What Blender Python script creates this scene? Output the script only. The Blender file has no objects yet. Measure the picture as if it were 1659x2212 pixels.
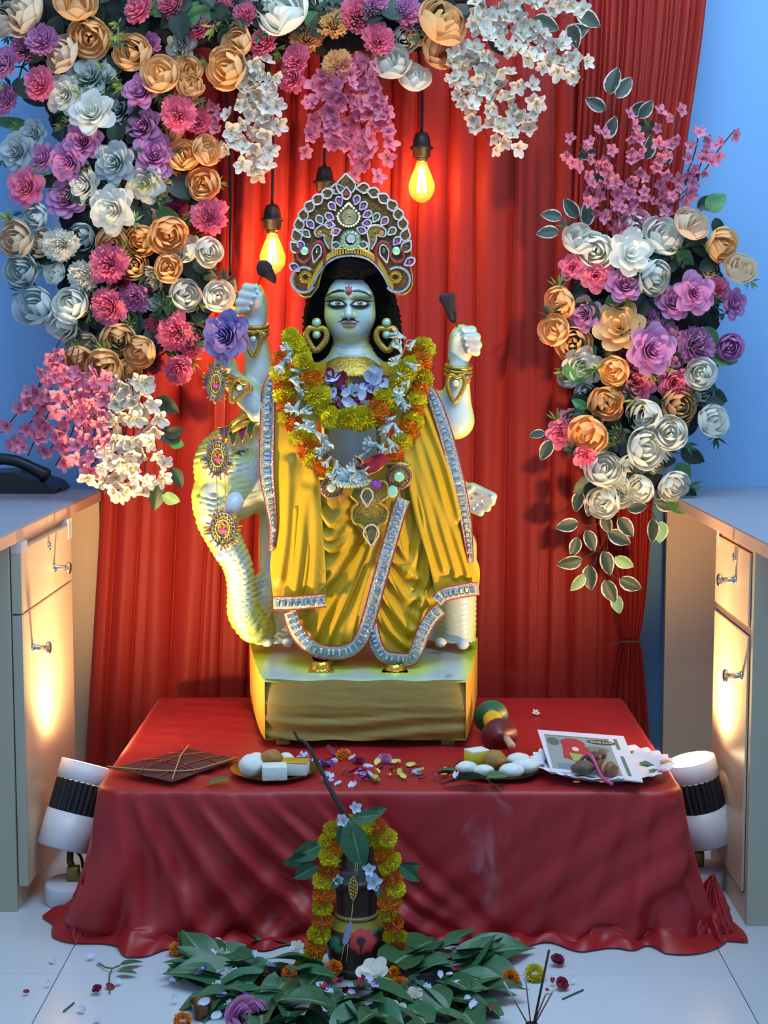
import bpy, bmesh, math, random
import numpy as np
from mathutils import Vector, Matrix, Quaternion
random.seed(7); rng = np.random.default_rng(7)
S = bpy.context.scene
COL = S.collection
# ---------------------------------------------------------------- camera
F, CX, CY = 3320.0, 829.5, 1106.0
CAM = Vector((0, 0, 1.1))
PITCH, YAW = math.atan(341 / F), math.atan(25 / F)
cd = bpy.data.cameras.new('camera'); cam = bpy.data.objects.new('camera', cd); COL.objects.link(cam)
cd.sensor_fit = 'VERTICAL'; cd.sensor_height = 36; cd.lens = F / 2212 * 36; cd.clip_start = .05
cam.location = CAM; cam.rotation_euler = (math.pi / 2 - PITCH, 0, YAW)
S.camera = cam
RM = np.array(cam.rotation_euler.to_matrix())
# ---------------------------------------------------------------- light
w = bpy.data.worlds.new('world'); S.world = w; w.use_nodes = True
w.node_tree.nodes['Background'].inputs[0].default_value = (.40, .60, .95, 1)
w.node_tree.nodes['Background'].inputs[1].default_value = .68
def lamp(name, kind, loc, energy, color, tgt=None, **kw):
    l = bpy.data.lights.new(name, kind); l.energy = energy; l.color = color
    for k, v in kw.items(): setattr(l, k, v)
    o = bpy.data.objects.new(name, l); COL.objects.link(o); o.location = loc
    if tgt is not None:
        o.rotation_euler = (Vector(tgt) - Vector(loc)).to_track_quat('-Z', 'Y').to_euler()
    return o
# unseen cool ceiling light, placed out towards the table to brighten its top
lamp('unseen_ceiling_light', 'AREA', (.35, 2.35, 2.8), 40, (.62, .82, 1.0), (0.05, 2.9, .3), shape='RECTANGLE', size=2.4, size_y=1.2)
S.view_settings.view_transform = 'Standard'; S.view_settings.look = 'None'
S.view_settings.exposure = 0.42; S.view_settings.gamma = 1; S.view_settings.use_curve_mapping = False
S.cycles.max_bounces = 6
# ---------------------------------------------------------------- helpers
def ray(px, py):
    d = np.array([(px - CX) / F, -(py - CY) / F, -1.0]); return RM @ d
def P(px, py, Y):
    d = ray(px, py); t = Y / d[1]; return Vector((d[0] * t, Y, 1.1 + d[2] * t))
def PZ(px, py, z):
    d = ray(px, py); t = (z - 1.1) / d[2]; return Vector((d[0] * t, d[1] * t, z))
def toPx(p):
    p = np.asarray(p, float) - np.array([0, 0, 1.1]); c = p @ RM
    return CX + F * c[..., 0] / -c[..., 2], CY - F * c[..., 1] / -c[..., 2]
Y0 = 3.40; SP = Y0 / F
def W(px, py, dy=0.0): return P(px, py, Y0 + dy)
def lin(h):
    if isinstance(h, str):
        h = h.lstrip('#'); c = [int(h[i:i + 2], 16) / 255 for i in (0, 2, 4)]
    else: c = h
    return tuple(((x + .055) / 1.055) ** 2.4 if x > .04045 else x / 12.92 for x in c)
MATS = {}
def mat(name, col='#888888', rough=.55, metal=0, noise=None, bump=None, sheen=0, emit=None, alpha=None,
        rand=0.0, attr=None, transl=0, spec=.5, col2=None, coat=0, wave=None, aniso=None):
    """procedural principled material; noise=(scale,amount[,stretch]) mixes towards col2 / darker"""
    if name in MATS: return MATS[name]
    m = bpy.data.materials.new(name); m.use_nodes = True; n = m.node_tree.nodes; L = m.node_tree.links
    b = n['Principled BSDF']; c = lin(col)
    b.inputs['Roughness'].default_value = rough; b.inputs['Metallic'].default_value = metal
    b.inputs['Specular IOR Level'].default_value = spec
    if coat: b.inputs['Coat Weight'].default_value = coat
    if sheen:
        b.inputs['Sheen Weight'].default_value = sheen; b.inputs['Sheen Roughness'].default_value = .4
        b.inputs['Sheen Tint'].default_value = (*[min(1, x * 1.5 + .1) for x in c], 1)
    tc = n.new('ShaderNodeTexCoord'); cur = None
    if attr:
        a = n.new('ShaderNodeAttribute'); a.attribute_name = attr; cur = a.outputs['Color']
    else:
        r = n.new('ShaderNodeRGB'); r.outputs[0].default_value = (*c, 1); cur = r.outputs[0]
    def coords(stretch):
        if not stretch: return tc.outputs['Object']
        mp = n.new('ShaderNodeMapping'); mp.inputs['Scale'].default_value = stretch
        L.new(tc.outputs['Object'], mp.inputs[0]); return mp.outputs[0]
    if noise:
        t = n.new('ShaderNodeTexNoise'); t.inputs['Scale'].default_value = noise[0]; t.inputs['Detail'].default_value = 5
        L.new(coords(noise[2] if len(noise) > 2 else None), t.inputs['Vector'])
        rp = n.new('ShaderNodeMapRange'); rp.inputs[1].default_value = .35; rp.inputs[2].default_value = .65
        rp.inputs[4].default_value = noise[1]; L.new(t.outputs['Fac'], rp.inputs[0])
        mx = n.new('ShaderNodeMix'); mx.data_type = 'RGBA'; L.new(rp.outputs[0], mx.inputs[0]); L.new(cur, mx.inputs[6])
        mx.inputs[7].default_value = (*(lin(col2) if col2 else [x * .45 for x in c]), 1); cur = mx.outputs[2]
    if rand:
        oi = n.new('ShaderNodeObjectInfo'); hs = n.new('ShaderNodeHueSaturation')
        m1 = n.new('ShaderNodeMapRange'); m1.inputs[3].default_value = 1 - rand; m1.inputs[4].default_value = 1 + rand * .5
        L.new(oi.outputs['Random'], m1.inputs[0]); L.new(m1.outputs[0], hs.inputs['Value'])
        m2 = n.new('ShaderNodeMapRange'); m2.inputs[3].default_value = .5 - rand * .05; m2.inputs[4].default_value = .5 + rand * .05
        L.new(oi.outputs['Random'], m2.inputs[0]); L.new(m2.outputs[0], hs.inputs['Hue'])
        L.new(cur, hs.inputs['Color']); cur = hs.outputs[0]
    L.new(cur, b.inputs['Base Color'])
    if bump:
        t = n.new('ShaderNodeTexNoise'); t.inputs['Scale'].default_value = bump[0]; t.inputs['Detail'].default_value = 4
        L.new(coords(bump[2] if len(bump) > 2 else None), t.inputs['Vector'])
        bp = n.new('ShaderNodeBump'); bp.inputs['Strength'].default_value = bump[1]; bp.inputs['Distance'].default_value = .004
        L.new(t.outputs['Fac'], bp.inputs['Height']); L.new(bp.outputs[0], b.inputs['Normal'])
    if transl:
        out = n['Material Output']; tr = n.new('ShaderNodeBsdfTranslucent'); L.new(cur, tr.inputs['Color'])
        ms = n.new('ShaderNodeMixShader'); ms.inputs[0].default_value = transl
        L.new(b.outputs[0], ms.inputs[1]); L.new(tr.outputs[0], ms.inputs[2]); L.new(ms.outputs[0], out.inputs[0])
    if emit:
        b.inputs['Emission Color'].default_value = (*lin(emit[0]), 1); b.inputs['Emission Strength'].default_value = emit[1]
    if alpha is not None: b.inputs['Alpha'].default_value = alpha
    MATS[name] = m; return m
def mk(name, verts, faces, m=None, smooth=True, cols=None):
    me = bpy.data.meshes.new(name)
    v = verts.tolist() if isinstance(verts, np.ndarray) else [tuple(x) for x in verts]
    f = faces.tolist() if isinstance(faces, np.ndarray) else faces
    me.from_pydata(v, [], f)
    if smooth: me.polygons.foreach_set('use_smooth', [True] * len(me.polygons))
    if m is not None:
        for x in (m if isinstance(m, (list, tuple)) else [m]): me.materials.append(x)
    if cols is not None:
        a = me.color_attributes.new('Col', 'FLOAT_COLOR', 'POINT')
        c4 = np.ones((len(me.vertices), 4), np.float32); c4[:, :3] = cols
        a.data.foreach_set('color', c4.ravel())
    me.update(); return me
def tag(o, label=None, cat=None, group=None, kind=None):
    if label: o['label'] = label
    if cat: o['category'] = cat
    if group: o['group'] = group
    if kind: o['kind'] = kind
    return o
def thing(name, label, cat, loc, group=None):
    o = bpy.data.objects.new(name, None); COL.objects.link(o); o.location = loc; o.empty_display_size = .02
    return tag(o, label, cat, group)
def offs(p):
    l = Vector(p.location); q = p
    return l
def ob(name, me, parent=None, label=None, M=None, m=None):
    """link a mesh whose vertices (or matrix M) are in world space; parents are unrotated"""
    o = bpy.data.objects.new(name, me); COL.objects.link(o)
    if M is not None: o.matrix_basis = M
    if parent is not None:
        o.parent = parent
        tot = Vector((0, 0, 0)); p = parent
        if p.type == 'EMPTY': o.matrix_parent_inverse = Matrix.Translation(-Vector(p.location))
        else: o.matrix_parent_inverse = WM(p).inverted()
    if label: o['label'] = label
    if m is not None and me.materials:
        o.material_slots[0].link = 'OBJECT'; o.material_slots[0].material = m
    return o
def WM(o):
    if o.parent is None: return o.matrix_basis.copy()
    return WM(o.parent) @ o.matrix_parent_inverse @ o.matrix_basis
def single(name, me, label, cat, group=None, M=None, m=None, kind=None):
    """a top-level thing of one mesh, origin moved to its own base"""
    if M is None:
        n = len(me.vertices); a = np.empty(n * 3); me.vertices.foreach_get('co', a); a = a.reshape(-1, 3)
        c = a.mean(0); c[2] = a[:, 2].min(); a -= c; me.vertices.foreach_set('co', a.ravel()); me.update()
        M = Matrix.Translation(Vector(c))
    return tag(ob(name, me, None, None, M, m), label, cat, group, kind)
def aim(n, roll=0.0):
    n = Vector(n).normalized(); q = n.to_track_quat('Z', 'Y'); return (q @ Quaternion((0, 0, 1), roll)).to_matrix()
def TRS(loc, R=None, s=1.0):
    sc = Matrix.Diagonal((s, s, s, 1)) if not isinstance(s, (tuple, list)) else Matrix.Diagonal((*s, 1))
    return Matrix.Translation(loc) @ (R.to_4x4() if R is not None else Matrix.Identity(4)) @ sc
class MB:
    """collects shapes into one mesh"""
    def __init__(s): s.v = []; s.f = []
    def add(s, v, f):
        o = len(s.v); s.v += [tuple(x) for x in v]; s.f += [tuple(i + o for i in q) for q in f]; return s
    def box(s, a, b, bev=0.0):
        x0, y0, z0 = a; x1, y1, z1 = b
        if bev <= 0:
            return s.add([(x0, y0, z0), (x1, y0, z0), (x1, y1, z0), (x0, y1, z0), (x0, y0, z1), (x1, y0, z1), (x1, y1, z1), (x0, y1, z1)],
                         [(0, 3, 2, 1), (4, 5, 6, 7), (0, 1, 5, 4), (1, 2, 6, 5), (2, 3, 7, 6), (3, 0, 4, 7)])
        bm = bmesh.new(); bmesh.ops.create_cube(bm, size=1)
        for q in bm.verts: q.co = Vector(((x0 + x1) / 2 + q.co.x * (x1 - x0), (y0 + y1) / 2 + q.co.y * (y1 - y0), (z0 + z1) / 2 + q.co.z * (z1 - z0)))
        bmesh.ops.bevel(bm, geom=bm.edges[:], offset=bev, segments=2, affect='EDGES', profile=.5)
        bm.verts.index_update(); s.add([q.co for q in bm.verts], [[q.index for q in f.verts] for f in bm.faces]); bm.free(); return s
    def tube(s, pts, r, n=8, cap=True, closed=False):
        v, f = tube(pts, r, n, cap, closed); return s.add(v, f)
    def lathe(s, prof, c, ax=(0, 0, 1), n=32, cap=True):
        v, f = lathe(prof, c, ax, n, cap); return s.add(v, f)
    def mesh(s, name, m, smooth=True): return mk(name, s.v, s.f, m, smooth)
def frame_path(p):
    p = [Vector(x) for x in p]; T = []
    for i in range(len(p)):
        a = p[max(i - 1, 0)]; b = p[min(i + 1, len(p) - 1)]; T.append((b - a).normalized() if (b - a).length > 1e-9 else Vector((0, 0, 1)))
    up = Vector((0, 1, 0)) if abs(T[0].y) < .9 else Vector((1, 0, 0)); Ns = []
    for t in T:
        up = (up - t * up.dot(t))
        up = up.normalized() if up.length > 1e-6 else t.orthogonal().normalized(); Ns.append(up.copy())
    return p, T, Ns
def tube(pts, r, n=8, cap=True, closed=False):
    p, T, Ns = frame_path(pts); v = []; f = []; m = len(p)
    R = r if isinstance(r, (list, tuple, np.ndarray)) else [r] * m
    for i in range(m):
        B = T[i].cross(Ns[i])
        for k in range(n):
            a = 2 * math.pi * k / n; v.append(p[i] + (Ns[i] * math.cos(a) + B * math.sin(a)) * R[i])
    for i in range(m - 1 if not closed else m):
        j = (i + 1) % m
        for k in range(n): f.append((i * n + k, i * n + (k + 1) % n, j * n + (k + 1) % n, j * n + k))
    if cap and not closed: f.append(tuple(range(n))[::-1]); f.append(tuple((m - 1) * n + k for k in range(n)))
    return v, f
def lathe(prof, c, ax=(0, 0, 1), n=32, cap=True):
    R = aim(ax); c = Vector(c); v = []; f = []; m = len(prof)
    for r, h in prof:
        for k in range(n):
            a = 2 * math.pi * k / n; v.append(c + R @ Vector((r * math.cos(a), r * math.sin(a), h)))
    for i in range(m - 1):
        for k in range(n): f.append((i * n + k, i * n + (k + 1) % n, (i + 1) * n + (k + 1) % n, (i + 1) * n + k))
    if cap:
        if prof[0][0] > 1e-6: f.append(tuple(range(n))[::-1])
        if prof[-1][0] > 1e-6: f.append(tuple((m - 1) * n + k for k in range(n)))
    return v, f
def spline(pts, n):
    """Catmull-Rom through points (tuples of any length)"""
    p = np.array(pts, float); m = len(p); out = []
    t = np.linspace(0, m - 1, n)
    for x in t:
        i = min(int(x), m - 2); u = x - i
        a, b, c, d = p[max(i - 1, 0)], p[i], p[i + 1], p[min(i + 2, m - 1)]
        out.append(.5 * ((2 * b) + (c - a) * u + (2 * a - 5 * b + 4 * c - d) * u * u + (3 * b - a - 3 * c + d) * u ** 3))
    return np.array(out)
def grid_faces(nu, nv, wrap=False):
    i, j = np.meshgrid(np.arange(nu - 1), np.arange(nv - (0 if wrap else 1)), indexing='ij')
    i = i.ravel(); j = j.ravel(); k = (j + 1) % nv
    return np.stack([i * nv + j, i * nv + k, (i + 1) * nv + k, (i + 1) * nv + j], 1)
def plate(poly, th, axis=(0, 1, 0)):
    """closed outline (world points) given thickness along axis"""
    a = Vector(axis) * th; n = len(poly); v = [Vector(p) for p in poly] + [Vector(p) + a for p in poly]
    f = [tuple(range(n)), tuple(range(2 * n - 1, n - 1, -1))] + [(i, i + n, (i + 1) % n + n, (i + 1) % n) for i in range(n)]
    return v, f
def smooth01(x): x = np.clip(x, 0, 1); return x * x * (3 - 2 * x)
def vnoise(x, y, z, s=0):
    """cheap smooth pseudo noise in [-1,1]"""
    return (np.sin(x * 1.7 + y * 2.3 + z * 1.1 + s) + np.sin(x * -2.9 + y * 1.3 + z * 2.1 + 1.7 * s + 1) + np.sin(x * .9 - y * 3.1 + z * 2.7 + 2.3 * s + 2)) / 3
# ---- signed distance sculpting with surface nets
class SDF:
    def __init__(s, lo, hi, h):
        s.lo = np.array(lo, float); s.h = h; s.n = np.ceil((np.array(hi) - s.lo) / h).astype(int) + 1
        s.V = np.full(tuple(s.n), 1.0, np.float32); s.prims = []
    def cone(s, a, b, ra, rb, k=.012, sy=1.0): s.prims.append(('c', np.array(a, float), np.array(b, float), ra, rb, k, sy)); return s
    def ell(s, c, r, k=.012, rot=0.0): s.prims.append(('e', np.array(c, float), np.array(r, float), rot, 0, k, 1.0)); return s
    def ev(s, p, X, Y, Z):
        if p[0] == 'c':
            _, a, b, ra, rb, k, sy = p; ba = b - a
            ax, ay, az = X - a[0], (Y - a[1]) / sy, Z - a[2]; by = ba[1] / sy
            dd = max(ba[0] ** 2 + by ** 2 + ba[2] ** 2, 1e-12)
            t = np.clip((ax * ba[0] + ay * by + az * ba[2]) / dd, 0, 1)
            return np.sqrt((ax - t * ba[0]) ** 2 + (ay - t * by) ** 2 + (az - t * ba[2]) ** 2) - (ra + (rb - ra) * t)
        _, c, r, rot, _, k, _ = p; x, y, z = X - c[0], Y - c[1], Z - c[2]
        if rot: ca, sa = math.cos(rot), math.sin(rot); x, z = x * ca + z * sa, -x * sa + z * ca
        k0 = np.sqrt((x / r[0]) ** 2 + (y / r[1]) ** 2 + (z / r[2]) ** 2); k1 = np.sqrt((x / r[0] ** 2) ** 2 + (y / r[1] ** 2) ** 2 + (z / r[2] ** 2) ** 2) + 1e-9
        return k0 * (k0 - 1) / k1
    def bb(s, p):
        if p[0] == 'c': r = max(p[3], p[4]) * max(1, p[6]); return np.minimum(p[1], p[2]) - r, np.maximum(p[1], p[2]) + r
        r = p[2] if not p[3] else np.array([max(p[2][0], p[2][2]), p[2][1], max(p[2][0], p[2][2])]); return p[1] - r, p[1] + r
    def at(s, X, Y, Z):
        d = None
        for p in s.prims:
            e = s.ev(p, X, Y, Z)
            if d is None: d = e; continue
            k = p[5]; h = np.clip(.5 + .5 * (d - e) / k, 0, 1); d = d + (e - d) * h - k * h * (1 - h)
        return d
    def build(s, disp=None):
        h = s.h
        for p in s.prims:
            lo, hi = s.bb(p); mg = p[5] * 1.5 + 3 * h
            i0 = np.maximum(np.floor((lo - mg - s.lo) / h).astype(int), 0); i1 = np.minimum(np.ceil((hi + mg - s.lo) / h).astype(int) + 1, s.n)
            if (i1 <= i0).any(): continue
            ax = [(s.lo[a] + h * np.arange(i0[a], i1[a])).astype(np.float32) for a in range(3)]
            X, Y, Z = np.meshgrid(*ax, indexing='ij', sparse=True); e = s.ev(p, X, Y, Z).astype(np.float32)
            sl = tuple(slice(i0[a], i1[a]) for a in range(3)); d = s.V[sl]; k = p[5]
            hh = np.clip(.5 + .5 * (d - e) / k, 0, 1); s.V[sl] = d + (e - d) * hh - k * hh * (1 - hh)
        V = s.V; ins = V < 0
        cnt = sum(ins[a:s.n[0] - 1 + a, b:s.n[1] - 1 + b, c:s.n[2] - 1 + c].astype(np.int8) for a in (0, 1) for b in (0, 1) for c in (0, 1))
        m = (cnt > 0) & (cnt < 8); ids = np.full(m.shape, -1, np.int64); cells = np.argwhere(m); ids[m] = np.arange(len(cells))
        acc = np.zeros((len(cells), 3)); num = np.zeros(len(cells))
        cor = [(a, b, c) for a in (0, 1) for b in (0, 1) for c in (0, 1)]
        for a in range(8):
            for b in range(a + 1, 8):
                ca, cb = np.array(cor[a]), np.array(cor[b])
                if np.abs(ca - cb).sum() != 1: continue
                ia = cells + ca; ib = cells + cb; va = V[ia[:, 0], ia[:, 1], ia[:, 2]]; vb = V[ib[:, 0], ib[:, 1], ib[:, 2]]
                x = (va < 0) != (vb < 0); t = np.where(x, va / np.where(x, va - vb, 1), 0)
                acc += np.where(x[:, None], ca + t[:, None] * (cb - ca), 0); num += x
        verts = s.lo + h * (cells + acc / num[:, None]); F_ = []
        for ax in range(3):
            o1, o2 = [(1, 2), (2, 0), (0, 1)][ax]
            sl0 = [slice(1, -1)] * 3; sl1 = [slice(1, -1)] * 3; sl0[ax] = slice(0, s.n[ax] - 1); sl1[ax] = slice(1, s.n[ax])
            A, B = ins[tuple(sl0)], ins[tuple(sl1)]
            for flag in (True, False):
                e = np.argwhere((A != B) & (A == flag)); st = np.array([1, 1, 1]); st[ax] = 0; e = e + st
                u = np.zeros(3, int); u[o1] = 1; q = np.zeros(3, int); q[o2] = 1
                g = lambda c: ids[c[:, 0], c[:, 1], c[:, 2]]
                quad = np.stack([g(e - u - q), g(e - q), g(e), g(e - u)], 1)
                F_.append(quad if flag else quad[:, ::-1])
        return verts, np.concatenate(F_)
def vnormals(v, f):
    n = np.cross(v[f[:, 2]] - v[f[:, 0]], v[f[:, 3]] - v[f[:, 1]]); N = np.zeros_like(v)
    for k in range(4): np.add.at(N, f[:, k], n)
    return N / (np.linalg.norm(N, axis=1, keepdims=True) + 1e-12)
def polymask(px, py, pts, wd, soft=1.2):
    """soft mask around a polyline; wd may vary along it"""
    d = np.full(np.shape(px), 1e9); pts = np.array(pts, float); wd = np.broadcast_to(np.array(wd, float), (len(pts),))
    for i in range(len(pts) - 1):
        a, b = pts[i], pts[i + 1]; ba = b - a; t = np.clip(((px - a[0]) * ba[0] + (py - a[1]) * ba[1]) / (ba @ ba + 1e-9), 0, 1)
        d = np.minimum(d, np.hypot(px - a[0] - t * ba[0], py - a[1] - t * ba[1]) - (wd[i] + (wd[i + 1] - wd[i]) * t))
    return 1 - smooth01(d / soft + .5)
def ellmask(px, py, cx, cy, rx, ry, soft=.15):
    return 1 - smooth01((np.hypot((px - cx) / rx, (py - cy) / ry) - 1) / soft + .5)
# ================================================================ setting
M_wall = mat('wall_paint', '#80b2e2', .85, bump=(60, .03))
M_tile = mat('floor_tile', '#c3cdd3', .22, noise=(2.2, .35), col2='#a9b6c0')
M_grout = mat('floor_grout', '#7d8890', .8)
def struct(name, me, parent=None):
    o = ob(name, me, parent)
    if parent is None: o['kind'] = 'structure'
    return o
WY = 3.92
struct('wall_back', MB().box((-3.2, WY, 0), (3.2, WY + .12, 3.0)).mesh('wall_back', M_wall, False))
floor = struct('floor', MB().box((-3.0, -1.2, -.06), (3.0, WY, -.004)).mesh('floor', M_grout, False))
tm = MB().box((-.2992, -.2992, -.003), (.2992, .2992, 0), .0009).mesh('tile', M_tile, False)
for i in range(-4, 5):
    for j in range(-5, 3):
        x, y = i * .6 + .3, 2.64 + j * .6 + .3
        if y + .3 > WY + .01: continue
        o = ob('tile', tm, floor, M=TRS((x, y, 0), None)); o['label'] = 'pale marble floor tile'
struct('baseboard_back', MB().box((-3.2, WY - .012, 0), (3.2, WY, .08)).mesh('baseboard_back', mat('skirting', '#b9c0c4', .5), False))
# ================================================================ counters
M_lam = mat('maple_laminate', '#cbb194', .38, noise=(9, .35, (3, 3, .35)), col2='#c2a585')
M_edge = mat('laminate_edging', '#c9a48c', .4)
M_top = mat('counter_top', '#8d98a4', .42, noise=(30, .2), col2='#828d99')
M_side = mat('grey_side_panel', '#a3a490', .5)
M_dark = mat('dark_gap', '#23211f', .8)
M_chrome = mat('brushed_steel', '#b8b8b4', .22, 1)
M_tape = mat('clear_tape', '#d9dfe2', .25, alpha=.55)
ZC = .7635
def knob(parent, base, sx):
    m = MB().lathe([(.009, 0), (.009, .004), (.006, .005), (.006, .028), (.0125, .029), (.0135, .033), (.011, .036), (0, .0365)], base, (sx, 0, 0), 24)
    return ob('knob', m.mesh('knob', M_chrome), parent, 'round steel knob')
def lock(parent, base, sx):
    m = MB().lathe([(.0095, 0), (.0095, .003), (.007, .0045), (0, .005)], base, (sx, 0, 0), 20); m.box((base[0] - .0005 + sx * .005, base[1] - .001, base[2] - .004), (base[0] + .0005 + sx * .0055, base[1] + .001, base[2] + .004))
    return ob('lock', m.mesh('lock', M_chrome), parent, 'small round steel lock')
def tape(parent, a, b):
    return ob('tape', MB().box(a, b).mesh('tape', M_tape, False), parent, 'strip of clear sticky tape')
# left
e = thing('counter_top', 'grey counter top with peach edging on the left, telephone on it', 'counter', (-1.1, 3.0, ZC - .027), 'grey counter tops')
ob('top_surface', MB().box((-1.6, 1.9, ZC - .003), (-.733, WY - .001, ZC), .001).mesh('top_surface', M_top, False), e)
ob('edging', MB().box((-1.6, 1.9, ZC - .027), (-.7325, WY - .001, ZC - .003), .001).mesh('edging', M_edge, False), e)
e = thing('drawer_cabinet', 'maple drawer cabinet under the left counter, nearer its lamp', 'cabinet', (-.95, 3.2, 0), 'maple drawer cabinets')
ob('body', MB().box((-1.25, 2.962, 0), (-.747, 3.416, ZC - .028), .001).mesh('body', M_lam, False), e)
ob('side_panel', MB().box((-1.25, 2.945, 0), (-.749, 2.961, ZC - .028), .001).mesh('side_panel', M_side, False), e, 'grey-green side panel')
d = ob('drawer', MB().box((-.7465, 2.965, .597), (-.727, 3.416, .722), .0015).mesh('drawer', M_lam, False), e)
knob(d, (-.727, 3.235, .648), 1); lock(d, (-.727, 3.19, .70), 1)
ob('front_edge', MB().box((-.7464, 2.952, .597), (-.7272, 2.9645, .722)).mesh('front_edge', M_side, False), d, 'grey edge strip')
d = ob('door', MB().box((-.7465, 2.965, .05), (-.727, 3.416, .593), .0015).mesh('door', M_lam, False), e)
knob(d, (-.727, 3.03, .515), 1)
ob('front_edge', MB().box((-.7464, 2.952, .05), (-.7272, 2.9645, .593)).mesh('front_edge', M_side, False), d, 'grey edge strip')
tape(e, (-.7465, 3.385, .69), (-.7255, 3.417, .735)); tape(e, (-.7465, 2.951, .715), (-.7255, 3.0, .736))
o = single('end_panel', MB().box((-1.3, 3.84, 0), (-.745, 3.858, ZC - .028), .001).mesh('end_panel', M_lam, False), 'maple panel closing the left counter knee space beside the curtain', 'panel', 'maple end panels')
# right
e = thing('counter_top', 'bare grey counter top with peach edging on the right', 'counter', (1.1, 3.0, ZC - .027), 'grey counter tops')
ob('top_surface', MB().box((.665, 1.9, ZC - .003), (1.6, WY - .001, ZC), .001).mesh('top_surface', M_top, False), e)
ob('edging', MB().box((.6645, 1.9, ZC - .027), (1.6, WY - .001, ZC - .003), .001).mesh('edging', M_edge, False), e)
e = thing('drawer_cabinet', 'maple drawer cabinet under the right counter, with flush fronts', 'cabinet', (.9, 3.05, 0), 'maple drawer cabinets')
ob('body', MB().box((.679, 2.896, 0), (1.2, 3.222, ZC - .028), .001).mesh('body', M_lam, False), e)
ob('side_panel', MB().box((.6785, 2.88, 0), (1.2, 2.8955, ZC - .028), .001).mesh('side_panel', M_side, False), e, 'grey-green side panel')
for nm, z0, z1 in (('drawer', .582, .722), ('door', .06, .562)):
    ob('reveal', MB().box((.6783, 2.903, z0 - .003), (.6789, 3.217, z1 + .003)).mesh('reveal', M_dark, False), e)
    d = ob(nm, MB().box((.674, 2.906, z0), (.6786, 3.213, z1), .001).mesh(nm, M_lam, False), e)
    if nm == 'drawer': knob(d, (.674, 3.02, .655), -1); lock(d, (.674, 3.03, .70), -1)
    else: knob(d, (.674, 2.945, .478), -1)
tape(e, (.6725, 3.185, .70), (.674, 3.2, .735))
single('end_panel', MB().box((.674, 3.80, 0), (1.3, 3.82, ZC - .028), .001).mesh('end_panel', M_lam, False), 'maple panel closing the right counter knee space beside the bare wall', 'panel', 'maple end panels')
# ================================================================ telephone
M_blk = mat('black_plastic', '#15171b', .38)
e = thing('telephone', 'black desk telephone at the back of the left counter', 'telephone', (-.93, 3.78, ZC))
prof = [(-1.02, .018), (-1.0, .05), (-.93, .052), (-.84, .022), (-.825, .008), (-.825, 0), (-1.02, 0)]
v, f = plate([(x, 3.70, ZC + z) for x, z in prof], .17); ob('base', mk('base', v, f, M_blk, False), e)
pts = spline([(-1.0, 3.72, ZC + .062), (-.97, 3.72, ZC + .082), (-.92, 3.72, ZC + .078), (-.87, 3.72, ZC + .055), (-.845, 3.72, ZC + .04)], 16)
ob('handset', MB().tube(pts, [.014, .018, .018, .016, .015, .014, .014, .014, .014, .014, .014, .015, .016, .018, .018, .014], 12).mesh('handset', M_blk), e)
m = MB()
for i in range(3):
    for j in range(4): m.box((-.925 + i * .022, 3.78 + j * .02, ZC + .045 - i * .008), (-.911 + i * .022, 3.793 + j * .02, ZC + .054 - i * .008), .001)
ob('keypad', m.mesh('keypad', mat('grey_keys', '#3a3e44', .5), False), e)
cpts = [(-.82 + .003 * math.cos(i * .9), 3.74 + i * .0012, ZC + .004 + .003 * (1 + math.sin(i * .9))) for i in range(60)]
ob('cord', MB().tube(cpts, .0018, 5).mesh('cord', M_blk), e)
# ================================================================ curtains
M_cur = mat('red_curtain_cloth', '#a32011', .62, noise=(7, .45, (6, 6, .25)), col2='#92190b', sheen=.12, bump=(140, .12, (3, 3, .3)), transl=.12)
def pleats(n, seed, amp):
    """irregular pleat profile sampled n times over [0,1]: depth and sideways shift"""
    r = np.random.default_rng(seed); cuts = [0.0]
    while cuts[-1] < 1: cuts.append(cuts[-1] + r.uniform(.03, .085))
    cuts = np.array(cuts) / cuts[-1]; u = np.linspace(0, 1, n); k = np.clip(np.searchsorted(cuts, u, 'right') - 1, 0, len(cuts) - 2)
    t = (u - cuts[k]) / (cuts[k + 1] - cuts[k]); a = r.uniform(.45, 1, len(cuts))[k]
    d = a * (np.sin(np.pi * t) ** .45 - .55); fine = .13 * np.sin(u * 210 + 4 * np.sin(u * 23)) + .14 * np.sin(u * 97 + 3 * np.sin(u * 11))
    return u, amp * (d + fine * .35)
def drape(name, left, right, Yb, amp, seed, n=520, rows=70, sway=0.0, ppow=1.0):
    """left/right: boundary polylines (px,py) at plane Yb, rows run down them"""
    Lp = spline(left, rows); Rp = spline(right, rows); u, d = pleats(n, seed, amp); _, d2 = pleats(n, seed + 50, amp); vs = []
    for j in range(rows):
        a = P(*Lp[j], Yb); b = P(*Rp[j], Yb); t = j / (rows - 1)
        wdt = (b - a).length; ref = .9
        g = .55 + .45 * math.sin(t * 2.2 + seed)
        dep = d * (1 - .35 * t) + d2 * .35 * t + amp * .25 * np.sin(u * 40 + t * 5 + seed)
        uu = u + .004 * np.sin(u * 60 + t * 7) * (u * (1 - u) * 4)
        z = a.z + (b.z - a.z) * uu
        vs.append(np.stack([a.x + (b.x - a.x) * uu, Yb - dep, np.maximum(z, .012)], 1))
    v = np.concatenate(vs); f = grid_faces(rows, n)
    v2 = v + np.array([0, .0012, 0]); return mk(name, np.concatenate([v, v2]), np.concatenate([f[:, ::-1], f + len(v)]), M_cur)
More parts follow.
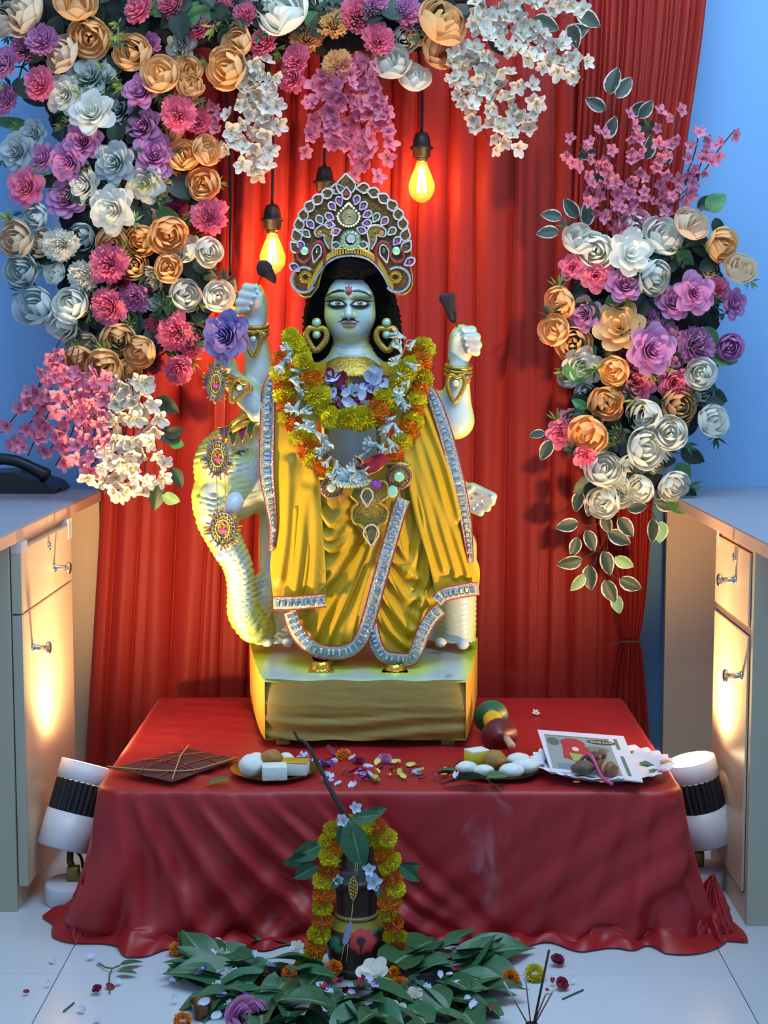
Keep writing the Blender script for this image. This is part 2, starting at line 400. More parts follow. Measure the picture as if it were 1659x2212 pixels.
single('backdrop_curtain', drape('backdrop_curtain', [(235, -260), (240, 200), (228, 700), (216, 1060), (198, 1400), (178, 1720), (172, 1845)], [(1395, -260), (1395, 200), (1390, 700), (1385, 1060), (1384, 1400), (1384, 1720), (1384, 1840)], 3.80, .034, 3, n=760),
       'wide pleated red backdrop curtain hanging behind the idol', 'curtain', 'red curtains')
e = thing('side_curtain', 'narrow red curtain gathered with a string on the right of the backdrop', 'curtain', tuple(P(1360, 1850, 3.77)), 'red curtains')
ob('cloth', drape('cloth', [(1262, -260), (1255, 100), (1240, 500), (1262, 900), (1296, 1150), (1322, 1290), (1334, 1370), (1337, 1386), (1330, 1410), (1318, 1480), (1305, 1600), (1300, 1720), (1296, 1838)],
   [(1548, -260), (1520, 60), (1470, 420), (1425, 900), (1407, 1150), (1396, 1290), (1384, 1370), (1382, 1386), (1388, 1410), (1396, 1480), (1405, 1600), (1410, 1720), (1414, 1838)], 3.765, .016, 11, n=420, rows=90), e)
tie = [P(1335 + 50 * t, 1386, 3.765 - .02 * math.sin(math.pi * t)) for t in np.linspace(0, 1, 9)] + [P(1385 - 50 * t, 1386, 3.765 + .012 * math.sin(math.pi * t)) for t in np.linspace(.1, .9, 8)]
ob('tie_string', MB().tube(tie, .0025, 6, closed=True).tube([P(1337, 1388, 3.755), P(1320, 1392, 3.76), P(1300, 1390, 3.77)], .0012, 5).mesh('tie_string', mat('grey_string', '#5a4238', .8)), e)
# ================================================================ table + cloth
ZT = .285; TX0, TX1, TY0, TY1 = -.553, .53, 2.83, 3.60
M_satin = mat('red_satin_cloth', '#981a1e', .42, noise=(5, .3), col2='#8c1219', sheen=.3, bump=(45, .12), spec=.4)
e = thing('low_table', 'low wooden platform table hidden under the red cloth', 'table', (0, 3.2, 0))
ob('tabletop', MB().box((TX0 + .02, TY0 + .02, ZT - .035), (TX1 - .02, TY1 - .02, ZT - .008), .003).mesh('tabletop', mat('plain_wood', '#7d5a3a', .6)), e)
for x in (TX0 + .05, TX1 - .1):
    for y in (TY0 + .06, TY1 - .1): ob('leg', MB().box((x, y, 0), (x + .05, y + .05, ZT - .035)).mesh('leg', MATS['plain_wood'], False), e)
# perimeter walk: back-left -> front-left -> front-right -> back-right with rounded corners
def cloth():
    per = []; R = .035
    for t in np.linspace(0, 1, 60): per.append((TX0, TY1 - (TY1 - TY0 - R) * t, -1, 0))
    for a in np.linspace(0, math.pi / 2, 26)[1:-1]: per.append((TX0 + R - R * math.cos(a), TY0 + R - R * math.sin(a), -math.cos(a), -math.sin(a)))
    for t in np.linspace(0, 1, 230): per.append((TX0 + R + (TX1 - TX0 - 2 * R) * t, TY0, 0, -1))
    for a in np.linspace(0, math.pi / 2, 26)[1:-1]: per.append((TX1 - R + R * math.sin(a), TY0 + R - R * math.cos(a), math.sin(a), -math.cos(a)))
    for t in np.linspace(0, 1, 60): per.append((TX1, TY0 + R + (TY1 - TY0 - R) * t, 1, 0))
    for t in np.linspace(0, 1, 120)[1:-1]: per.append((TX1 - (TX1 - TX0) * t, TY1, 0, 1))
    per = np.array(per); n = len(per); s = np.concatenate([[0], np.cumsum(np.hypot(*np.diff(per[:, :2], axis=0).T))])
    X = per[:, 0]; Y = per[:, 1]
    cl = np.exp(-((X - TX0) ** 2 + (Y - TY0) ** 2) / .012); cr = np.exp(-((X - TX1) ** 2 + (Y - TY0) ** 2) / .012)
    rows = []; NV = 60
    for j in range(NV):
        t = j / (NV - 1); tt = t
        edge = .014 * math.sin(min(t / .06, 1) * math.pi / 2)
        z = ZT - .012 * (1 - math.cos(min(t / .06, 1) * math.pi / 2)) - max(0, t - .06) / .94 * (ZT - .018)
        # diagonal folds sweep from the corners to the middle of the hem on the front
        ph = s * 26 + 6 * t + 3.0 * np.sin(s * 3.1 + 2.2 * t)
        fold = np.sin(ph) * .5 + .35 * np.sin(ph * 1.9 + 1.3 + t * 3) ; fold = np.sign(fold) * np.abs(fold) ** .8
        mid = np.exp(-((X - .20) / .33) ** 2) * (Y < TY0 + .05)     # the right of centre hangs almost flat
        amp = (.004 + .015 * t) * (1 - .75 * mid) * smooth01(np.array(t / .12))
        sx = np.exp(-((X + .32) / .25) ** 2)
        diag = np.zeros(n)
        for x0, sl, am in ((-.525, .05, .012), (-.49, .14, .016), (-.44, .20, .014), (-.385, .27, .017), (-.32, .30, .013), (-.25, .33, .015), (-.17, .30, .010), (-.08, .24, .008), (.27, -.10, .006), (.36, -.12, .009), (.43, -.10, .011), (.48, -.05, .012), (.51, -.01, .010)):
            xc = x0 + sl * t ** 1.25; wd = .010 + .016 * t; d_ = X - xc; diag += am * smooth01(np.array(t / .25)) * (.5 + .5 * t) * (np.exp(-(d_ / wd) ** 2) - .5 * np.exp(-((d_ - 1.8 * wd) / wd) ** 2))
        out = edge + .012 * t + amp * (.9 + fold) + diag * (per[:, 3] < -.5)
        out += (cl * .030 + cr * .016) * t ** 1.7 * (1 + .35 * np.sin(s * 120 + 5 * t)) + (cl + cr) * .012 * np.sin(s * 75 + 9 * t) * t
        back = per[:, 3] > .5; side = (np.abs(per[:, 2]) > .9); out = np.where(side, edge + .015 * t + .020 * t * (1 + np.sin(s * 55 + 2 * t)) * .6, out)
        out += np.where(side, .05 * t ** 2.2 * (np.exp(-((Y - TY0) / .16) ** 2)), 0)
        out = np.where(back, edge + .01 * t, out); zz = z + .004 * np.sin(s * 44 + 2) * t * (t < .97) + (.012 * (1 + np.sin(s * 61 + np.sin(s * 17) * 2)) * smooth01(np.array((t - .9) / .1)) * (cl + cr > .1))
        yy = Y + per[:, 3] * out; xx = X + per[:, 2] * out
        rows.append(np.stack([xx, yy, np.maximum(zz, .004)], 1))
    # hem lying on the floor: two more rows turned outwards
    for k, (o, z) in enumerate(((.012, .010), (.030, .006), (.045, .004))):
        w_ = (.45 + .55 * np.sin(s * 19 + 1.2) ** 2) * (1 + .2 * (cl + cr))
        rows.append(rows[NV - 1] + np.stack([per[:, 2] * o * w_, per[:, 3] * o * w_, np.zeros(n)], 1)); rows[-1][:, 2] = z + .006 * (1 + np.sin(s * 95 + k)) * (k < 2)
    rows = np.array(rows)
    # top sheet: concentric rings from the rim inwards
    top = []; cxm, cym = (TX0 + TX1) / 2, (TY0 + TY1) / 2
    for q in np.linspace(0, 1, 46)[1:]:
        x = X + (cxm - X) * q; y = Y + (cym - Y) * q * .999
        wr = .0030 * np.sin(x * 21 + y * 33 + 2 * np.sin(y * 9)) * np.sin(x * 13 - y * 17) + .0022 * np.sin((x * .6 + y) * 90 + 3 * np.sin(x * 8)) * np.exp(-((x + .38) / .18) ** 2)
        wr += .007 * np.exp(-(((y - 3.5) - .06 * np.sin(x * 9)) / .03) ** 2) * (np.abs(x + .05) > .30)
        wr += .006 * np.exp(-((x * .8 + y - 3.02) / .018) ** 2) * np.exp(-((x - .1) / .12) ** 2)
        top.append(np.stack([x, y, ZT + wr * np.minimum(q * 6, 1) - .0005], 1))
    allr = np.concatenate([np.array(top)[::-1], rows]); v = allr.reshape(-1, 3); f = grid_faces(len(allr), n, True)
    return v, f
v, f = cloth()
me = mk('satin_table_cloth', v, f, M_satin)
single('table_cloth', me, 'red satin cloth draped over the low table down to the floor', 'tablecloth')
# ruffle of spare cloth at the right rear and left foot of the table
def bunch(c, rad, h, seed, name, label):
    r = np.random.default_rng(seed); nu, nv = 90, 26; vs = []
    for j in range(nv):
        t = j / (nv - 1)
        for i in range(nu):
            a = 2 * math.pi * i / nu
            R = rad * (1 - t ** 1.5 * .93) * (1 + .16 * math.sin(a * 7 + 3 * t) + .10 * math.sin(a * 13 + 9 * t + seed) + .05 * math.sin(a * 23 - 14 * t))
            vs.append((c[0] + R * math.cos(a) * .8, c[1] + R * math.sin(a) * 1.3, .003 + h * t * (1 + .22 * math.sin(a * 5 + seed) + .1 * math.sin(a * 11 + 8 * t))))
    f = [tuple(q) for q in grid_faces(nv, nu, True)[:, ::-1]] + [tuple((nv - 1) * nu + k for k in range(nu))]
    single(name, mk(name, vs, f, M_satin), label, 'cloth', 'bunched spare ends of the red cloth')
q = PZ(1548, 2040, 0); bunch((q.x + .005, q.y + .07), .048, .085, 2, 'cloth_bunch', 'bunched end of red cloth heaped on the floor by the right lamp')
q = PZ(150, 2030, 0); bunch((q.x + .02, q.y + .05), .05, .085, 5, 'cloth_bunch', 'bunched end of red cloth heaped on the floor by the left lamp')
# ================================================================ floor spotlights
M_lw = mat('lamp_white_shell', '#c9ccd2', .4, noise=(25, .2), col2='#bcbfc6'); M_lb = mat('lamp_black_ribs', '#16181c', .45)
M_glow = mat('lamp_lens', '#fff2d8', .4, emit=('#ffe2b0', 9)); M_cable = mat('black_cable', '#111214', .5)
def floor_lamp(basepx, botpx, toppx, Yd, lean, label, sgn):
    b = PZ(*basepx, 0.0); e = thing('floor_spotlight', label, 'lamp', tuple(b), 'white and black floor spotlights')
    A = P(*botpx, Yd); B = P(*toppx, Yd + lean); ax = (B - A).normalized(); Ln = (B - A).length; r = .052
    ob('lower_shell', MB().lathe([(r * .96, 0), (r, .003), (r * .985, Ln * .42)], A, ax, 40).mesh('lower_shell', M_lw), e)
    m = MB(); pr = []
    n = 72; R = aim(ax); vs = []; fs = []
    for j, h in enumerate((Ln * .42, Ln * .43, Ln * .775, Ln * .785)):
        for k in range(n):
            rr = r * (.955 if (k % 3) else .9) if j in (1, 2) else r * .9; a = 2 * math.pi * k / n
            vs.append(A + R @ Vector((rr * math.cos(a), rr * math.sin(a), h)))
    m.add(vs, [tuple(x) for x in grid_faces(4, n, True)]); ob('cooling_ribs', m.mesh('cooling_ribs', M_lb, False), e, 'black ribbed cooling collar')
    ob('upper_shell', MB().lathe([(r * .97, Ln * .785), (r * .985, Ln * .79), (r * .97, Ln), (r * .93, Ln), (r * .92, Ln - .006)], A, ax, 40, False).mesh('upper_shell', M_lw), e)
    ob('lens', MB().lathe([(r * .93, Ln - .004), (r * .93, Ln - .0008), (0, Ln - .0002)], A, ax, 40).mesh('lens', M_glow), e, 'glowing warm lens')
    ob('base', MB().lathe([(.056, 0), (.058, .003), (.058, .036), (.054, .041), (0, .042)], b, (0, 0, 1), 40).mesh('base', M_lw), e, 'round white base')
    c = b + Vector((0, 0, .042)); m = MB().box((c.x - .012, c.y - .01, c.z - .002), (c.x + .012, c.y + .01, c.z + .03), .002)
    m.tube([c + Vector((0, 0, .02)), (c + A) / 2 + Vector((0, .02, 0)), A + ax * .03 + Vector((0, .05, 0))], .007, 8); ob('bracket', m.mesh('bracket', mat('brass_bracket', '#7a6a3c', .4, .8)), e)
    ob('cable', MB().tube(spline([A + Vector((0, .02, .004)), A + Vector((-sgn * .03, .03, -.025)), A + Vector((-sgn * .035, .035, -.055)), c + Vector((-sgn * .02, .04, .01)), c + Vector((-sgn * .03, .09, -.036))], 20), .0032, 7).mesh('cable', M_cable), e)
    warm = (1.0, .66, .30); pos = B + ax * .006; ax = (ax + Vector((0, .12, 0))).normalized()
    lamp('floor_spotlight_beam', 'SPOT', pos, 38, warm, pos + ax, spot_size=math.radians(165), spot_blend=.9, shadow_soft_size=.03)
    lamp('floor_spotlight_core', 'SPOT', pos, 36, warm, pos + ax, spot_size=math.radians(70), spot_blend=.8, shadow_soft_size=.03)
floor_lamp((160, 1945), (134, 1832), (186, 1648), 3.03, .05, 'tilted white and black floor spotlight at the left end of the table', -1)
floor_lamp((1506, 1912), (1532, 1818), (1491, 1640), 3.08, .0, 'tilted white and black floor spotlight at the right end, lens glowing', 1)
# ================================================================ arch frame
e = thing('arch_stand', 'thin metal arch stand behind the flowers, carrying the bulbs', 'stand', (-.5, 3.71, 0))
M_rod = mat('dark_rod', '#2a2c2e', .5, .6)
a = P(250, 0, 3.71); b = P(1020, 0, 3.71)
ob('crossbar', MB().tube([(a.x, 3.71, a.z), (b.x, 3.71, b.z)], .008, 10).mesh('crossbar', M_rod), e)
for q in (a, b): ob('post', MB().tube([(q.x, 3.71, q.z), (q.x, 3.87, q.z), (q.x, 3.87, 0)], .008, 10).mesh('post', M_rod), e)
# ================================================================ hanging bulbs
M_sock = mat('black_socket', '#1c1b1a', .45); M_fil = mat('filament', '#ffd9a0', .4, emit=('#ffc070', 60))
M_glass = mat('amber_bulb_glass', '#ff9a50', .1, alpha=.3, emit=('#ff6a18', .45), spec=.2)
def bulb(px, sy0, Yd, top, label, pw):
    """px of the cord, py of the socket top"""
    s = P(px, sy0, Yd); k = Yd / F
    e = thing('pendant_bulb', label, 'light bulb', tuple(s), 'hanging filament bulbs')
    t = P(px - 8, top, Yd)
    ob('cord', MB().tube(spline([s, s + (t - s) * .35 + Vector((.004, 0, 0)), s + (t - s) * .7 + Vector((-.003, 0, 0)), t], 14), .0034, 8).mesh('cord', M_cable), e)
    ob('socket', MB().lathe([(4 * k, 2 * k), (13 * k, -2 * k), (17 * k, -12 * k), (19 * k, -28 * k), (25 * k, -31 * k), (25 * k, -34 * k), (20 * k, -36 * k), (18 * k, -52 * k), (14 * k, -53 * k)], s, n=28).mesh('socket', M_sock), e)
    ob('cap', MB().lathe([(13 * k, -50 * k), (13 * k, -60 * k), (11 * k, -62 * k)], s, n=24).mesh('cap', mat('brass_cap', '#c8a060', .3, 1)), e)
    ob('glass', MB().lathe([(11 * k, -60 * k), (13 * k, -70 * k), (21 * k, -88 * k), (28 * k, -108 * k), (27 * k, -124 * k), (19 * k, -138 * k), (9 * k, -145 * k), (0, -147 * k)], s, n=32).mesh('glass', M_glass), e, 'amber glass bulb')
    m = MB()
    for i in range(6):
        a = i * math.pi / 3; c, d = math.cos(a), math.sin(a)
        m.tube([s + Vector((c * 4 * k, d * 4 * k, -72 * k)), s + Vector((c * 9 * k, d * 9 * k, -125 * k))], .0022, 5)
    ob('filament', m.mesh('filament', M_fil), e, 'glowing filament')
    lamp('pendant_bulb_light', 'POINT', s + Vector((0, 0, -100 * k)), pw, (1, .30, .07), shadow_soft_size=.02)
bulb(911, 286, 3.70, 4, 'lit bulb hanging right of the crown on a black cord', .75)
bulb(588, 442, 3.70, 4, 'lit bulb hanging left of the crown above the raised hand', .75)
bulb(701, 360, 3.70, 4, 'lit bulb almost hidden behind the crown', .5)
bulb(497, 600, 3.70, 4, 'lit bulb mostly hidden behind the violet rose', .6)
# ================================================================ flower meshes (unit radius, axis +Z)
def petal_shell(phi, aw, rf, zf, nu=5, nv=5, ruf=0.0, kr=5, tip=.25, seed=0):
    v = []
    for j in range(nv):
        t = j / (nv - 1)
        wv = aw * (math.sin(math.pi * (.16 + .66 * t)) if t < .999 else .62)
        for i in range(nu):
            u = -1 + 2 * i / (nu - 1); a = phi + wv * u
            te = max(0, t - tip * t * u * u * .8)
            r = rf(te) + ruf * math.sin(kr * u + seed) * t * t; z = zf(te) + ruf * .6 * math.cos(kr * u * 1.3 + seed) * t * t
            v.append((r * math.cos(a), r * math.sin(a), z))
    return v, [tuple(q) for q in grid_faces(nv, nu)]
def flower_mesh(name, kind, seed):
    r = random.Random(seed); m = MB()
    if kind == 'rose':
        L = [(.02, .09, .60, .00, 2, 1.9), (.04, .19, .61, .02, 3, 1.35), (.06, .31, .59, .05, 4, 1.05), (.08, .45, .52, .09, 4, 1.0), (.1, .62, .42, .15, 5, .85), (.1, .80, .28, .2, 5, .82), (.1, .95, .08, .16, 6, .72)]
        for k, (r0, r1, zt, cu, n, aw) in enumerate(L):
            o = r.uniform(0, 6)
            for i in range(n):
                a = o + 2 * math.pi * i / n + r.uniform(-.15, .15); s = r.uniform(.92, 1.06)
                m.add(*petal_shell(a, aw, lambda t: (r0 + (r1 - r0) * t ** .6) * s + cu * t ** 5, lambda t: -.35 + (zt * s + .35) * t ** 1.1 - cu * .9 * t ** 6, 6, 6, .025, 4, .3, r.uniform(0, 6)))
    elif kind == 'peony':
        L = [(.26, .64, 3, .86), (.46, .62, 3, .73), (.66, .56, 4, .68), (.85, .45, 4, .63), (1.0, .28, 5, .54)]
        for k, (Rr, H, n, oo) in enumerate(L):
            o = r.uniform(0, 6)
            for i in range(n):
                a = o + 2 * math.pi * i / n + r.uniform(-.25, .25); s = r.uniform(.93, 1.07); q = oo + r.uniform(-.07, .04) * (k > 0)
                m.add(*petal_shell(a, 2.5 / n + .35, lambda t: Rr * s * math.sin(math.pi * (.08 + q * t)), lambda t: -.5 + (H * s + .5) * (1 - math.cos(math.pi * (.05 + .62 * t))) / 1.52, 7, 7, .018, 3, .3, r.uniform(0, 6)))
    elif kind == 'carnation':
        L = [(.12, .55, 4), (.25, .56, 5), (.4, .52, 6), (.56, .45, 7), (.72, .34, 8), (.88, .16, 8), (.98, -.05, 8)]
        for k, (R, zt, n) in enumerate(L):
            o = r.uniform(0, 6)
            for i in range(n):
                a = o + 2 * math.pi * i / n + r.uniform(-.2, .2); s = r.uniform(.88, 1.06)
                m.add(*petal_shell(a, 1.9 / n + .25, lambda t: .05 + (R * s - .05) * t ** .7, lambda t: -.4 + (zt * s + .4) * t, 6, 5, .07, 6, .1, r.uniform(0, 6)))
    else:   # open, flat wide peony
        L = [(.2, .45, 3), (.42, .42, 4), (.72, .30, 5), (1.0, .10, 6)]
        for k, (R, zt, n) in enumerate(L):
            o = r.uniform(0, 6)
            for i in range(n):
                a = o + 2 * math.pi * i / n; s = r.uniform(.92, 1.05)
                m.add(*petal_shell(a, 2.4 / n + .3, lambda t: .05 + (R * s - .05) * t ** .75, lambda t: -.3 + (zt * s + .3) * t ** 1.3, 6, 6, .02, 3, .25, r.uniform(0, 6)))
    return m.mesh(name, MATS['petal_peach'])
PETAL = dict(H=('petal_peach', '#ffd79c', '#ffc984'), B=('petal_beige', '#f6e2c6', '#ead0aa'), L=('petal_lilac', '#e4a4d4', '#cc86bc'), P=('petal_pink', '#ff9dba', '#f07c9e'), W=('petal_white', '#f8f8ee', '#e8ebe0'), M=('petal_mint', '#d8e4e2', '#c2d0d2'), V=('petal_violet', '#a496d8', '#836ab4'), D=('petal_dark_pink', '#b84a6c', '#90304e'))
for k, (n_, c_, c2_) in PETAL.items(): mat(n_, c_, .6, noise=(3.5, .5), col2=c2_, rand=.10, transl=.42, sheen=.1)
pm = {k: MATS[v[0]] for k, v in PETAL.items()}
FM = {k: [flower_mesh(k, k, s) for s in range(sd, sd + 4)] for k, sd in (('rose', 1), ('peony', 11), ('carnation', 21), ('open', 31))}
# leaves (unit length along +X, flat in XY, normal +Z); attribute 'lu' = distance from the midrib
def leaf_mesh(name, m, wd=.36, tipp=1.0, fold=.12, bend=.15, nu=7, nv=9, heart=0.0, wavy=.0):
    v = []; lu = []
    for j in range(nv):
        t = j / (nv - 1); w_ = wd * (math.sin(math.pi * t ** (.62 if heart else .8)) ** .8 if 0 < t < 1 else 0)
        if heart: w_ = wd * (math.sin(math.pi * min(1, t * .93 + .07) ** .55) ** .75) * (1 - t ** 5)
        for i in range(nu):
            u = -1 + 2 * i / (nu - 1); x = t - heart * abs(u) * (1 - t) ** 3 * .8
            v.append((x, u * w_, fold * abs(u) * w_ / wd - bend * t * t + wavy * math.sin(9 * t + 3 * u) * abs(u))); lu.append(abs(u))
    me = mk(name, v, grid_faces(nv, nu), m)
    a = me.attributes.new('lu', 'FLOAT', 'POINT'); a.data.foreach_set('value', lu); return me
M_leaf = mat('dark_leaf', '#1f3a2c', .5, noise=(6, .4), col2='#162a22', rand=.25)
M_leafg = mat('bright_leaf', '#4d8a4a', .5, noise=(6, .4), col2='#356b3a', rand=.2)
M_sprig = mat('yellow_green_sprig', '#8da24a', .55, rand=.25); M_sprigd = mat('deep_green_sprig', '#35583a', .55, rand=.25)
M_stem = mat('brown_stem', '#4a2c2a', .7); M_gstem = mat('green_stem', '#3c5a34', .6)
M_var = mat('variegated_leaf', '#2e4238', .5, rand=.2)
def variegate(m, edge, lo=.80):
    n = m.node_tree.nodes; L = m.node_tree.links; b = n['Principled BSDF']; src = b.inputs['Base Color'].links[0].from_socket
    a = n.new('ShaderNodeAttribute'); a.attribute_name = 'lu'; t = n.new('ShaderNodeTexNoise'); t.inputs['Scale'].default_value = 5
    tc = n.new('ShaderNodeTexCoord'); L.new(tc.outputs['Object'], t.inputs['Vector'])
    ad = n.new('ShaderNodeMath'); ad.operation = 'MULTIPLY_ADD'; L.new(t.outputs['Fac'], ad.inputs[0]); ad.inputs[1].default_value = .5; L.new(a.outputs['Fac'], ad.inputs[2])
    mr = n.new('ShaderNodeMapRange'); mr.inputs[1].default_value = lo + .25; mr.inputs[2].default_value = lo + .32; L.new(ad.outputs[0], mr.inputs[0])
    mx = n.new('ShaderNodeMix'); mx.data_type = 'RGBA'; L.new(mr.outputs[0], mx.inputs[0]); L.new(src, mx.inputs[6]); mx.inputs[7].default_value = (*lin(edge), 1); L.new(mx.outputs[2], b.inputs['Base Color'])
variegate(M_var, '#c9c4b4'); M_varg = mat('pale_variegated_leaf', '#7aa878', .5, rand=.1); variegate(M_varg, '#cfd6bd')
LEAF = [leaf_mesh('leaf', M_leaf, .3, fold=.1, bend=.2), leaf_mesh('leaf', M_leaf, .38, fold=.05, bend=.05, wavy=.02)]
VLEAF = leaf_mesh('leaf', M_var, .30, fold=.08, bend=.1); VLEAFG = leaf_mesh('leaf', M_varg, .32, fold=.08, bend=.1)
def sprig_mesh(name, m, seed):
    r = random.Random(seed); b = MB()
    for i in range(9):
        a = r.uniform(0, 6.28); el = r.uniform(.2, 1.2); d = Vector((math.cos(a) * math.cos(el), math.sin(a) * math.cos(el), math.sin(el))); s = d.cross(Vector((0, 0, 1))).normalized() * .11
        b.add([Vector((0, 0, 0)), d * .55 + s, d, d * .55 - s], [(0, 1, 2, 3)])
    return b.mesh(name, m)
SPRIG = [sprig_mesh('sprig', M_sprig, i) for i in range(3)]; SPRIGD = [sprig_mesh('sprig', M_sprigd, i + 5) for i in range(3)]
# ================================================================ rose bunches
R1 = random.Random(42)
def facing(px, py, cx, cy, k=.0016):
    """flowers look at the room, turning outwards from the middle of their arrangement"""
    return Vector(((px - cx) * k + R1.uniform(-.28, .28), -1, -(py - cy) * k * .5 + R1.uniform(-.25, .3)))
def bunch_of(name, label, cat, group, heads, Yb, ctr):
    """heads: (px,py,diameter px,kind letter,colour letter[,dy])"""
    K = dict(r='rose', p='peony', c='carnation', o='open')
    cx = sum(h[0] for h in heads) / len(heads); cy = sum(h[1] for h in heads) / len(heads)
    root = P(cx, cy, Yb + .05); e = thing(name, label, cat, tuple(root), group); st = MB()
    for h in heads:
        dy = h[5] if len(h) > 5 else R1.uniform(-.03, .02)
        Yh = Yb + dy; c = P(h[0], h[1], Yh); n = facing(h[0], h[1], *ctr) + (Vector((R1.uniform(-.5, .5), 0, R1.uniform(-.5, .6))) if h[3] == 'p' else Vector((0, 0, 0))); s = h[2] * Yh / F * .56
        ob({'r': 'rose', 'p': 'peony', 'c': 'carnation', 'o': 'open_peony'}[h[3]], R1.choice(FM[K[h[3]]]), e, M=TRS(c, aim(n, R1.uniform(0, 6.28)), (s * R1.uniform(.95, 1.05), s * R1.uniform(.95, 1.05), s * .95)), m=pm[h[4]])
        st.tube([c - n.normalized() * s * .2, c - n.normalized() * s * .9, root], .0022, 5)
        if R1.random() < .8:
            a = R1.uniform(0, 6.28); q = P(h[0] + h[2] * .5 * math.cos(a), h[1] + h[2] * .5 * math.sin(a), Yh + .015)
            ob('sprig', R1.choice(SPRIG if R1.random() < .55 else SPRIGD), e, M=TRS(q, aim((math.cos(a), -.8, -math.sin(a))), .028 * R1.uniform(.8, 1.3)))
    ob('stems', st.mesh('stems', M_gstem), e)
    return e
YL, YR = 3.56, 3.60
GL, GR = 'flower bunches of the left arch', 'flower bunches of the right spray'
CL = (330, 380)
def LB(name, label, heads, top=False): return bunch_of(name, label, 'flowers', GL, heads, YL + (.03 if top else 0), (700, 300) if top else CL)
LB('peony_bunch', 'two beige peonies in the top left corner', [(55, 28, 98, 'p', 'B'), (8, 42, 74, 'p', 'B', .03)])
LB('peony_bunch', 'bunch of six peach peonies in the upper left of the arch', [(162, 8, 84, 'p', 'H'), (192, 82, 82, 'p', 'H'), (135, 115, 76, 'p', 'B'), (257, 80, 56, 'p', 'B', .04), (285, 113, 78, 'p', 'H'), (346, 160, 76, 'p', 'H')])
LB('carnation_bunch', 'lilac ruffled blooms against the blue wall, upper left', [(91, 85, 72, 'c', 'L'), (47, 105, 60, 'c', 'L', .03), (8, 135, 66, 'c', 'L'), (10, 215, 62, 'c', 'L', .04), (84, 180, 72, 'c', 'P')])
LB('rose_bunch', 'four bluish white roses below the upper left peach peonies', [(193, 162, 90, 'r', 'M'), (138, 205, 74, 'r', 'W'), (199, 242, 90, 'r', 'W', -.04), (252, 238, 72, 'r', 'M', .03)])
LB('rose_bunch', 'column of three lilac roses in the middle of the left arch', [(302, 196, 72, 'r', 'L'), (308, 273, 78, 'r', 'L'), (333, 335, 86, 'r', 'L')])
LB('rose_bunch', 'five mauve roses low against the blue wall', [(178, 305, 80, 'r', 'L'), (148, 350, 78, 'r', 'L'), (90, 340, 60, 'r', 'L', .03), (142, 428, 78, 'r', 'L', .03), (55, 403, 76, 'r', 'P')])
LB('rose_bunch', 'four white roses with one tinted grey in the middle of the left arch', [(248, 352, 84, 'r', 'M'), (180, 400, 76, 'r', 'W'), (312, 395, 78, 'r', 'W'), (243, 453, 92, 'r', 'W', -.04)])
LB('peony_bunch', 'six peach peonies along the inner edge of the left arch', [(398, 335, 68, 'p', 'H'), (446, 325, 62, 'p', 'H'), (438, 398, 68, 'p', 'H'), (365, 398, 64, 'p', 'H', .03), (337, 448, 62, 'p', 'B', .04), (365, 285, 62, 'p', 'H', .04)])
LB('carnation_bunch', 'two pink ruffled blooms beside the white blossom spray', [(385, 245, 80, 'c', 'P'), (428, 260, 58, 'c', 'P', .03)])
LB('peony_bunch', 'stack of three small peach buds near the top white blossom spray', [(407, 150, 58, 'p', 'H'), (412, 183, 54, 'p', 'H'), (402, 210, 46, 'p', 'H')])
LB('peony_bunch', 'two peach peonies right above the top left white blossom spray', [(490, 148, 84, 'p', 'H', -.03), (512, 92, 68, 'p', 'H')], True)
LB('carnation_bunch', 'row of six pink ruffled blooms along the top edge, left of centre', [(300, 15, 72, 'c', 'P'), (368, 5, 68, 'c', 'P'), (390, 32, 52, 'c', 'P', .03), (432, 53, 72, 'c', 'P'), (475, 20, 72, 'c', 'P'), (528, 30, 58, 'c', 'P')], True)
LB('rose', 'single greyish white rose under the row of pink blooms', [(390, 95, 62, 'r', 'M', .03)], True)
LB('carnation', 'small lilac bloom tucked between the upper left peach peonies', [(325, 92, 46, 'c', 'L', .04)])
LB('carnation_bunch', 'two pink ruffled blooms at the inner edge beside the red curtain', [(378, 450, 54, 'c', 'D', .03), (452, 465, 78, 'c', 'P')])
LB('rose_bunch', 'two pale roses fading into the blue wall', [(35, 328, 76, 'r', 'M', .04), (70, 290, 60, 'r', 'M', .05)])
LB('peony', 'single pale peony low against the blue wall', [(75, 468, 58, 'p', 'M', .02)])
LB('peony_bunch', 'two beige peonies low against the blue wall', [(32, 515, 80, 'p', 'B'), (90, 525, 60, 'p', 'B', .03)])
LB('carnation_bunch', 'four white blooms in the lower left of the arch', [(131, 530, 76, 'c', 'W'), (176, 515, 58, 'p', 'M', .03), (118, 588, 50, 'p', 'W', .02), (180, 598, 72, 'c', 'W')])
LB('peony_bunch', 'row of six peach peonies across the lower left arch', [(245, 527, 72, 'p', 'H'), (305, 520, 68, 'p', 'H'), (365, 508, 80, 'p', 'H'), (290, 572, 58, 'p', 'H', .02), (364, 578, 58, 'p', 'H'), (325, 605, 54, 'p', 'B', .02)])
LB('peony_bunch', 'two cream peonies leaning on the red curtain by the violet rose', [(402, 537, 64, 'p', 'W', .02), (452, 545, 60, 'p', 'W')])
LB('carnation_bunch', 'pink bloom and mauve rose below the row of peach peonies', [(234, 570, 84, 'c', 'P', -.02), (256, 610, 54, 'r', 'D', .02)])
LB('peony_bunch', 'four bluish white peonies at the lower outer edge of the left arch', [(44, 585, 74, 'p', 'M', .02), (74, 662, 84, 'p', 'M'), (152, 658, 74, 'p', 'W'), (135, 705, 70, 'p', 'W', .01)])
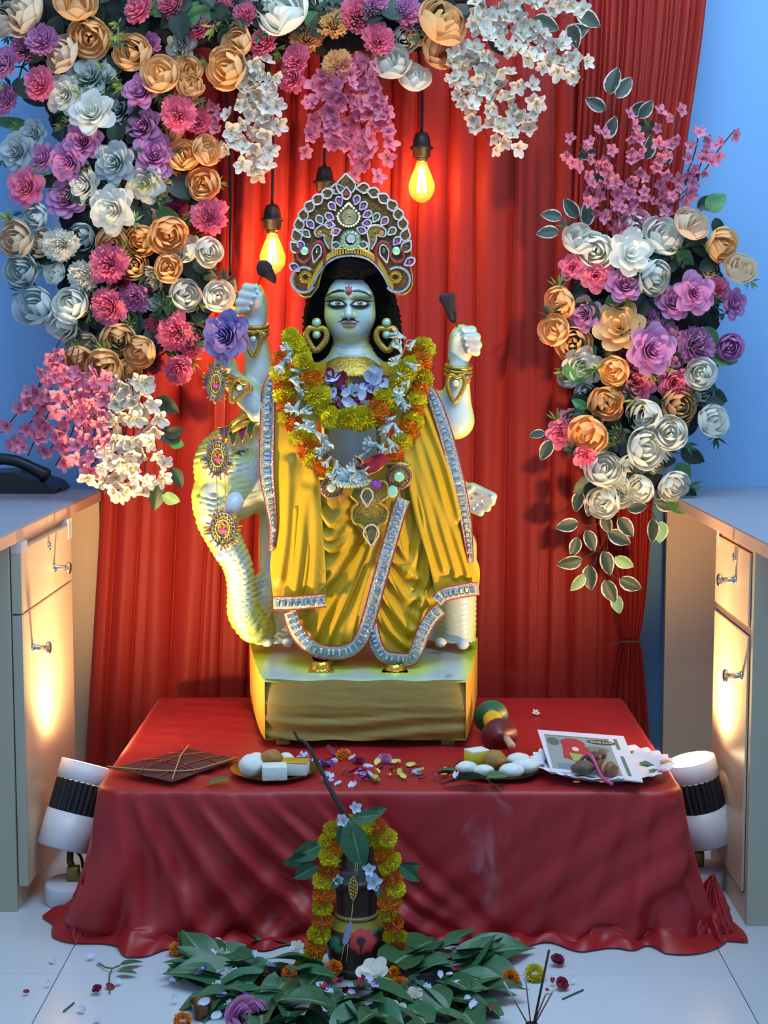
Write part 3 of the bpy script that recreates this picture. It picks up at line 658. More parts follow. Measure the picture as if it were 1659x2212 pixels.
LB('carnation_bunch', 'three pink ruffled blooms in the middle of the lower left arch', [(233, 662, 82, 'c', 'P'), (290, 648, 64, 'c', 'L'), (190, 640, 44, 'c', 'P', .03)])
LB('peony_bunch', 'three cream peonies beside the raised fist of the idol', [(337, 645, 54, 'p', 'W', .03), (402, 638, 66, 'p', 'W'), (472, 638, 64, 'p', 'W')])
LB('carnation_bunch', 'five pink ruffled blooms at the lower inner edge of the left arch', [(378, 718, 80, 'c', 'P'), (415, 745, 60, 'c', 'P'), (338, 705, 54, 'c', 'P', .03), (385, 800, 68, 'c', 'P'), (331, 783, 50, 'c', 'D', .03)])
LB('peony_bunch', 'six orange peach peonies at the bottom of the left arch above the blossom sprays', [(256, 733, 70, 'p', 'H'), (302, 760, 70, 'p', 'H'), (165, 778, 72, 'p', 'H'), (226, 797, 80, 'p', 'H', -.04), (277, 800, 56, 'p', 'H', .01), (190, 742, 50, 'p', 'B', .02)])
LB('peony_bunch', 'two large white peonies at the top edge above the crown', [(612, 25, 108, 'p', 'W', -.03), (575, 8, 66, 'p', 'W')], True)
LB('peony', 'single white peony at the top edge beside the pink ruffled bloom', [(720, 3, 64, 'p', 'W', .02)], True)
LB('carnation_bunch', 'three golden peach ruffled blooms above the crown', [(720, 52, 66, 'c', 'H'), (663, 80, 70, 'c', 'H'), (727, 136, 64, 'c', 'H')], True)
LB('carnation', 'single pink ruffled bloom left of the golden peach blooms', [(567, 90, 66, 'c', 'P')], True)
LB('carnation_bunch', 'three deep pink blooms hanging above the crown, left of its tip', [(639, 125, 62, 'c', 'P'), (629, 167, 64, 'c', 'P'), (622, 72, 40, 'c', 'D', .03)], True)
LB('carnation_bunch', 'three pink ruffled blooms over the pink blossom spray', [(772, 30, 80, 'c', 'P'), (818, 85, 72, 'c', 'P'), (811, 8, 58, 'c', 'L')], True)
LB('carnation_bunch', 'two lilac ruffled blooms at the top edge right of centre', [(879, 20, 66, 'c', 'L'), (889, 48, 54, 'c', 'L', .02)], True)
LB('peony_bunch', 'three cream peonies beside the black cord of the right bulb', [(875, 85, 56, 'p', 'W', .03), (845, 135, 76, 'p', 'W'), (896, 168, 64, 'p', 'W')], True)
LB('peony_bunch', 'large peach peony with two smaller ones at the right end of the arch', [(955, 50, 104, 'p', 'H', -.03), (950, 105, 76, 'p', 'H', .01), (902, 75, 50, 'p', 'H', .03)], True)
CR = (1400, 760)
def RB(name, label, heads): return bunch_of(name, label, 'flowers', GR, heads, YR, CR)
RB('peony_bunch', 'five white peonies along the top of the right spray', [(1251, 516, 74, 'p', 'W'), (1286, 542, 72, 'p', 'W'), (1363, 548, 102, 'o', 'W', -.04), (1433, 510, 82, 'p', 'W'), (1372, 488, 64, 'p', 'W', .03)])
RB('peony_bunch', 'four pale peach peonies at the top right against the blue wall', [(1493, 484, 76, 'p', 'B'), (1560, 529, 74, 'p', 'H'), (1599, 580, 66, 'p', 'B'), (1535, 583, 40, 'p', 'B', .03)])
RB('rose_bunch', 'three pink roses under the white peonies of the right spray', [(1235, 577, 54, 'r', 'P'), (1289, 596, 64, 'r', 'P'), (1350, 615, 74, 'r', 'L')])
RB('peony', 'single greyish white peony in the upper middle of the right spray', [(1414, 602, 72, 'p', 'M')])
RB('rose_bunch', 'four lilac roses at the upper right of the right spray', [(1455, 652, 74, 'r', 'L'), (1501, 633, 80, 'r', 'L', -.03), (1552, 623, 48, 'r', 'P', .03), (1588, 657, 58, 'r', 'L')])
RB('peony_bunch', 'three golden peach peonies at the left edge of the right spray', [(1210, 654, 66, 'p', 'H'), (1197, 714, 64, 'p', 'H'), (1237, 740, 74, 'p', 'H')])
RB('rose_bunch', 'lilac rose and shaded beige peony in the upper left of the right spray', [(1262, 677, 66, 'r', 'L'), (1334, 660, 54, 'p', 'B', .03)])
RB('open_peony', 'single wide open peach peony in the middle of the right spray', [(1337, 706, 104, 'o', 'H', -.02)])
RB('rose_bunch', 'large mauve rose with four smaller ones at the heart of the right spray', [(1408, 757, 98, 'r', 'L', -.05), (1354, 767, 60, 'r', 'D'), (1435, 724, 60, 'r', 'L', .02), (1448, 781, 54, 'r', 'L', .02), (1394, 687, 58, 'r', 'L', .02)])
RB('rose_bunch', 'three white blooms at the left edge of the right spray', [(1257, 791, 80, 'r', 'W'), (1230, 812, 52, 'p', 'M', .03), (1264, 848, 48, 'p', 'M', .03)])
RB('peony_bunch', 'two golden peach peonies left of the mauve roses', [(1327, 801, 60, 'p', 'H'), (1311, 871, 74, 'p', 'H')])
RB('rose_bunch', 'two pink roses below the large mauve rose', [(1374, 828, 80, 'r', 'P'), (1458, 828, 70, 'r', 'P')])
RB('rose_bunch', 'pink ruffled rose and lilac bud on the right edge of the right spray', [(1505, 747, 88, 'c', 'L'), (1578, 750, 54, 'p', 'L', .02)])
RB('peony_bunch', 'three white peonies on the right edge against the blue wall', [(1515, 807, 62, 'p', 'W'), (1518, 848, 46, 'p', 'M', .03), (1542, 908, 70, 'p', 'W')])
RB('peony', 'single golden peach peony above the white peonies on the right', [(1468, 878, 72, 'p', 'H')])
RB('peony_bunch', 'four white peonies in the lower middle of the right spray', [(1394, 898, 74, 'p', 'W'), (1448, 935, 74, 'p', 'W'), (1394, 968, 80, 'p', 'W', -.03), (1425, 997, 56, 'p', 'W', .02)])
RB('rose_bunch', 'four deep pink roses at the lower left of the right spray', [(1237, 911, 54, 'r', 'P'), (1210, 938, 60, 'r', 'P'), (1324, 961, 60, 'r', 'D', .03), (1264, 988, 50, 'r', 'P')])
RB('peony', 'single golden peach peony among the deep pink roses', [(1270, 938, 76, 'p', 'H', -.03)])
RB('peony_bunch', 'five white peonies at the bottom of the right spray', [(1304, 1012, 78, 'p', 'W'), (1361, 1012, 64, 'p', 'W'), (1337, 1062, 74, 'p', 'W'), (1384, 1055, 60, 'p', 'W'), (1304, 1085, 64, 'p', 'W')])
RB('peony', 'single white peony hanging over the corner of the right counter', [(1455, 1052, 64, 'p', 'W')])
# ================================================================ greenery cores
def greenery(name, label, cat, cones, Yc, nleaf, area, seed, nsprig):
    r = random.Random(seed); lo = P(min(min(c[0], c[2]) for c in cones) - 130, max(max(c[1], c[3]) for c in cones) + 130, Yc); hi = P(max(max(c[0], c[2]) for c in cones) + 130, min(min(c[1], c[3]) for c in cones) - 130, Yc)
    sd = SDF((lo.x, Yc - .09, lo.z), (hi.x, Yc + .09, hi.z), .012)
    for (x0, y0, x1, y1, ra, rb) in cones: sd.cone(P(x0, y0, Yc), P(x1, y1, Yc), ra * Yc / F, rb * Yc / F, .03, .42)
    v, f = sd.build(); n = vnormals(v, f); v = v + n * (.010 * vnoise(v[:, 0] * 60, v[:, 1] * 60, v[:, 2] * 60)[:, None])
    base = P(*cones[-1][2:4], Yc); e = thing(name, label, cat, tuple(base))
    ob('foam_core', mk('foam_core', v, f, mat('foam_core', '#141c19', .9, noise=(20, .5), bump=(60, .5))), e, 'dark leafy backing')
    for i in range(nleaf):
        c = r.choice(area); x0, y0, x1, y1, ra, rb = c; t = r.random(); R = ra + (rb - ra) * t; a = r.uniform(0, 6.28); q = r.uniform(.1, 1.12) ** .6
        px = x0 + (x1 - x0) * t + R * q * math.cos(a); py = y0 + (y1 - y0) * t + R * q * math.sin(a); s = r.uniform(38, 70) * Yc / F
        rot = Matrix.Rotation(-a + r.uniform(-.8, .8), 3, 'Y') @ Matrix.Rotation(math.pi / 2 + r.uniform(-.6, .6), 3, 'X')
        ob('leaf', r.choice(LEAF), e, M=TRS(P(px, py, Yc - .045 - .03 * r.random() * (q < 1)), rot, s), m=M_leafg if r.random() < .12 else None)
    for i in range(nsprig):
        c = r.choice(area); x0, y0, x1, y1, ra, rb = c; t = r.random(); R = ra + (rb - ra) * t; a = r.uniform(0, 6.28); q = r.random() ** .5
        px = x0 + (x1 - x0) * t + R * q * math.cos(a); py = y0 + (y1 - y0) * t + R * q * math.sin(a)
        ob('sprig', r.choice(SPRIG + SPRIGD + SPRIGD), e, M=TRS(P(px, py, Yc - .085), aim((math.cos(a) * .8, -1, -math.sin(a) * .8)), r.uniform(.022, .036)))
cl = [(60, 20, 250, 120, 60, 80), (130, 130, 250, 300, 70, 100), (250, 250, 300, 430, 130, 120), (250, 420, 260, 620, 120, 120), (260, 600, 270, 760, 130, 70), (390, 560, 390, 740, 50, 40), (200, 30, 600, 40, 70, 60), (560, 40, 940, 45, 80, 60)]
greenery('arch_greenery', 'dark leaves and backing filling the left flower arch', 'foliage', cl, 3.645, 190, cl, 3, 60)
cr_ = [(1320, 560, 1500, 560, 60, 50), (1330, 620, 1330, 800, 90, 80), (1450, 620, 1440, 880, 110, 80), (1340, 850, 1370, 1030, 90, 60)]
greenery('spray_greenery', 'dark leaves and backing filling the right flower spray', 'foliage', cr_, 3.675, 120, cr_, 5, 40)
# ================================================================ blossom sprays
def blossom_mesh(name, m, mc, seed, round_=.9):
    r = random.Random(seed); b = MB()
    for k in range(5):
        a0 = k * 2 * math.pi / 5 + r.uniform(-.2, .2); up = r.uniform(.15, .75); L = r.uniform(.85, 1.1)
        for_v = []
        for j in range(4):
            t = j / 3; wv = .42 * round_ * math.sin(math.pi * (.12 + .72 * t)) if t < 1 else .18
            for i in range(4):
                u = -1 + 2 * i / 3; x = L * (.08 + .92 * t - .12 * u * u * t); y = wv * u
                for_v.append((x * math.cos(a0) - y * math.sin(a0), x * math.sin(a0) + y * math.cos(a0), up * t ** 1.3 * .75 + .12 * u * u - .15))
        b.add(for_v, [tuple(q) for q in grid_faces(4, 4)])
    nf = len(b.f)
    for k in range(5):
        a = k * 1.256; b.tube([(0, 0, -.1), (.10 * math.cos(a), .10 * math.sin(a), .22)], [.03, .045], 5)
    me = b.mesh(name, [m, mc]); 
    for i, p in enumerate(me.polygons): p.material_index = 0 if i < nf else 1
    return me
M_bw = mat('blossom_white', '#ece8dc', .6, noise=(3, .4), col2='#d8d3ca', rand=.12, transl=.3); M_bp = mat('blossom_pink', '#eb96b0', .6, noise=(3, .5), col2='#d2708f', rand=.15, transl=.3)
M_bc = mat('blossom_yellow', '#b8a83a', .6); M_bpc = mat('blossom_rose_centre', '#a83858', .6)
BLW = [blossom_mesh('blossom', M_bw, M_bc, s) for s in range(4)]; BLP = [blossom_mesh('blossom', M_bp, M_bpc, s + 9) for s in range(4)]
def spray(name, label, stems, meshes, Yd, size, step, spread, seed, stemm, group, start=.15, yj=.02, leaves=0):
    """stems: list of polylines in px"""
    r = random.Random(seed); root = P(*stems[0][0], Yd); e = thing(name, label, 'blossoms', tuple(root), group)
    for pts in stems:
        yo = r.uniform(-yj, yj); m = max(8, int(sum(math.dist(pts[i], pts[i + 1]) for i in range(len(pts) - 1)) / 12)); c = spline(pts, m)
        wp = [P(x, y, Yd + yo * (i / m)) for i, (x, y) in enumerate(c)]
        ob('stem', MB().tube(wp, .0016, 5).mesh('stem', stemm), e)
        ln = 0; nxt = r.uniform(0, step)
        for i in range(1, m):
            ln += math.dist(c[i], c[i - 1])
            if i / m < start or ln < nxt: continue
            nxt = ln + step * r.uniform(.7, 1.3)
            a = r.uniform(0, 6.28); q = spread * r.uniform(.2, 1); s = size * Yd / F * r.uniform(.75, 1.15)
            ob('blossom', r.choice(meshes), e, M=TRS(P(c[i][0] + q * math.cos(a), c[i][1] + q * math.sin(a), Yd + yo - .012 - .018 * r.random()), aim((math.cos(a) * .9 + r.uniform(-.3, .3), -1, -math.sin(a) * .6 + r.uniform(-.5, .4)), r.uniform(0, 6)), s))
    return e
GB = 'blossom sprays'
spray('blossom_spray', 'fan of pink blossom twigs hanging over the telephone', [[(150, 740), (90, 830), (40, 890), (2, 935)], [(150, 745), (105, 850), (60, 920), (15, 960)], [(160, 750), (120, 860), (85, 930), (60, 985)], [(170, 755), (150, 870), (120, 950), (95, 990)], [(180, 760), (170, 880), (145, 960), (120, 1005)], [(190, 765), (190, 880), (172, 950), (160, 1000)], [(200, 770), (210, 880), (200, 960), (185, 1020)], [(205, 780), (230, 880), (225, 950), (195, 1015)], [(140, 720), (110, 770), (85, 830), (60, 880)], [(215, 790), (225, 860), (215, 930)]], BLP, 3.50, 21, 17, 17, 1, M_stem, GB)
spray('blossom_spray', 'cascade of white blossom twigs hanging beside the left counter corner', [[(265, 810), (255, 900), (245, 990), (225, 1068)], [(275, 812), (275, 900), (262, 990), (250, 1065)], [(285, 815), (290, 900), (285, 990), (285, 1070)], [(295, 815), (310, 890), (315, 980), (308, 1070)], [(305, 810), (325, 880), (335, 950), (345, 1035)], [(270, 830), (265, 920), (280, 1000), (262, 1070)], [(250, 830), (240, 930), (225, 1000), (170, 1035)]], BLW, 3.49, 23, 19, 16, 2, M_stem, GB, .08)
spray('blossom_spray', 'column of white blossoms hanging at the left of the red curtain, above a bulb', [[(535, 130), (515, 200), (495, 260), (490, 320)], [(545, 130), (535, 220), (525, 300), (515, 360)], [(555, 130), (555, 220), (550, 300), (550, 375)], [(565, 130), (575, 210), (580, 290), (575, 365)], [(575, 135), (592, 200), (592, 250), (585, 300)], [(550, 140), (545, 240), (560, 320), (568, 375)]], BLW, 3.60, 21, 15, 14, 3, M_stem, GB, .05)
spray('blossom_spray', 'curtain of pink blossoms hanging right above the crown', [[(745, 130), (705, 190), (668, 260), (652, 325)], [(750, 130), (715, 220), (695, 280), (690, 300)], [(760, 130), (735, 220), (720, 290), (712, 330)], [(770, 130), (760, 230), (755, 310), (752, 370)], [(780, 125), (790, 220), (800, 300), (805, 378)], [(790, 130), (820, 220), (835, 290), (840, 345)], [(795, 140), (815, 180), (828, 240), (838, 300)], [(765, 140), (775, 240), (785, 310), (775, 360)], [(740, 140), (690, 175), (672, 210)]], BLP, 3.60, 22, 16, 16, 4, M_stem, GB, .05)
spray('blossom_spray', 'white blossom twigs drooping right of the lit bulb, the lower of two', [[(960, 115), (1000, 190), (1035, 260), (1065, 325)], [(970, 110), (1020, 190), (1060, 260), (1085, 330)], [(980, 105), (1040, 170), (1085, 240), (1115, 315)], [(985, 100), (1060, 160), (1110, 220), (1145, 285)], [(1000, 95), (1080, 150), (1140, 190), (1170, 245)], [(965, 130), (985, 170), (1015, 230)], [(1010, 110), (1050, 180), (1090, 220), (1120, 265)]], BLW, 3.58, 21, 15, 15, 5, M_stem, GB, .03)
spray('blossom_spray', 'white blossom twigs reaching out to the right along the top edge', [[(1010, 15), (1080, 50), (1150, 95), (1230, 150), (1262, 172)], [(1010, 30), (1070, 80), (1140, 120), (1215, 155)], [(1020, 45), (1060, 90), (1120, 115)], [(1020, 5), (1100, 30), (1180, 80), (1265, 140)], [(1060, -20), (1140, 0), (1200, 12), (1262, 22)], [(1100, -25), (1180, -8), (1240, 10)], [(1050, 20), (1130, 80), (1190, 120), (1250, 155)]], BLW, 3.56, 22, 15, 13, 6, M_stem, GB, .03)
spray('blossom_spray', 'upright fan of pink blossom twigs on top of the right spray', [[(1335, 500), (1290, 440), (1255, 370), (1222, 320)], [(1338, 500), (1300, 420), (1270, 340), (1235, 290)], [(1342, 500), (1320, 420), (1295, 340), (1285, 265)], [(1346, 500), (1340, 420), (1320, 360), (1302, 300)], [(1352, 500), (1362, 400), (1365, 310), (1355, 240)], [(1360, 500), (1385, 410), (1380, 330), (1375, 280)], [(1365, 500), (1400, 410), (1425, 320), (1425, 225)], [(1370, 500), (1420, 420), (1450, 330), (1462, 245)], [(1375, 500), (1440, 430), (1490, 360), (1510, 290)], [(1380, 500), (1450, 440), (1520, 370), (1555, 320), (1588, 280)], [(1385, 495), (1460, 440), (1500, 390), (1535, 290)], [(1330, 495), (1285, 450), (1262, 400)], [(1350, 500), (1330, 460), (1340, 410)]], BLP, 3.64, 16, 17, 15, 7, M_stem, GB, .0)
spray('blossom_spray', 'small pink blossom twig between peach peonies and white blossoms', [[(470, 215), (468, 260), (472, 310)], [(465, 215), (455, 270), (468, 350)]], BLP, 3.62, 15, 17, 10, 8, M_stem, GB, .05)
# ================================================================ leaf sprigs
def leafspray(label, stems, leaves, Yd, group='variegated leaf sprigs', m=None):
    """leaves: (px,py of leaf base, angle in image deg (0=right, 90=down), length px, pale?)"""
    e = thing('leaf_sprig', label, 'leaves', tuple(P(*stems[0][0], Yd)), group)
    for s in stems: ob('stem', MB().tube([P(x, y, Yd) for x, y in spline(s, 10)], .0012, 5).mesh('stem', M_stem), e)
    for i, (x, y, a, L, pale) in enumerate(leaves):
        R = Matrix.Rotation(math.radians(a), 3, 'Y') @ Matrix.Rotation(math.pi / 2 + R1.uniform(-.5, .5), 3, 'X')
        ob('leaf', VLEAFG if pale == 1 else VLEAF if pale == 0 else LEAF[i % 2], e, M=TRS(P(x, y, Yd - .006 - .004 * (i % 3)), R, L * Yd / F), m=M_leafg if pale == 3 else None)
leafspray('long variegated leaf sprig hanging below the right flower spray', [[(1330, 1080), (1310, 1150), (1290, 1200), (1280, 1230)], [(1310, 1110), (1312, 1180), (1318, 1230), (1335, 1290)], [(1300, 1130), (1270, 1135), (1255, 1132)], [(1290, 1190), (1260, 1205)], [(1320, 1240), (1345, 1260)]],
    [(1250, 1128, 165, 52, 0), (1303, 1112, 70, 45, 0), (1335, 1118, 50, 55, 0), (1312, 1150, 25, 58, 0), (1265, 1145, 65, 52, 0), (1248, 1160, 105, 46, 0), (1258, 1208, 165, 58, 0), (1302, 1190, 70, 58, 0), (1328, 1203, 30, 48, 1), (1272, 1220, 85, 58, 0), (1262, 1240, 125, 48, 1), (1306, 1252, 65, 58, 0), (1337, 1250, 25, 56, 0), (1330, 1283, 80, 46, 1)], 3.63)
leafspray('variegated leaves hanging at the lower right of the right spray', [[(1380, 1070), (1405, 1100), (1415, 1120)], [(1400, 1090), (1430, 1095), (1440, 1125)]],
    [(1415, 1085, 10, 58, 0), (1445, 1075, 40, 52, 3), (1408, 1120, 85, 55, 0), (1430, 1125, 95, 50, 1), (1355, 1100, -10, 45, 0), (1290, 1060, 110, 60, 0), (1255, 1060, 105, 48, 0), (1290, 1035, 150, 60, 2)], 3.63)
leafspray('variegated leaves above the pink blossom fan, by the curtain', [[(1345, 480), (1335, 380), (1310, 280), (1318, 210)], [(1315, 240), (1335, 215)], [(1360, 420), (1385, 330), (1395, 280)]],
    [(1316, 205, -75, 62, 0), (1332, 212, -55, 55, 0), (1308, 238, -150, 50, 0), (1360, 250, -40, 45, 0), (1380, 255, -50, 48, 0), (1415, 270, 170, 44, 2), (1395, 345, -75, 55, 0), (1288, 325, 160, 44, 0), (1305, 300, -60, 55, 0), (1280, 370, 60, 52, 0), (1432, 360, -70, 45, 0)], 3.67)
leafspray('four variegated leaves at the left edge above the white peonies', [[(1260, 500), (1235, 480), (1200, 490)]], [(1215, 470, 190, 48, 0), (1208, 500, 175, 50, 0), (1250, 470, -130, 52, 0), (1265, 490, -85, 58, 0)], 3.64)
leafspray('two variegated leaves poking left from the deep pink roses', [[(1215, 935), (1190, 938), (1172, 945)]], [(1178, 935, 170, 36, 0), (1190, 950, 115, 50, 0)], 3.62)
leafspray('green leaves on the right edge against the blue wall', [[(1500, 470), (1530, 440), (1550, 430)], [(1490, 1000), (1480, 1060)]], [(1505, 450, -30, 50, 2), (1525, 455, -40, 55, 3), (1545, 470, 75, 44, 2), (1525, 850, 20, 50, 2), (1470, 970, 30, 62, 2), (1462, 1000, 60, 55, 3), (1470, 1050, 35, 45, 2), (1480, 400, -50, 45, 2), (1530, 770, 60, 45, 3)], 3.66, 'plain green leaf sprigs')
leafspray('dark leaves at the right end of the top blossoms', [[(1180, 20), (1230, 40)]], [(1150, 40, 20, 62, 0), (1215, 80, -20, 62, 0), (1230, 50, 70, 56, 0), (1245, 25, 30, 60, 0), (1060, 70, 60, 55, 2), (1100, 5, 50, 50, 2)], 3.62)
leafspray('green leaves beside the hanging white blossoms by the curtain', [[(320, 830), (350, 920), (355, 1040)]], [(335, 860, 30, 60, 2), (345, 930, 30, 50, 2), (355, 940, -15, 45, 2), (365, 955, 10, 34, 3), (340, 1045, 95, 60, 2), (350, 1070, 20, 42, 3), (370, 1010, 60, 50, 2), (355, 800, 10, 60, 2)], 3.60, 'plain green leaf sprigs')
# fern at the left edge
e = thing('fern_frond', 'green fern frond fading into the blue wall at the left edge', 'leaves', tuple(P(60, 290, 3.64)))
wp = [P(x, y, 3.64) for x, y in spline([(80, 300), (50, 275), (20, 265), (-10, 262)], 22)]; ob('stem', MB().tube(wp, .001, 5).mesh('stem', M_gstem), e)
for i, p in enumerate(wp[2:]):
    for sg in (1, -1):
        R = Matrix.Rotation(math.radians(190 + sg * 70), 3, 'Y') @ Matrix.Rotation(math.pi / 2, 3, 'X'); ob('leaflet', LEAF[0], e, M=TRS(p, R, .024 * (1 - i / 34)), m=M_leafg)
# ================================================================ idol statue
IDOL = thing('idol_statue', 'painted idol of a moustached figure standing before a white elephant on a gold plinth', 'statue', (-.09, 3.35, ZT))
M_paint = mat('idol_paint', attr='Col', rough=.28, spec=.5)
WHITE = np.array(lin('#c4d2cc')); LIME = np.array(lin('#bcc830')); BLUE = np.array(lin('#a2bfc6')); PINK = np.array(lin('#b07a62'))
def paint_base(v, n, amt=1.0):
    """airbrushed porcelain paint: white, lime airbrush mixed with painted-in warm bounce light along the turned-away sides, soft blue islands"""
    e = smooth01((.94 - np.abs(n[:, 1])) / .55) * (.8 + .2 * vnoise(v[:, 0] * 30, v[:, 1] * 30, v[:, 2] * 24, 1))  # lime mask by normal: airbrushing plus warm bounce light put into the colour
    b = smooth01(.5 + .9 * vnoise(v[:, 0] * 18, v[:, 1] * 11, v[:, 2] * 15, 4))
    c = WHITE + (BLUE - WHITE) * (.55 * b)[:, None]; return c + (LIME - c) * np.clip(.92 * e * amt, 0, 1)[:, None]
# ---- body: torso, neck, head, four arms
R = lambda r: r * SP
bd = SDF(W(430, 1150, -.16), W(1095, 570, .14), .0030)
bd.cone(W(762, 810), W(768, 1020), R(72), R(70), .02, .85).cone(W(680, 818, .01), W(850, 818, .01), R(46), R(46), .03)
bd.cone(W(760, 800, -.005), W(757, 730, -.005), R(41), R(36), .02)
# head: skull, jaw, chin, cheeks, nose, lips, brow, ears
HD = -.015
hd_prims = [('e', (756, 648), (57, 66, 62), 0), ('e', (756, 690), (51, 56, 46), 0), ('e', (755, 714, -.028), (24, 26, 18), .02), ('e', (728, 684, -.030), (22, 20, 22), .02), ('e', (784, 684, -.030), (22, 20, 22), .02)]
for _, c, r, k in hd_prims: bd.ell(W(c[0], c[1], HD + (c[2] if len(c) > 2 else 0)), (R(r[0]), R(r[1]), R(r[2])), k or .02)
bd.cone(W(753, 646, HD - .060), W(753, 680, HD - .071), R(5), R(8), .008).ell(W(745, 683, HD - .062), (R(6), R(6), R(5)), .006).ell(W(761, 683, HD - .062), (R(6), R(6), R(5)), .006)
bd.ell(W(754, 698, HD - .059), (R(15), R(6), R(3.4)), .005).ell(W(754, 704, HD - .057), (R(12), R(6), R(4)), .005)
bd.cone(W(715, 634, HD - .048), W(745, 632, HD - .060), R(5), R(5), .01).cone(W(764, 632, HD - .060), W(797, 634, HD - .048), R(5), R(5), .01)
for x in (729, 776): bd.ell(W(x, 655, HD - .050), (R(15), R(9), R(8)), .006)
# raised arm, left of picture
bd.cone(W(660, 835), W(592, 842), R(42), R(33), .02).cone(W(592, 842), W(560, 815, -.01), R(33), R(31), .02).cone(W(563, 818, -.01), W(549, 712, -.02), R(33), R(23), .02)
bd.ell(W(551, 660, -.02), (R(27), R(24), R(47)), .014)
for (x0, y0, x1, y1, r) in ((532, 621, 553, 624, 10.5), (523, 636, 548, 641, 10), (517, 653, 542, 657, 10), (516, 671, 535, 669, 9)): bd.cone(W(x0, y0, -.035), W(x1, y1, -.046), R(r), R(r * .85), .004)
bd.cone(W(565, 690, -.02), W(560, 640, -.045), R(11), R(10), .008)
# raised arm, right of picture
bd.cone(W(870, 845), W(955, 893, .0), R(44), R(36), .02).cone(W(955, 893), W(983, 908, -.01), R(36), R(36), .02).cone(W(984, 908, -.01), W(990, 795, -.02), R(37), R(22), .02)
bd.ell(W(997, 743, -.02), (R(28), R(24), R(42)), .014)
for (x0, y0, x1, y1, r) in ((1020, 713, 1000, 713, 10), (1029, 728, 1006, 730, 10), (1032, 745, 1009, 745, 10), (1029, 761, 1012, 758, 9)): bd.cone(W(x0, y0, -.035), W(x1, y1, -.046), R(r), R(r * .85), .004)
bd.cone(W(978, 770, -.02), W(985, 725, -.042), R(11), R(10), .008)
# lower arm with the rose, left of picture
bd.cone(W(640, 890, -.02), W(562, 880, -.04), R(36), R(33), .02).cone(W(562, 880, -.04), W(508, 828, -.06), R(33), R(24), .02).ell(W(488, 795, -.065), (R(25), R(22), R(27)), .014)
for i in range(4): bd.cone(W(470 + i * 9, 770, -.075), W(466 + i * 9, 793, -.092), R(6.5), R(6), .003)
# lower open hand, right of picture
bd.cone(W(930, 1030, .0), W(1004, 1070, .0), R(32), R(27), .02).ell(W(1024, 1074, -.005), (R(30), R(17), R(27)), .012, -.3)
for (x0, y0, x1, y1, r) in ((1020, 1055, 1064, 1073, 13), (1020, 1070, 1062, 1085, 11), (1016, 1083, 1053, 1098, 10.5), (1010, 1094, 1038, 1108, 10)): bd.cone(W(x0, y0, -.012), W(x1, y1, -.022), R(r), R(r * .8), .003)
bd.cone(W(1000, 1060, -.02), W(1020, 1052, -.035), R(9), R(7), .005)
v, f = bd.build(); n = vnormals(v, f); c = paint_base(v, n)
px, py = toPx(v)
for (x, y, rr) in ((540, 668, 22), (1012, 748, 22), (1040, 1080, 26)):
    m_ = ellmask(px, py, x, y, rr, rr, .6) * (n[:, 1] < -.2) * (.45 + .25 * np.sin((np.arctan2(py - y, px - x)) * 22)); c = c + (PINK - c) * np.clip(m_, 0, 1)[:, None]
for y in (751, 767):
    m_ = polymask(px, py, [(727, y - 4), (745, y + 1), (775, y + 1), (795, y - 4)], .6, 1.6) * (n[:, 1] < 0); c = c * (1 - .6 * m_[:, None])
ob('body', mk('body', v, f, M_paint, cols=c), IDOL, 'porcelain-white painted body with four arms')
# ---- finger nails
nm = MB()
for x, y, d in [(552, 620, -.056), (549, 640, -.056), (543, 656, -.056), (536, 668, -.055), (556, 631, -.056), (1001, 712, -.056), (1005, 730, -.056), (1008, 745, -.056), (1012, 757, -.055), (988, 722, -.053), (1062, 1074, -.033), (1040, 1082, -.034), (1030, 1090, -.034), (1022, 1098, -.033)]:
    o_, g_ = lathe([(0, -.002), (R(3.2), -.001), (R(3.4), .0005), (0, .002)], W(x, y, d), (0, -1, .1), 10); nm.add(o_, g_)
ob('nails', nm.mesh('nails', mat('nail_white', '#d8e2ea', .25)), IDOL)
# ---- painted face: fine patch lying on the head
gx, gy = np.meshgrid(np.arange(697, 816.1, .5), np.arange(598, 742.1, .5), indexing='ij')
dirs = np.stack([(gx - CX) / F, -(gy - CY) / F, -np.ones_like(gx)], -1) @ RM.T; dirs /= dirs[..., 1:2]
Yt = np.full(gx.shape, Y0 - .13)
fb = SDF((0, 0, 0), (1, 1, 1), 1); fb.prims = [p for p in bd.prims[3:20]]
fb.prims.insert(0, bd.prims[2])
for it in range(60):
    p_ = np.array([0, 0, 1.1]) + dirs * Yt[..., None]; d = fb.at(p_[..., 0], p_[..., 1], p_[..., 2]); Yt = np.minimum(Yt + d * .8, Y0 + .05)
hit = (np.abs(d) < .002) & (Yt < Y0 - .005)
pts_ = np.array([0, 0, 1.1]) + dirs * (Yt - .0011)[..., None]
vv = pts_.reshape(-1, 3); ff = grid_faces(*gx.shape); hk = hit.ravel(); ff = ff[hk[ff].all(1)]
x, y = gx.ravel(), gy.ravel(); C = np.tile(WHITE, (len(x), 1))
def lay(col, m_): 
    global C
    C = C + (np.array(lin(col)) - C) * np.clip(m_, 0, 1)[:, None]
lay('#b0cbca', np.clip(.8 - np.abs(x - 770) / 60, 0, 1)); lay('#cfd86a', .85 * smooth01((np.abs(x - 760) - 34) / 18)); lay('#c6d060', .5 * ellmask(x, y, 722, 682, 12, 22, .9)); lay('#c6d060', .7 * smooth01((y - 722) / 14)); lay('#c6d060', .7 * ellmask(x, y, 754, 716, 22, 6, .9))
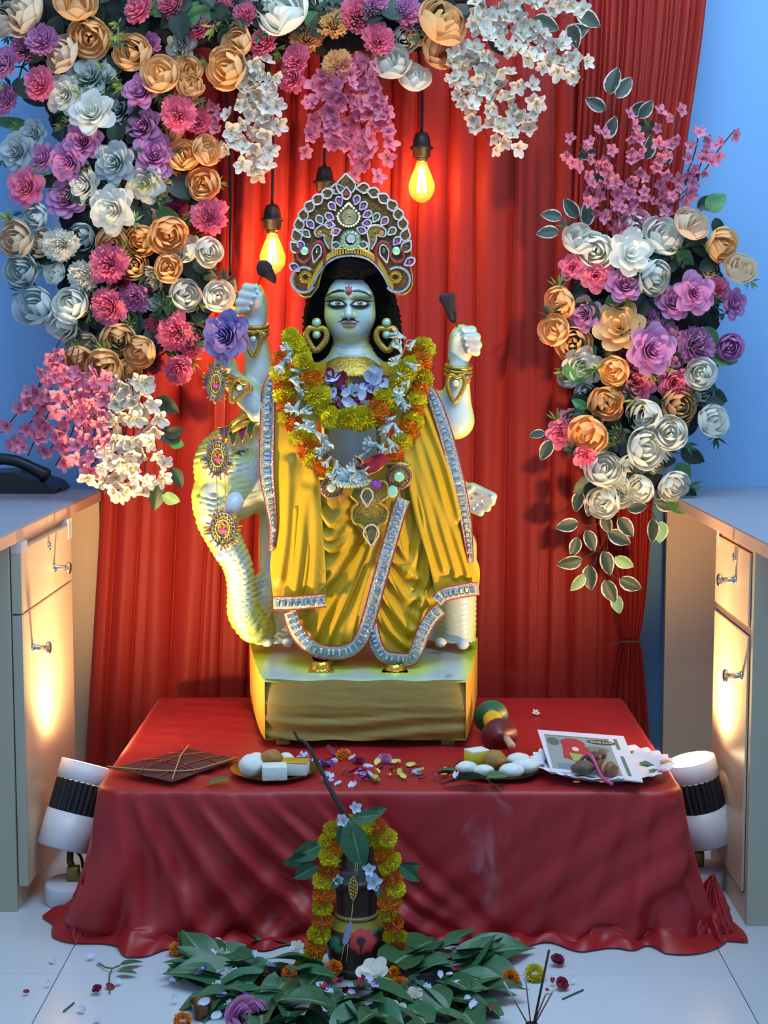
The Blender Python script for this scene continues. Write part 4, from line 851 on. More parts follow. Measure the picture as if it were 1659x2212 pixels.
for s in (-1, 1):
    ex = 753 + s * 24
    lay('#c2cc58', .6 * ellmask(x, y, ex + s * 2, 643, 27, 9, .9)); lay('#6a6a34', .85 * ellmask(x, y, ex + s * 2, 645, 24, 6, .9)); lay('#3a3520', .8 * ellmask(x, y, ex, 647, 18, 4, .9)); lay('#c2cc58', .45 * ellmask(x, y, 753 + s * 13, 676, 8, 16, .9))
    lay('#2a2622', .97 * ellmask(x, y, ex + s, 659, 22, 10.5, .5))
    eye = [(ex - s * 19, 659), (ex - s * 9, 650.5), (ex + s * 2, 648.5), (ex + s * 13, 651), (ex + s * 29, 651)]
    lay('#151210', polymask(x, y, eye, [1.6, 3.0, 3.2, 2.8, .6]))
    lay('#dfe6ea', ellmask(x, y, ex, 656.2, 15.5, 5.4, .15)); lay('#9a8a4a', ellmask(x, y, ex + 1, 655, 6.2, 5.8, .15)); lay('#2a2012', polymask(x, y, [(ex + 1 + 5.2 * math.cos(a), 655 + 4.9 * math.sin(a)) for a in np.linspace(0, 6.3, 20)], .4, 1)); lay('#0c0906', ellmask(x, y, ex + 1, 655, 2.4, 2.4, .2)); lay('#ffffff', ellmask(x, y, ex - .6, 653.4, 1.0, 1.0, .3))
    lay('#151210', polymask(x, y, eye, [.8, 1.4, 1.5, 1.4, .3], .8)); lay('#b07a5a', .8 * polymask(x, y, [(px_, py_ - 4) for px_, py_ in eye], .5, 1.2))
    lay('#14100e', polymask(x, y, [(ex - s * 18, 659), (ex - s * 6, 662), (ex + s * 8, 662.5), (ex + s * 20, 657)], [1.0, 2.8, 3.0, .8], 1.8))
    lay('#1d2422', polymask(x, y, [(753 + s * 10, 628.5), (753 + s * 22, 628), (753 + s * 36, 632), (753 + s * 50, 641)], [2.6, 3.1, 2.4, .7], 1.2))
    lay('#141210', polymask(x, y, [(753 + s * 2, 691.5), (753 + s * 9, 689.5), (753 + s * 16, 694), (753 + s * 25, 696)], [1.6, 2.9, 1.8, .4], 1.0))
    lay('#6a6a50', .7 * polymask(x, y, [(753 + s * 7, 677), (753 + s * 11, 682), (753 + s * 8, 687)], .5, 1.2)); lay('#3c2c24', .8 * ellmask(x, y, 753 + s * 5, 686.5, 2.4, 1.2, .5))
lay('#9a6a50', ellmask(x, y, 754, 698.5, 18, 3.8, .2)); lay('#c08a68', ellmask(x, y, 754, 703.5, 14.5, 4.4, .2)); lay('#4a1c16', polymask(x, y, [(738, 697), (747, 699), (754, 700.4), (761, 699), (770, 697)], [.3, .7, .8, .7, .3], 1)); lay('#7a4a3a', .7 * polymask(x, y, [(746, 707.5), (754, 708.5), (762, 707.5)], .5, 1))
lay('#8a1822', ellmask(x, y, 753, 628, 7.5, 10.5, .12)); lay('#8a1822', polymask(x, y, [(746, 617), (747, 624)], .8)); lay('#8a1822', polymask(x, y, [(760, 617), (759, 624)], .8)); lay('#8a1822', polymask(x, y, [(753, 614), (753, 622)], .9)); lay('#8a1822', polymask(x, y, [(753, 634), (753, 641)], [2, .5]))
lay('#3a3a32', .6 * polymask(x, y, [(742, 612), (765, 611)], .5, 2))
ob('painted_face', mk('painted_face', vv, ff, M_paint, cols=C), IDOL, 'painted face with kohl eyes, moustache and red forehead mark')
# ---- hair
M_hair = mat('black_curly_hair', '#080607', .85, noise=(150, .5), bump=(230, .7), spec=.12)
hs = SDF(W(640, 800, -.1), W(890, 530, .14), .0035); rr_ = random.Random(5)
hs.ell(W(757, 612, .02), (R(70), R(62), R(58)), .015)
def lock_(pts, r0, r1):
    c = spline(pts, 14)
    for i in range(13):
        t = i / 12; hs.cone(W(c[i][0], c[i][1], c[i][2]), W(c[i + 1][0], c[i + 1][1], c[i + 1][2]), R(r0 + (r1 - r0) * t), R(r0 + (r1 - r0) * t), .012)
        for _ in range(3):
            a = rr_.uniform(0, 6.28); R_ = (r0 + (r1 - r0) * t) * .9; hs.ell(W(c[i][0] + R_ * math.cos(a), c[i][1] + R_ * math.sin(a), c[i][2] - rr_.uniform(0, .02)), (R(6.5),) * 3, .006)
lock_([(735, 582, -.03), (705, 610, -.03), (692, 660, -.01), (686, 715, -.005), (688, 758, -.01)], 20, 27)
lock_([(778, 582, -.03), (806, 608, -.03), (826, 660, -.01), (836, 715, -.005), (838, 755, -.01)], 20, 30)
lock_([(720, 575, -.05), (757, 578, -.068), (795, 575, -.05)], 20, 20)
lock_([(712, 590, .03), (690, 680, .04), (692, 750, .04)], 30, 30); lock_([(800, 590, .03), (830, 680, .04), (832, 750, .04)], 30, 30)
v, f = hs.build(); n = vnormals(v, f); v += n * (.0022 * np.sin(v[:, 0] * 420) * np.sin(v[:, 2] * 480 + 2 * np.sin(v[:, 0] * 200)))[:, None]
ob('hair', mk('hair', v, f, M_hair), IDOL, 'black curly shoulder-length hair')
# ---- moulded gold collar necklace
M_gold = mat('gold_paint', '#b89a3e', .32, .55, noise=(120, .5), col2='#8a7430', bump=(160, .5)); M_goldb = mat('bright_gold', '#d2a63c', .25, .85)
cv = []; 
for j, (y, r, dd) in enumerate(((768, 43, 0), (775, 52, 0), (783, 62, 0), (791, 70, 0), (797, 75, 0))):
    for i in range(60):
        a = math.pi * i / 59; cv.append(W(760 + r * math.cos(a) * 1.0, y + 12 * math.sin(a) * (j / 4 + .2), -.016 - R(r) * .95 * math.sin(a) - (.003 if i % 2 and j in (1, 3) else 0)))
ob('collar', mk('collar', cv, grid_faces(5, 60), M_gold), IDOL, 'gold moulded collar')
bm_ = MB()
for i in range(31):
    a = math.pi * (i + .5) / 31; c0 = W(760 + 77 * math.cos(a), 800 + 13 * math.sin(a), -.020 - R(73) * math.sin(a)); bm_.lathe([(0, -.003), (.003, -.0015), (.003, .0015), (0, .003)], c0, (0, -1, 0), 8)
ob('collar_beads', bm_.mesh('collar_beads', M_goldb), IDOL)
# ---- chest chains
for xs in ((700, 708), (812, 820)):
    m = MB(); a = W(xs[0] + 4, 905, -.068); b = W(xs[0] + 8, 985, -.068); m.tube([a, (a + b) / 2 + Vector((0, -.004, 0)), b], .005, 8); ob('chest_chain', m.mesh('chest_chain', M_gold), IDOL)
# ---- elephant
el = SDF(W(395, 1420, -.14), W(1055, 880, .20), .0042)
el.ell(W(800, 1170, .085), (R(180), R(95), R(150)), .03).ell(W(530, 1000, .03), (R(82), R(85), R(92)), .03).ell(W(484, 1010, .0), (R(66), R(64), R(78)), .03)
el.ell(W(500, 1066, -.005), (R(66), R(60), R(62)), .03).cone(W(590, 1000, .05), W(680, 1080, .08), R(95), R(120), .03)
tk = spline([(462, 1070, -.02, 46), (467, 1120, -.04, 40), (490, 1175, -.05, 33), (515, 1225, -.05, 28), (522, 1275, -.045, 27), (528, 1325, -.04, 33), (548, 1358, -.03, 30)], 22)
for i in range(21): el.cone(W(*tk[i][:3]), W(*tk[i + 1][:3]), R(tk[i][3]), R(tk[i + 1][3]), .010)
el.cone(W(560, 1365, .0), W(572, 1290, .0), R(22), R(20), .015).cone(W(572, 1260, .02), W(575, 1380, .03), R(24), R(30), .015)
el.cone(W(602, 1150, .05), W(603, 1365, .06), R(40), R(40), .02).cone(W(598, 1130, .04), W(585, 1215, .04), R(34), R(22), .02)
el.cone(W(985, 1180, .06), W(986, 1360, .07), R(46), R(44), .03).cone(W(900, 1200, .08), W(905, 1370, .10), R(44), R(44), .03)
el.ell(W(600, 1385, .05), (R(42), R(40), R(20)), .012).ell(W(984, 1388, .06), (R(47), R(42), R(20)), .012)
v, f = el.build(); n = vnormals(v, f); px, py = toPx(v)
tp = tk[:, :2]; dmin = np.full(len(v), 1e9); spar = np.zeros(len(v)); acc_ = 0.0
for i in range(len(tp) - 1):
    ba = tp[i + 1] - tp[i]; L_ = np.hypot(*ba); t = np.clip(((px - tp[i][0]) * ba[0] + (py - tp[i][1]) * ba[1]) / L_ ** 2, 0, 1); dd = np.hypot(px - tp[i][0] - t * ba[0], py - tp[i][1] - t * ba[1])
    s_ = dd < dmin; spar = np.where(s_, acc_ + t * L_, spar); dmin = np.where(s_, dd, dmin); acc_ += L_
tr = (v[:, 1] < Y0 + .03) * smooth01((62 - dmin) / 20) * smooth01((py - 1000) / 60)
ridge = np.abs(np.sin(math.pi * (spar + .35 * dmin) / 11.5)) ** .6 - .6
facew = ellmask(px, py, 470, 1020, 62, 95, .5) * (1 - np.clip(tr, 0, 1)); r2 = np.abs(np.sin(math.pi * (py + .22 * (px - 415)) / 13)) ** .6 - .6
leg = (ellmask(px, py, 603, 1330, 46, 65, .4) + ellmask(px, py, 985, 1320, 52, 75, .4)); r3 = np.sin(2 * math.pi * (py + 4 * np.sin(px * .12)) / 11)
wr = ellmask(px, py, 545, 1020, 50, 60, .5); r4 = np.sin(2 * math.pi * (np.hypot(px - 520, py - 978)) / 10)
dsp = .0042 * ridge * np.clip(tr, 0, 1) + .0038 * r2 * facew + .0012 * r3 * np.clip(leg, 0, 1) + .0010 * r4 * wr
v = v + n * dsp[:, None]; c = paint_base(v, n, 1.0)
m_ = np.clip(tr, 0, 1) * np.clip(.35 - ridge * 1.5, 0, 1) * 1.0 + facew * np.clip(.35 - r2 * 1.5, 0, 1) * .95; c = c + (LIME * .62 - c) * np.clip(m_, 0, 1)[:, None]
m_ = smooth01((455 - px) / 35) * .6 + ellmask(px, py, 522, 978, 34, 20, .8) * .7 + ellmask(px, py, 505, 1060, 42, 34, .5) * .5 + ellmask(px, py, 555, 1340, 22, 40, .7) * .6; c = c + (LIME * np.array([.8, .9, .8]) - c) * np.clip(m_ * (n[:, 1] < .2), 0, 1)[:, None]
m_ = .75 * smooth01((-n[:, 0] - .25) / .4) * (px < 560) * (.6 + .4 * np.sin(v[:, 2] * 40)); c = c + (LIME - c) * np.clip(m_, 0, 1)[:, None]  # left-facing sides turned lime: glow of the left uplight put into the colour
fr = n[:, 1] < .1
for col, mm in (('#5a6038', .6 * ellmask(px, py, 520, 976, 20, 9, .8)), ('#17130f', polymask(px, py, [(508, 981), (516, 976), (526, 976), (537, 970)], [1.5, 3.2, 2.6, .6], 1.5)), ('#17130f', ellmask(px, py, 519, 980, 8, 4.5, .3)), ('#cfd8dc', ellmask(px, py, 521, 979.5, 4.2, 2.8, .3)), ('#080606', ellmask(px, py, 517.5, 979, 2.6, 2.8, .3))):
    c = c + (np.array(lin(col)) - c) * np.clip(mm * fr, 0, 1)[:, None]
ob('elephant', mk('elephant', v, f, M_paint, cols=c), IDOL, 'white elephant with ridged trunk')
M_tusk = mat('tusk_blue_white', '#c2d4e4', .25)
v_, f_ = tube([W(512, 1068, -.055), W(508, 1080, -.072), W(500, 1096, -.085), W(488, 1112, -.092)], [R(10), R(20), R(17), R(8)], 20); ob('tusk', mk('tusk', v_, f_, M_tusk), IDOL)
for x, y, d, s in ((577, 1386, .005, 14), (622, 1388, .005, 13), (952, 1388, .015, 13), (1000, 1392, .015, 14)):
    v_, f_ = lathe([(0, -1), (.6, -.8), (.95, -.3), (1, .1), (.75, .65), (.3, .95), (0, 1)], (0, 0, 0), n=16); ob('toe', mk('toe', [W(x, y, d) + Vector((a[0] * R(s), a[1] * R(s) * .8, a[2] * R(s) * .85)) for a in v_], f_, M_tusk), IDOL)
# elephant headdress
m = MB(); 
for k in range(2):
    a_ = [W(x, y + k * 16, d) for x, y, d in spline([(497, 925, -.045), (512, 908, -.06), (532, 897, -.058), (553, 893, -.03)], 12)]; m.tube(a_, .0085, 8)
ob('headdress_band', m.mesh('headdress_band', M_gold), IDOL, 'gold headdress band of the elephant')
for i, (x, y, col) in enumerate(((485, 938, '#7a2a6a'), (503, 944, '#1c5a40'), (522, 936, '#7a2a6a'), (540, 928, '#1c5a40'))):
    pl = [W(x - 11, y - 12, -.055), W(x + 11, y - 14, -.06), W(x + 1, y + 14, -.072)]; v_, f_ = plate(pl, .004); ob('headdress_pendant', mk('headdress_pendant', v_, f_, mat('gem_' + col, col, .15, coat=.5), False), IDOL)
    cc = sum(pl, Vector()) / 3; ob('pendant_frame', MB().tube([q + (q - cc) * .25 + Vector((0, -.001, 0)) for q in pl], .0022, 6, closed=True).mesh('pendant_frame', M_goldb), IDOL)
# ---- plinth
zt = .428; zb = .302
def plan(y, k=0): t = (y - 3.13) / .42; return (-.271 - .070 * t ** .8 if t > 0 else -.271) - k, (.146 + .046 * t ** .8 if t > 0 else .146) + k
nY, nX, nZ = 26, 60, 26
ys = np.linspace(3.13, 3.56, nY); tv = []
for y in ys:
    a, b = plan(y)
    for i in range(nX): u = i / (nX - 1); tv.append((a + (b - a) * u, y, zt + .010 * max(0, (y - 3.40) / .16) ** 1.5 - .004 * max(0, 1 - (y - 3.13) / .02)))
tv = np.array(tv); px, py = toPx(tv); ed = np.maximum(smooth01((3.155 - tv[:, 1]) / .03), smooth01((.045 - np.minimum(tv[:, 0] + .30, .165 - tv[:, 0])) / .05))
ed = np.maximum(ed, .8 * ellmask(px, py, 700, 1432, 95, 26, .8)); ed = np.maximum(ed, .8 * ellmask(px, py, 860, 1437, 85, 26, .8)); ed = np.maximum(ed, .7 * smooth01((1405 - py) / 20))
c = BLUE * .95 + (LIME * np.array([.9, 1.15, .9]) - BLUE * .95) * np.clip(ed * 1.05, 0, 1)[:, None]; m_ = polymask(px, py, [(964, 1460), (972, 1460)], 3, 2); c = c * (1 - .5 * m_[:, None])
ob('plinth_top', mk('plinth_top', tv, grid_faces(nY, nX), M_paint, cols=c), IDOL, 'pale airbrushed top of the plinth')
M_olive = mat('olive_gold_paint', '#93803a', .5, noise=(14, .5, (1, 1, 5)), col2='#7a692f', bump=(18, .5, (1, 1, 4))); M_mustard = mat('mustard_paint', '#d2a23a', .5, noise=(12, .4), col2='#bb8d2e')
fv = []
for j in range(nZ):
    z = zb + (zt - zb) * j / (nZ - 1)
    for i in range(nX):
        u = i / (nX - 1); x = -.271 + .417 * u; y = 3.13 - .006 * math.sin(math.pi * j / (nZ - 1)) - .0035 * math.sin(j * .9 + 2 * math.sin(u * 5)) * (j < 11) - .002 * math.exp(-((j - 15 + 1.5 * u) / .7) ** 2) + .012 * (abs(u - .5) * 2) ** 10
        fv.append((x, y, z + .0015 * math.sin(u * 23 + j)))
ob('plinth_front', mk('plinth_front', fv, grid_faces(nZ, nX), M_olive), IDOL, 'rough olive gold front of the plinth')
for sg in (0, 1):
    sv = []
    for j in range(nZ):
        z = zb + (zt - zb) * j / (nZ - 1)
        for y in ys: a = plan(y, .012 * math.sin(math.pi * j / (nZ - 1)) * 0)[sg]; sv.append((a, y + .003, z))
    ob('plinth_side', mk('plinth_side', sv, grid_faces(nZ, nY), M_mustard), IDOL, 'mustard painted side of the plinth')
a, b = plan(3.56); ob('plinth_back', MB().box((a, 3.558, zb), (b, 3.562, zt + .01)).mesh('plinth_back', M_mustard, False), IDOL)
ob('plinth_bottom', mk('plinth_bottom', [(-.271, 3.13, zb), (.146, 3.13, zb), (b, 3.56, zb), (a, 3.56, zb)], [(0, 3, 2, 1)], M_olive, False), IDOL)
for x in (-.235, .11):
    for y in (3.15, 3.5): ob('plinth_foot', MB().box((x - .014, y, ZT), (x + .014, y + .05, zb + .004), .003).mesh('plinth_foot', M_olive), IDOL)
# ---- gold feet
for x, y, s in ((694, 1438, -1), (853, 1444, 1)):
    ft = SDF(W(x - 60, y + 40, -.24), W(x + 60, y - 45, .02), .0032)
    ft.cone(W(x + 4, y - 22, -.08), W(x, y + 6, -.165), R(26), R(22), .012, 1).ell(W(x + 6, y - 30, -.05), (R(30), R(40), R(26)), .02)
    for i in range(5): ft.cone(W(x - 20 + i * 10, y + 12, -.165), W(x - 24 + i * 12, y + 15, -.188), R(6), R(5), .003)
    v, f = ft.build(); v[:, 2] = np.maximum(v[:, 2], zt + .001); ob('foot', mk('foot', v, f, M_goldb), IDOL, 'gold painted foot')
# ================================================================ robe of the idol
def DY(px, py):
    k = smooth01(np.asarray((py - 800) / 250.0)); amp = .070 + .050 * k
    return -.012 - amp * np.sqrt(np.maximum(.03, 1 - ((np.asarray(px) - 790) / 258.0) ** 2))
def on(px, py, off=0.0): return W(px, py, float(DY(px, py)) - off)
M_vel = mat('yellow_velvet', '#b89606', .5, noise=(9, .3), col2='#a38404', sheen=.5, bump=(220, .15)); M_sil = mat('silver_sequin_trim', '#a9b2ac', .28, .75, noise=(260, .6), col2='#6f8184', bump=(300, .9)); M_red = mat('red_piping', '#a3161c', .6)
def robe(name, left, right, fold, nu=90, nv=110, off=0.0, label=None, m=None, cr=None):
    Lp = spline(left, nv); Rp = spline(right, nv); V = []
    for j in range(nv):
        t = j / (nv - 1)
        for i in range(nu):
            u = i / (nu - 1); x = Lp[j][0] + (Rp[j][0] - Lp[j][0]) * u; y = Lp[j][1] + (Rp[j][1] - Lp[j][1]) * u
            V.append((x, y, float(DY(x, y)) - off - fold(u, t)))
    A = np.array(V)
    if cr: A[:, 2] -= cr(A[:, 0], A[:, 1])
    V = [W(*q) for q in A]; n = len(V); V2 = [p + Vector((0, .004, 0)) for p in V]; f = grid_faces(nv, nu)
    return ob(name, mk(name, V + V2, np.concatenate([f, f[:, ::-1] + n]), m or M_vel), IDOL, label)
sn = math.sin
def creases(curves, wd, amp):
    def g(x, y):
        r_ = np.zeros(np.shape(x))
        for c in curves:
            d = np.full(np.shape(x), 1e9); p = spline(c, 14)
            for i in range(13):
                a, b = p[i], p[i + 1]; ba = b - a; t = np.clip(((x - a[0]) * ba[0] + (y - a[1]) * ba[1]) / (ba @ ba), 0, 1); d = np.minimum(d, np.hypot(x - a[0] - t * ba[0], y - a[1] - t * ba[1]))
            r_ = r_ + np.exp(-(d / wd) ** 2) - .45 * np.exp(-((d - wd * 1.9) / wd) ** 2)
        return amp * r_
    return g
CR_L = creases([[(690, 1172), (715, 1186), (742, 1169), (757, 1140)], [(687, 1146), (709, 1163), (734, 1146), (754, 1116)], [(693, 1108), (715, 1132), (741, 1112), (757, 1085)], [(693, 1238), (729, 1216), (756, 1175), (764, 1145)], [(665, 1306), (702, 1263), (742, 1216), (769, 1160)], [(676, 1390), (699, 1337), (729, 1287), (763, 1236), (784, 1185)], [(704, 1393), (742, 1304), (776, 1236), (800, 1160)], [(757, 1385), (778, 1304), (799, 1230)], [(640, 1330), (660, 1240), (668, 1140)], [(640, 1100), (634, 1200), (628, 1300)]], 8.0, .0085)
CR_R = creases([[(837, 1230), (862, 1272), (880, 1294), (906, 1288)], [(842, 1196), (871, 1227), (900, 1248)], [(826, 1275), (854, 1324), (886, 1362)], [(820, 1321), (844, 1364), (890, 1404)], [(878, 1240), (904, 1186), (911, 1118), (892, 1058)], [(908, 1306), (925, 1236), (922, 1152), (905, 1062)], [(878, 1209), (862, 1150), (866, 1100)], [(898, 1390), (905, 1321), (938, 1280)]], 8.0, .0085)
CR_RS = creases([[(866, 960), (888, 1050), (908, 1130), (930, 1215), (950, 1280)], [(882, 960), (910, 1060), (935, 1150), (960, 1230)], [(896, 950), (930, 1060), (958, 1150), (985, 1240)], [(905, 920), (945, 1040), (980, 1150), (1010, 1240)], [(915, 880), (960, 1000), (992, 1120)]], 8.5, .0085)
CR_LS = creases([[(632, 1290), (650, 1180), (662, 1060)], [(605, 1250), (618, 1150), (620, 1000)], [(676, 1290), (680, 1150), (674, 1000)]], 11, .008)
NOF = lambda u, t: 0.0
def sharp(x): s_ = sn(x); return (abs(s_) ** .7) * (1 if s_ > 0 else -1)
# under-volume of the skirt
un = SDF(W(560, 1440, -.13), W(1040, 1000, .14), .006)
un.cone(W(765, 1010, -.0), W(770, 1080, -.01), R(85), R(110), .03, .8).cone(W(730, 1080, -.015), W(702, 1385, -.035), R(90), R(50), .03, .8).cone(W(850, 1080, -.015), W(862, 1395, -.035), R(80), R(46), .03, .8)
v, f = un.build(); ob('under_skirt', mk('under_skirt', v, f, M_vel), IDOL)
robe('skirt_panel', [(610, 1035), (602, 1150), (603, 1250), (622, 1325), (660, 1385), (690, 1410)], [(882, 1035), (866, 1110), (842, 1200), (818, 1280), (795, 1355), (748, 1412)],
     lambda u, t: .002 * sn(17 * u + 5 * t), 140, 190, .014, 'draped yellow velvet skirt panel with swags', cr=CR_L)
robe('skirt_panel', [(845, 1035), (832, 1130), (818, 1230), (805, 1330), (812, 1395), (828, 1425)], [(940, 1035), (952, 1120), (958, 1200), (950, 1300), (916, 1375), (892, 1432)],
     lambda u, t: .002 * sn(11 * u - 6 * t), 90, 190, .012, 'draped yellow velvet skirt panel with diagonal folds', cr=CR_R)
robe('shawl_panel', [(600, 795), (578, 850), (568, 930), (567, 1020), (580, 1100), (586, 1180), (584, 1230), (592, 1305)], [(706, 780), (694, 850), (686, 950), (692, 1050), (698, 1150), (703, 1220), (704, 1300)],
     lambda u, t: .002 * sn(13 * u + t), 80, 120, .022, 'flat yellow velvet shawl end on the left', cr=CR_LS)
robe('shawl_panel', [(820, 780), (852, 900), (872, 1000), (884, 1060), (900, 1130), (925, 1210), (944, 1298)], [(922, 800), (963, 900), (992, 1000), (1010, 1100), (1019, 1180), (1036, 1228), (1034, 1272)],
     lambda u, t: .0015 * sn(23 * u + 3 * t), 110, 140, .022, 'pleated yellow velvet shawl end on the right', cr=CR_RS)
def trim(pts, wd, off, label=None, n=60, wide=None, piping=True):
    c = spline(pts, n); wds = np.interp(np.linspace(0, 1, n), np.linspace(0, 1, len(wide)), wide) if wide else np.full(n, wd)
    T = np.gradient(c, axis=0); T /= np.linalg.norm(T, axis=1)[:, None]; N = np.stack([-T[:, 1], T[:, 0]], 1); K = 7; V = []
    for i in range(n):
        for k in range(K):
            q = c[i] + N[i] * wds[i] * (k / (K - 1) - .5); V.append(on(q[0], q[1], off + .0025 * sn(math.pi * k / (K - 1))))
    m_ = len(V); V2 = [p + Vector((0, .003, 0)) for p in V]; f = grid_faces(n, K)
    o = ob('silver_trim', mk('silver_trim', V + V2, np.concatenate([f, f[:, ::-1] + m_]), M_sil), IDOL, label or 'silver sequin trim')
    if o.parent: pass
    ln = np.concatenate([[0], np.cumsum(np.hypot(*np.diff(c, axis=0).T))]); b = MB(); s_ = 8
    while s_ < ln[-1] - 6:
        i = min(np.searchsorted(ln, s_), n - 1); q = c[i]; hw = wds[i] * .26; a, d_ = N[i], T[i]
        p4 = [on(*(q + a * hw * sx + d_ * 4.2 * sy), off + .003) for sx, sy in ((-1, -1), (1, -1), (1, 1), (-1, 1))]; top = [p + (on(*q, off + .0075) - p) * .45 + Vector((0, -.002, 0)) for p in p4]
        b.add(p4 + top, [(4, 5, 6, 7), (0, 1, 5, 4), (1, 2, 6, 5), (2, 3, 7, 6), (3, 0, 4, 7)]); s_ += random.uniform(11, 15)
    ob('mirror_stones', b.mesh('mirror_stones', M_mirror, False), o)
    if piping:
        for sg in (-1, 1): ob('piping', MB().tube([on(*(c[i] + N[i] * wds[i] * .52 * sg), off) for i in range(n)], .0013, 5).mesh('piping', M_red), o)
M_mirror = mat('mirror_stone', '#c6dcec', .08, .9)
trim([(592, 808), (580, 850), (577, 930), (576, 1020), (584, 1085), (590, 1140), (586, 1190)], 30, .026, wide=[20, 28, 30, 30, 22, 14, 9])
trim([(590, 1303), (630, 1303), (670, 1300), (704, 1297)], 27, .040, n=30)
trim([(626, 1322), (640, 1362), (662, 1390), (692, 1407), (740, 1409), (772, 1392), (792, 1352), (815, 1270), (840, 1180), (862, 1105), (872, 1078)], 29, .034, n=110)
trim([(802, 1350), (812, 1392), (830, 1418), (860, 1424), (888, 1424), (902, 1400), (915, 1365), (932, 1335), (952, 1316)], 27, .030, n=70)
trim([(944, 1300), (958, 1286), (990, 1278), (1034, 1271)], 27, .040, n=40)
trim([(926, 838), (944, 880), (965, 945), (982, 1010), (997, 1075), (1007, 1130), (1013, 1180), (1017, 1215)], 28, .026, wide=[18, 26, 28, 28, 26, 22, 16, 10])
# ================================================================ gems and jewellery helpers
GEMC = dict(purple='#8a2aa8', green='#1a6a4e', mint='#8fd0b4', amber='#a5702a', red='#8a1a2a', clear='#c9d6c0')
def gem_mesh(name, c, rx, rz, off, col, yy=.0045):
    """faceted cabochon standing proud of plane at c"""
    V = []; n = 12
    for r_, d in ((1, 0), (.82, .6), (.45, 1)):
        for k in range(n): a = 2 * math.pi * k / n; V.append(c + Vector((rx * r_ * math.cos(a), -off - yy * d, rz * r_ * math.sin(a))))
    f = [tuple(q) for q in grid_faces(3, n, True)] + [tuple(2 * n + k for k in range(n))]
    return mk(name, V, f, mat('gem_' + col, GEMC[col], .1, coat=.6, spec=.8), False)
M_cord = mat('silver_cord', '#b4bccb', .35, .4, bump=(400, .6)); M_seq = mat('gold_sequin', '#a08a3a', .3, .7, noise=(200, .7), col2='#5e4c1c', bump=(260, .9)); M_brz = mat('bronze_brocade', '#7a5a26', .45, .5, noise=(120, .6), col2='#4e3614', bump=(200, .8)); M_maroon = mat('maroon_cord', '#7c1c30', .5); M_pearl = mat('pearl', '#d8dde0', .2, coat=.5)
def tear(cx, cy, L, wd, ang, n=26):
    """teardrop outline in px; round end at centre, tip towards ang (deg, 0 right, 90 down)"""
    o = []; a0 = math.radians(ang)
    for k in range(n):
        t = 2 * math.pi * k / n; x = L * .5 * math.cos(t); y = wd * .5 * sn(t) * (1 - .75 * max(0, math.cos(t))) ; o.append((cx + x * math.cos(a0) - y * sn(a0), cy + x * sn(a0) + y * math.cos(a0)))
    return o
def pxtube(pts, dy, r, closed=False, n=6): return MB().tube([W(x, y, dy) for x, y in pts], r, n, closed=closed)
# ================================================================ crown
CRN = thing('crown_headdress', 'tall fan-shaped gold crown with silver cord loops and coloured stones', 'crown', tuple(W(757, 560, -.09)))
CY_ = -.088
outl = spline([(672, 640), (655, 640), (640, 627), (634, 605), (640, 585), (635, 560), (634, 530), (640, 500), (652, 470), (668, 447), (688, 422), (712, 406), (730, 392), (747, 376), (765, 392), (780, 402), (805, 408), (825, 422), (845, 440), (862, 463), (875, 490), (884, 520), (888, 550), (886, 575), (891, 600), (886, 625), (868, 636), (852, 632), (842, 615), (828, 590), (808, 565), (785, 552), (757, 548), (728, 553), (708, 567), (696, 585), (690, 605), (686, 625)], 110)[:-1]
v_, f_ = plate([W(x, y, CY_ + .006) for x, y in outl], .008); ob('backing', mk('backing', v_, f_, M_brz, False), CRN, 'stiff bronze brocade backing')
ob('rim_cord', pxtube(outl, CY_ + .005, .0022, True).mesh('rim_cord', M_gold), CRN)
def loop(cx, cy, L, wd, ang, inner='amber', d=0.0, gem=None):
    o = tear(cx, cy, L, wd, ang); v_, f_ = plate([W(x, y, CY_ + .0015 + d) for x, y in tear(cx, cy, L * .92, wd * .92, ang)], .004); p = ob('petal', mk('petal', v_, f_, M_seq if inner == 'gold' else M_brz, False), CRN)
    ob('cord_loop', pxtube(o, CY_ + d, R(2.1), True).mesh('cord_loop', M_cord), p)
    if gem: ob('stone', gem_mesh('stone', W(cx, cy, CY_ + d), R(wd * .24), R(wd * .3), .001, gem), p)
for i, (x, y) in enumerate([(783, 406), (805, 415), (827, 427), (846, 442), (860, 461), (870, 481), (876, 506), (879, 531)]):
    loop(x, y, 29, 22, 205 + i * 18 - 25); xm = 757 - (x - 757) * .97 - 1.5; loop(xm, y + 2, 29, 22, -25 - i * 18 + 25 - 5)
loop(884, 566, 26, 17, 150, gem='purple'); loop(637, 578, 24, 16, 30, gem='purple')
loop(747, 398, 46, 42, -90, 'amber', -.003); loop(748, 417, 26, 20, -90, 'amber', -.006, 'red')
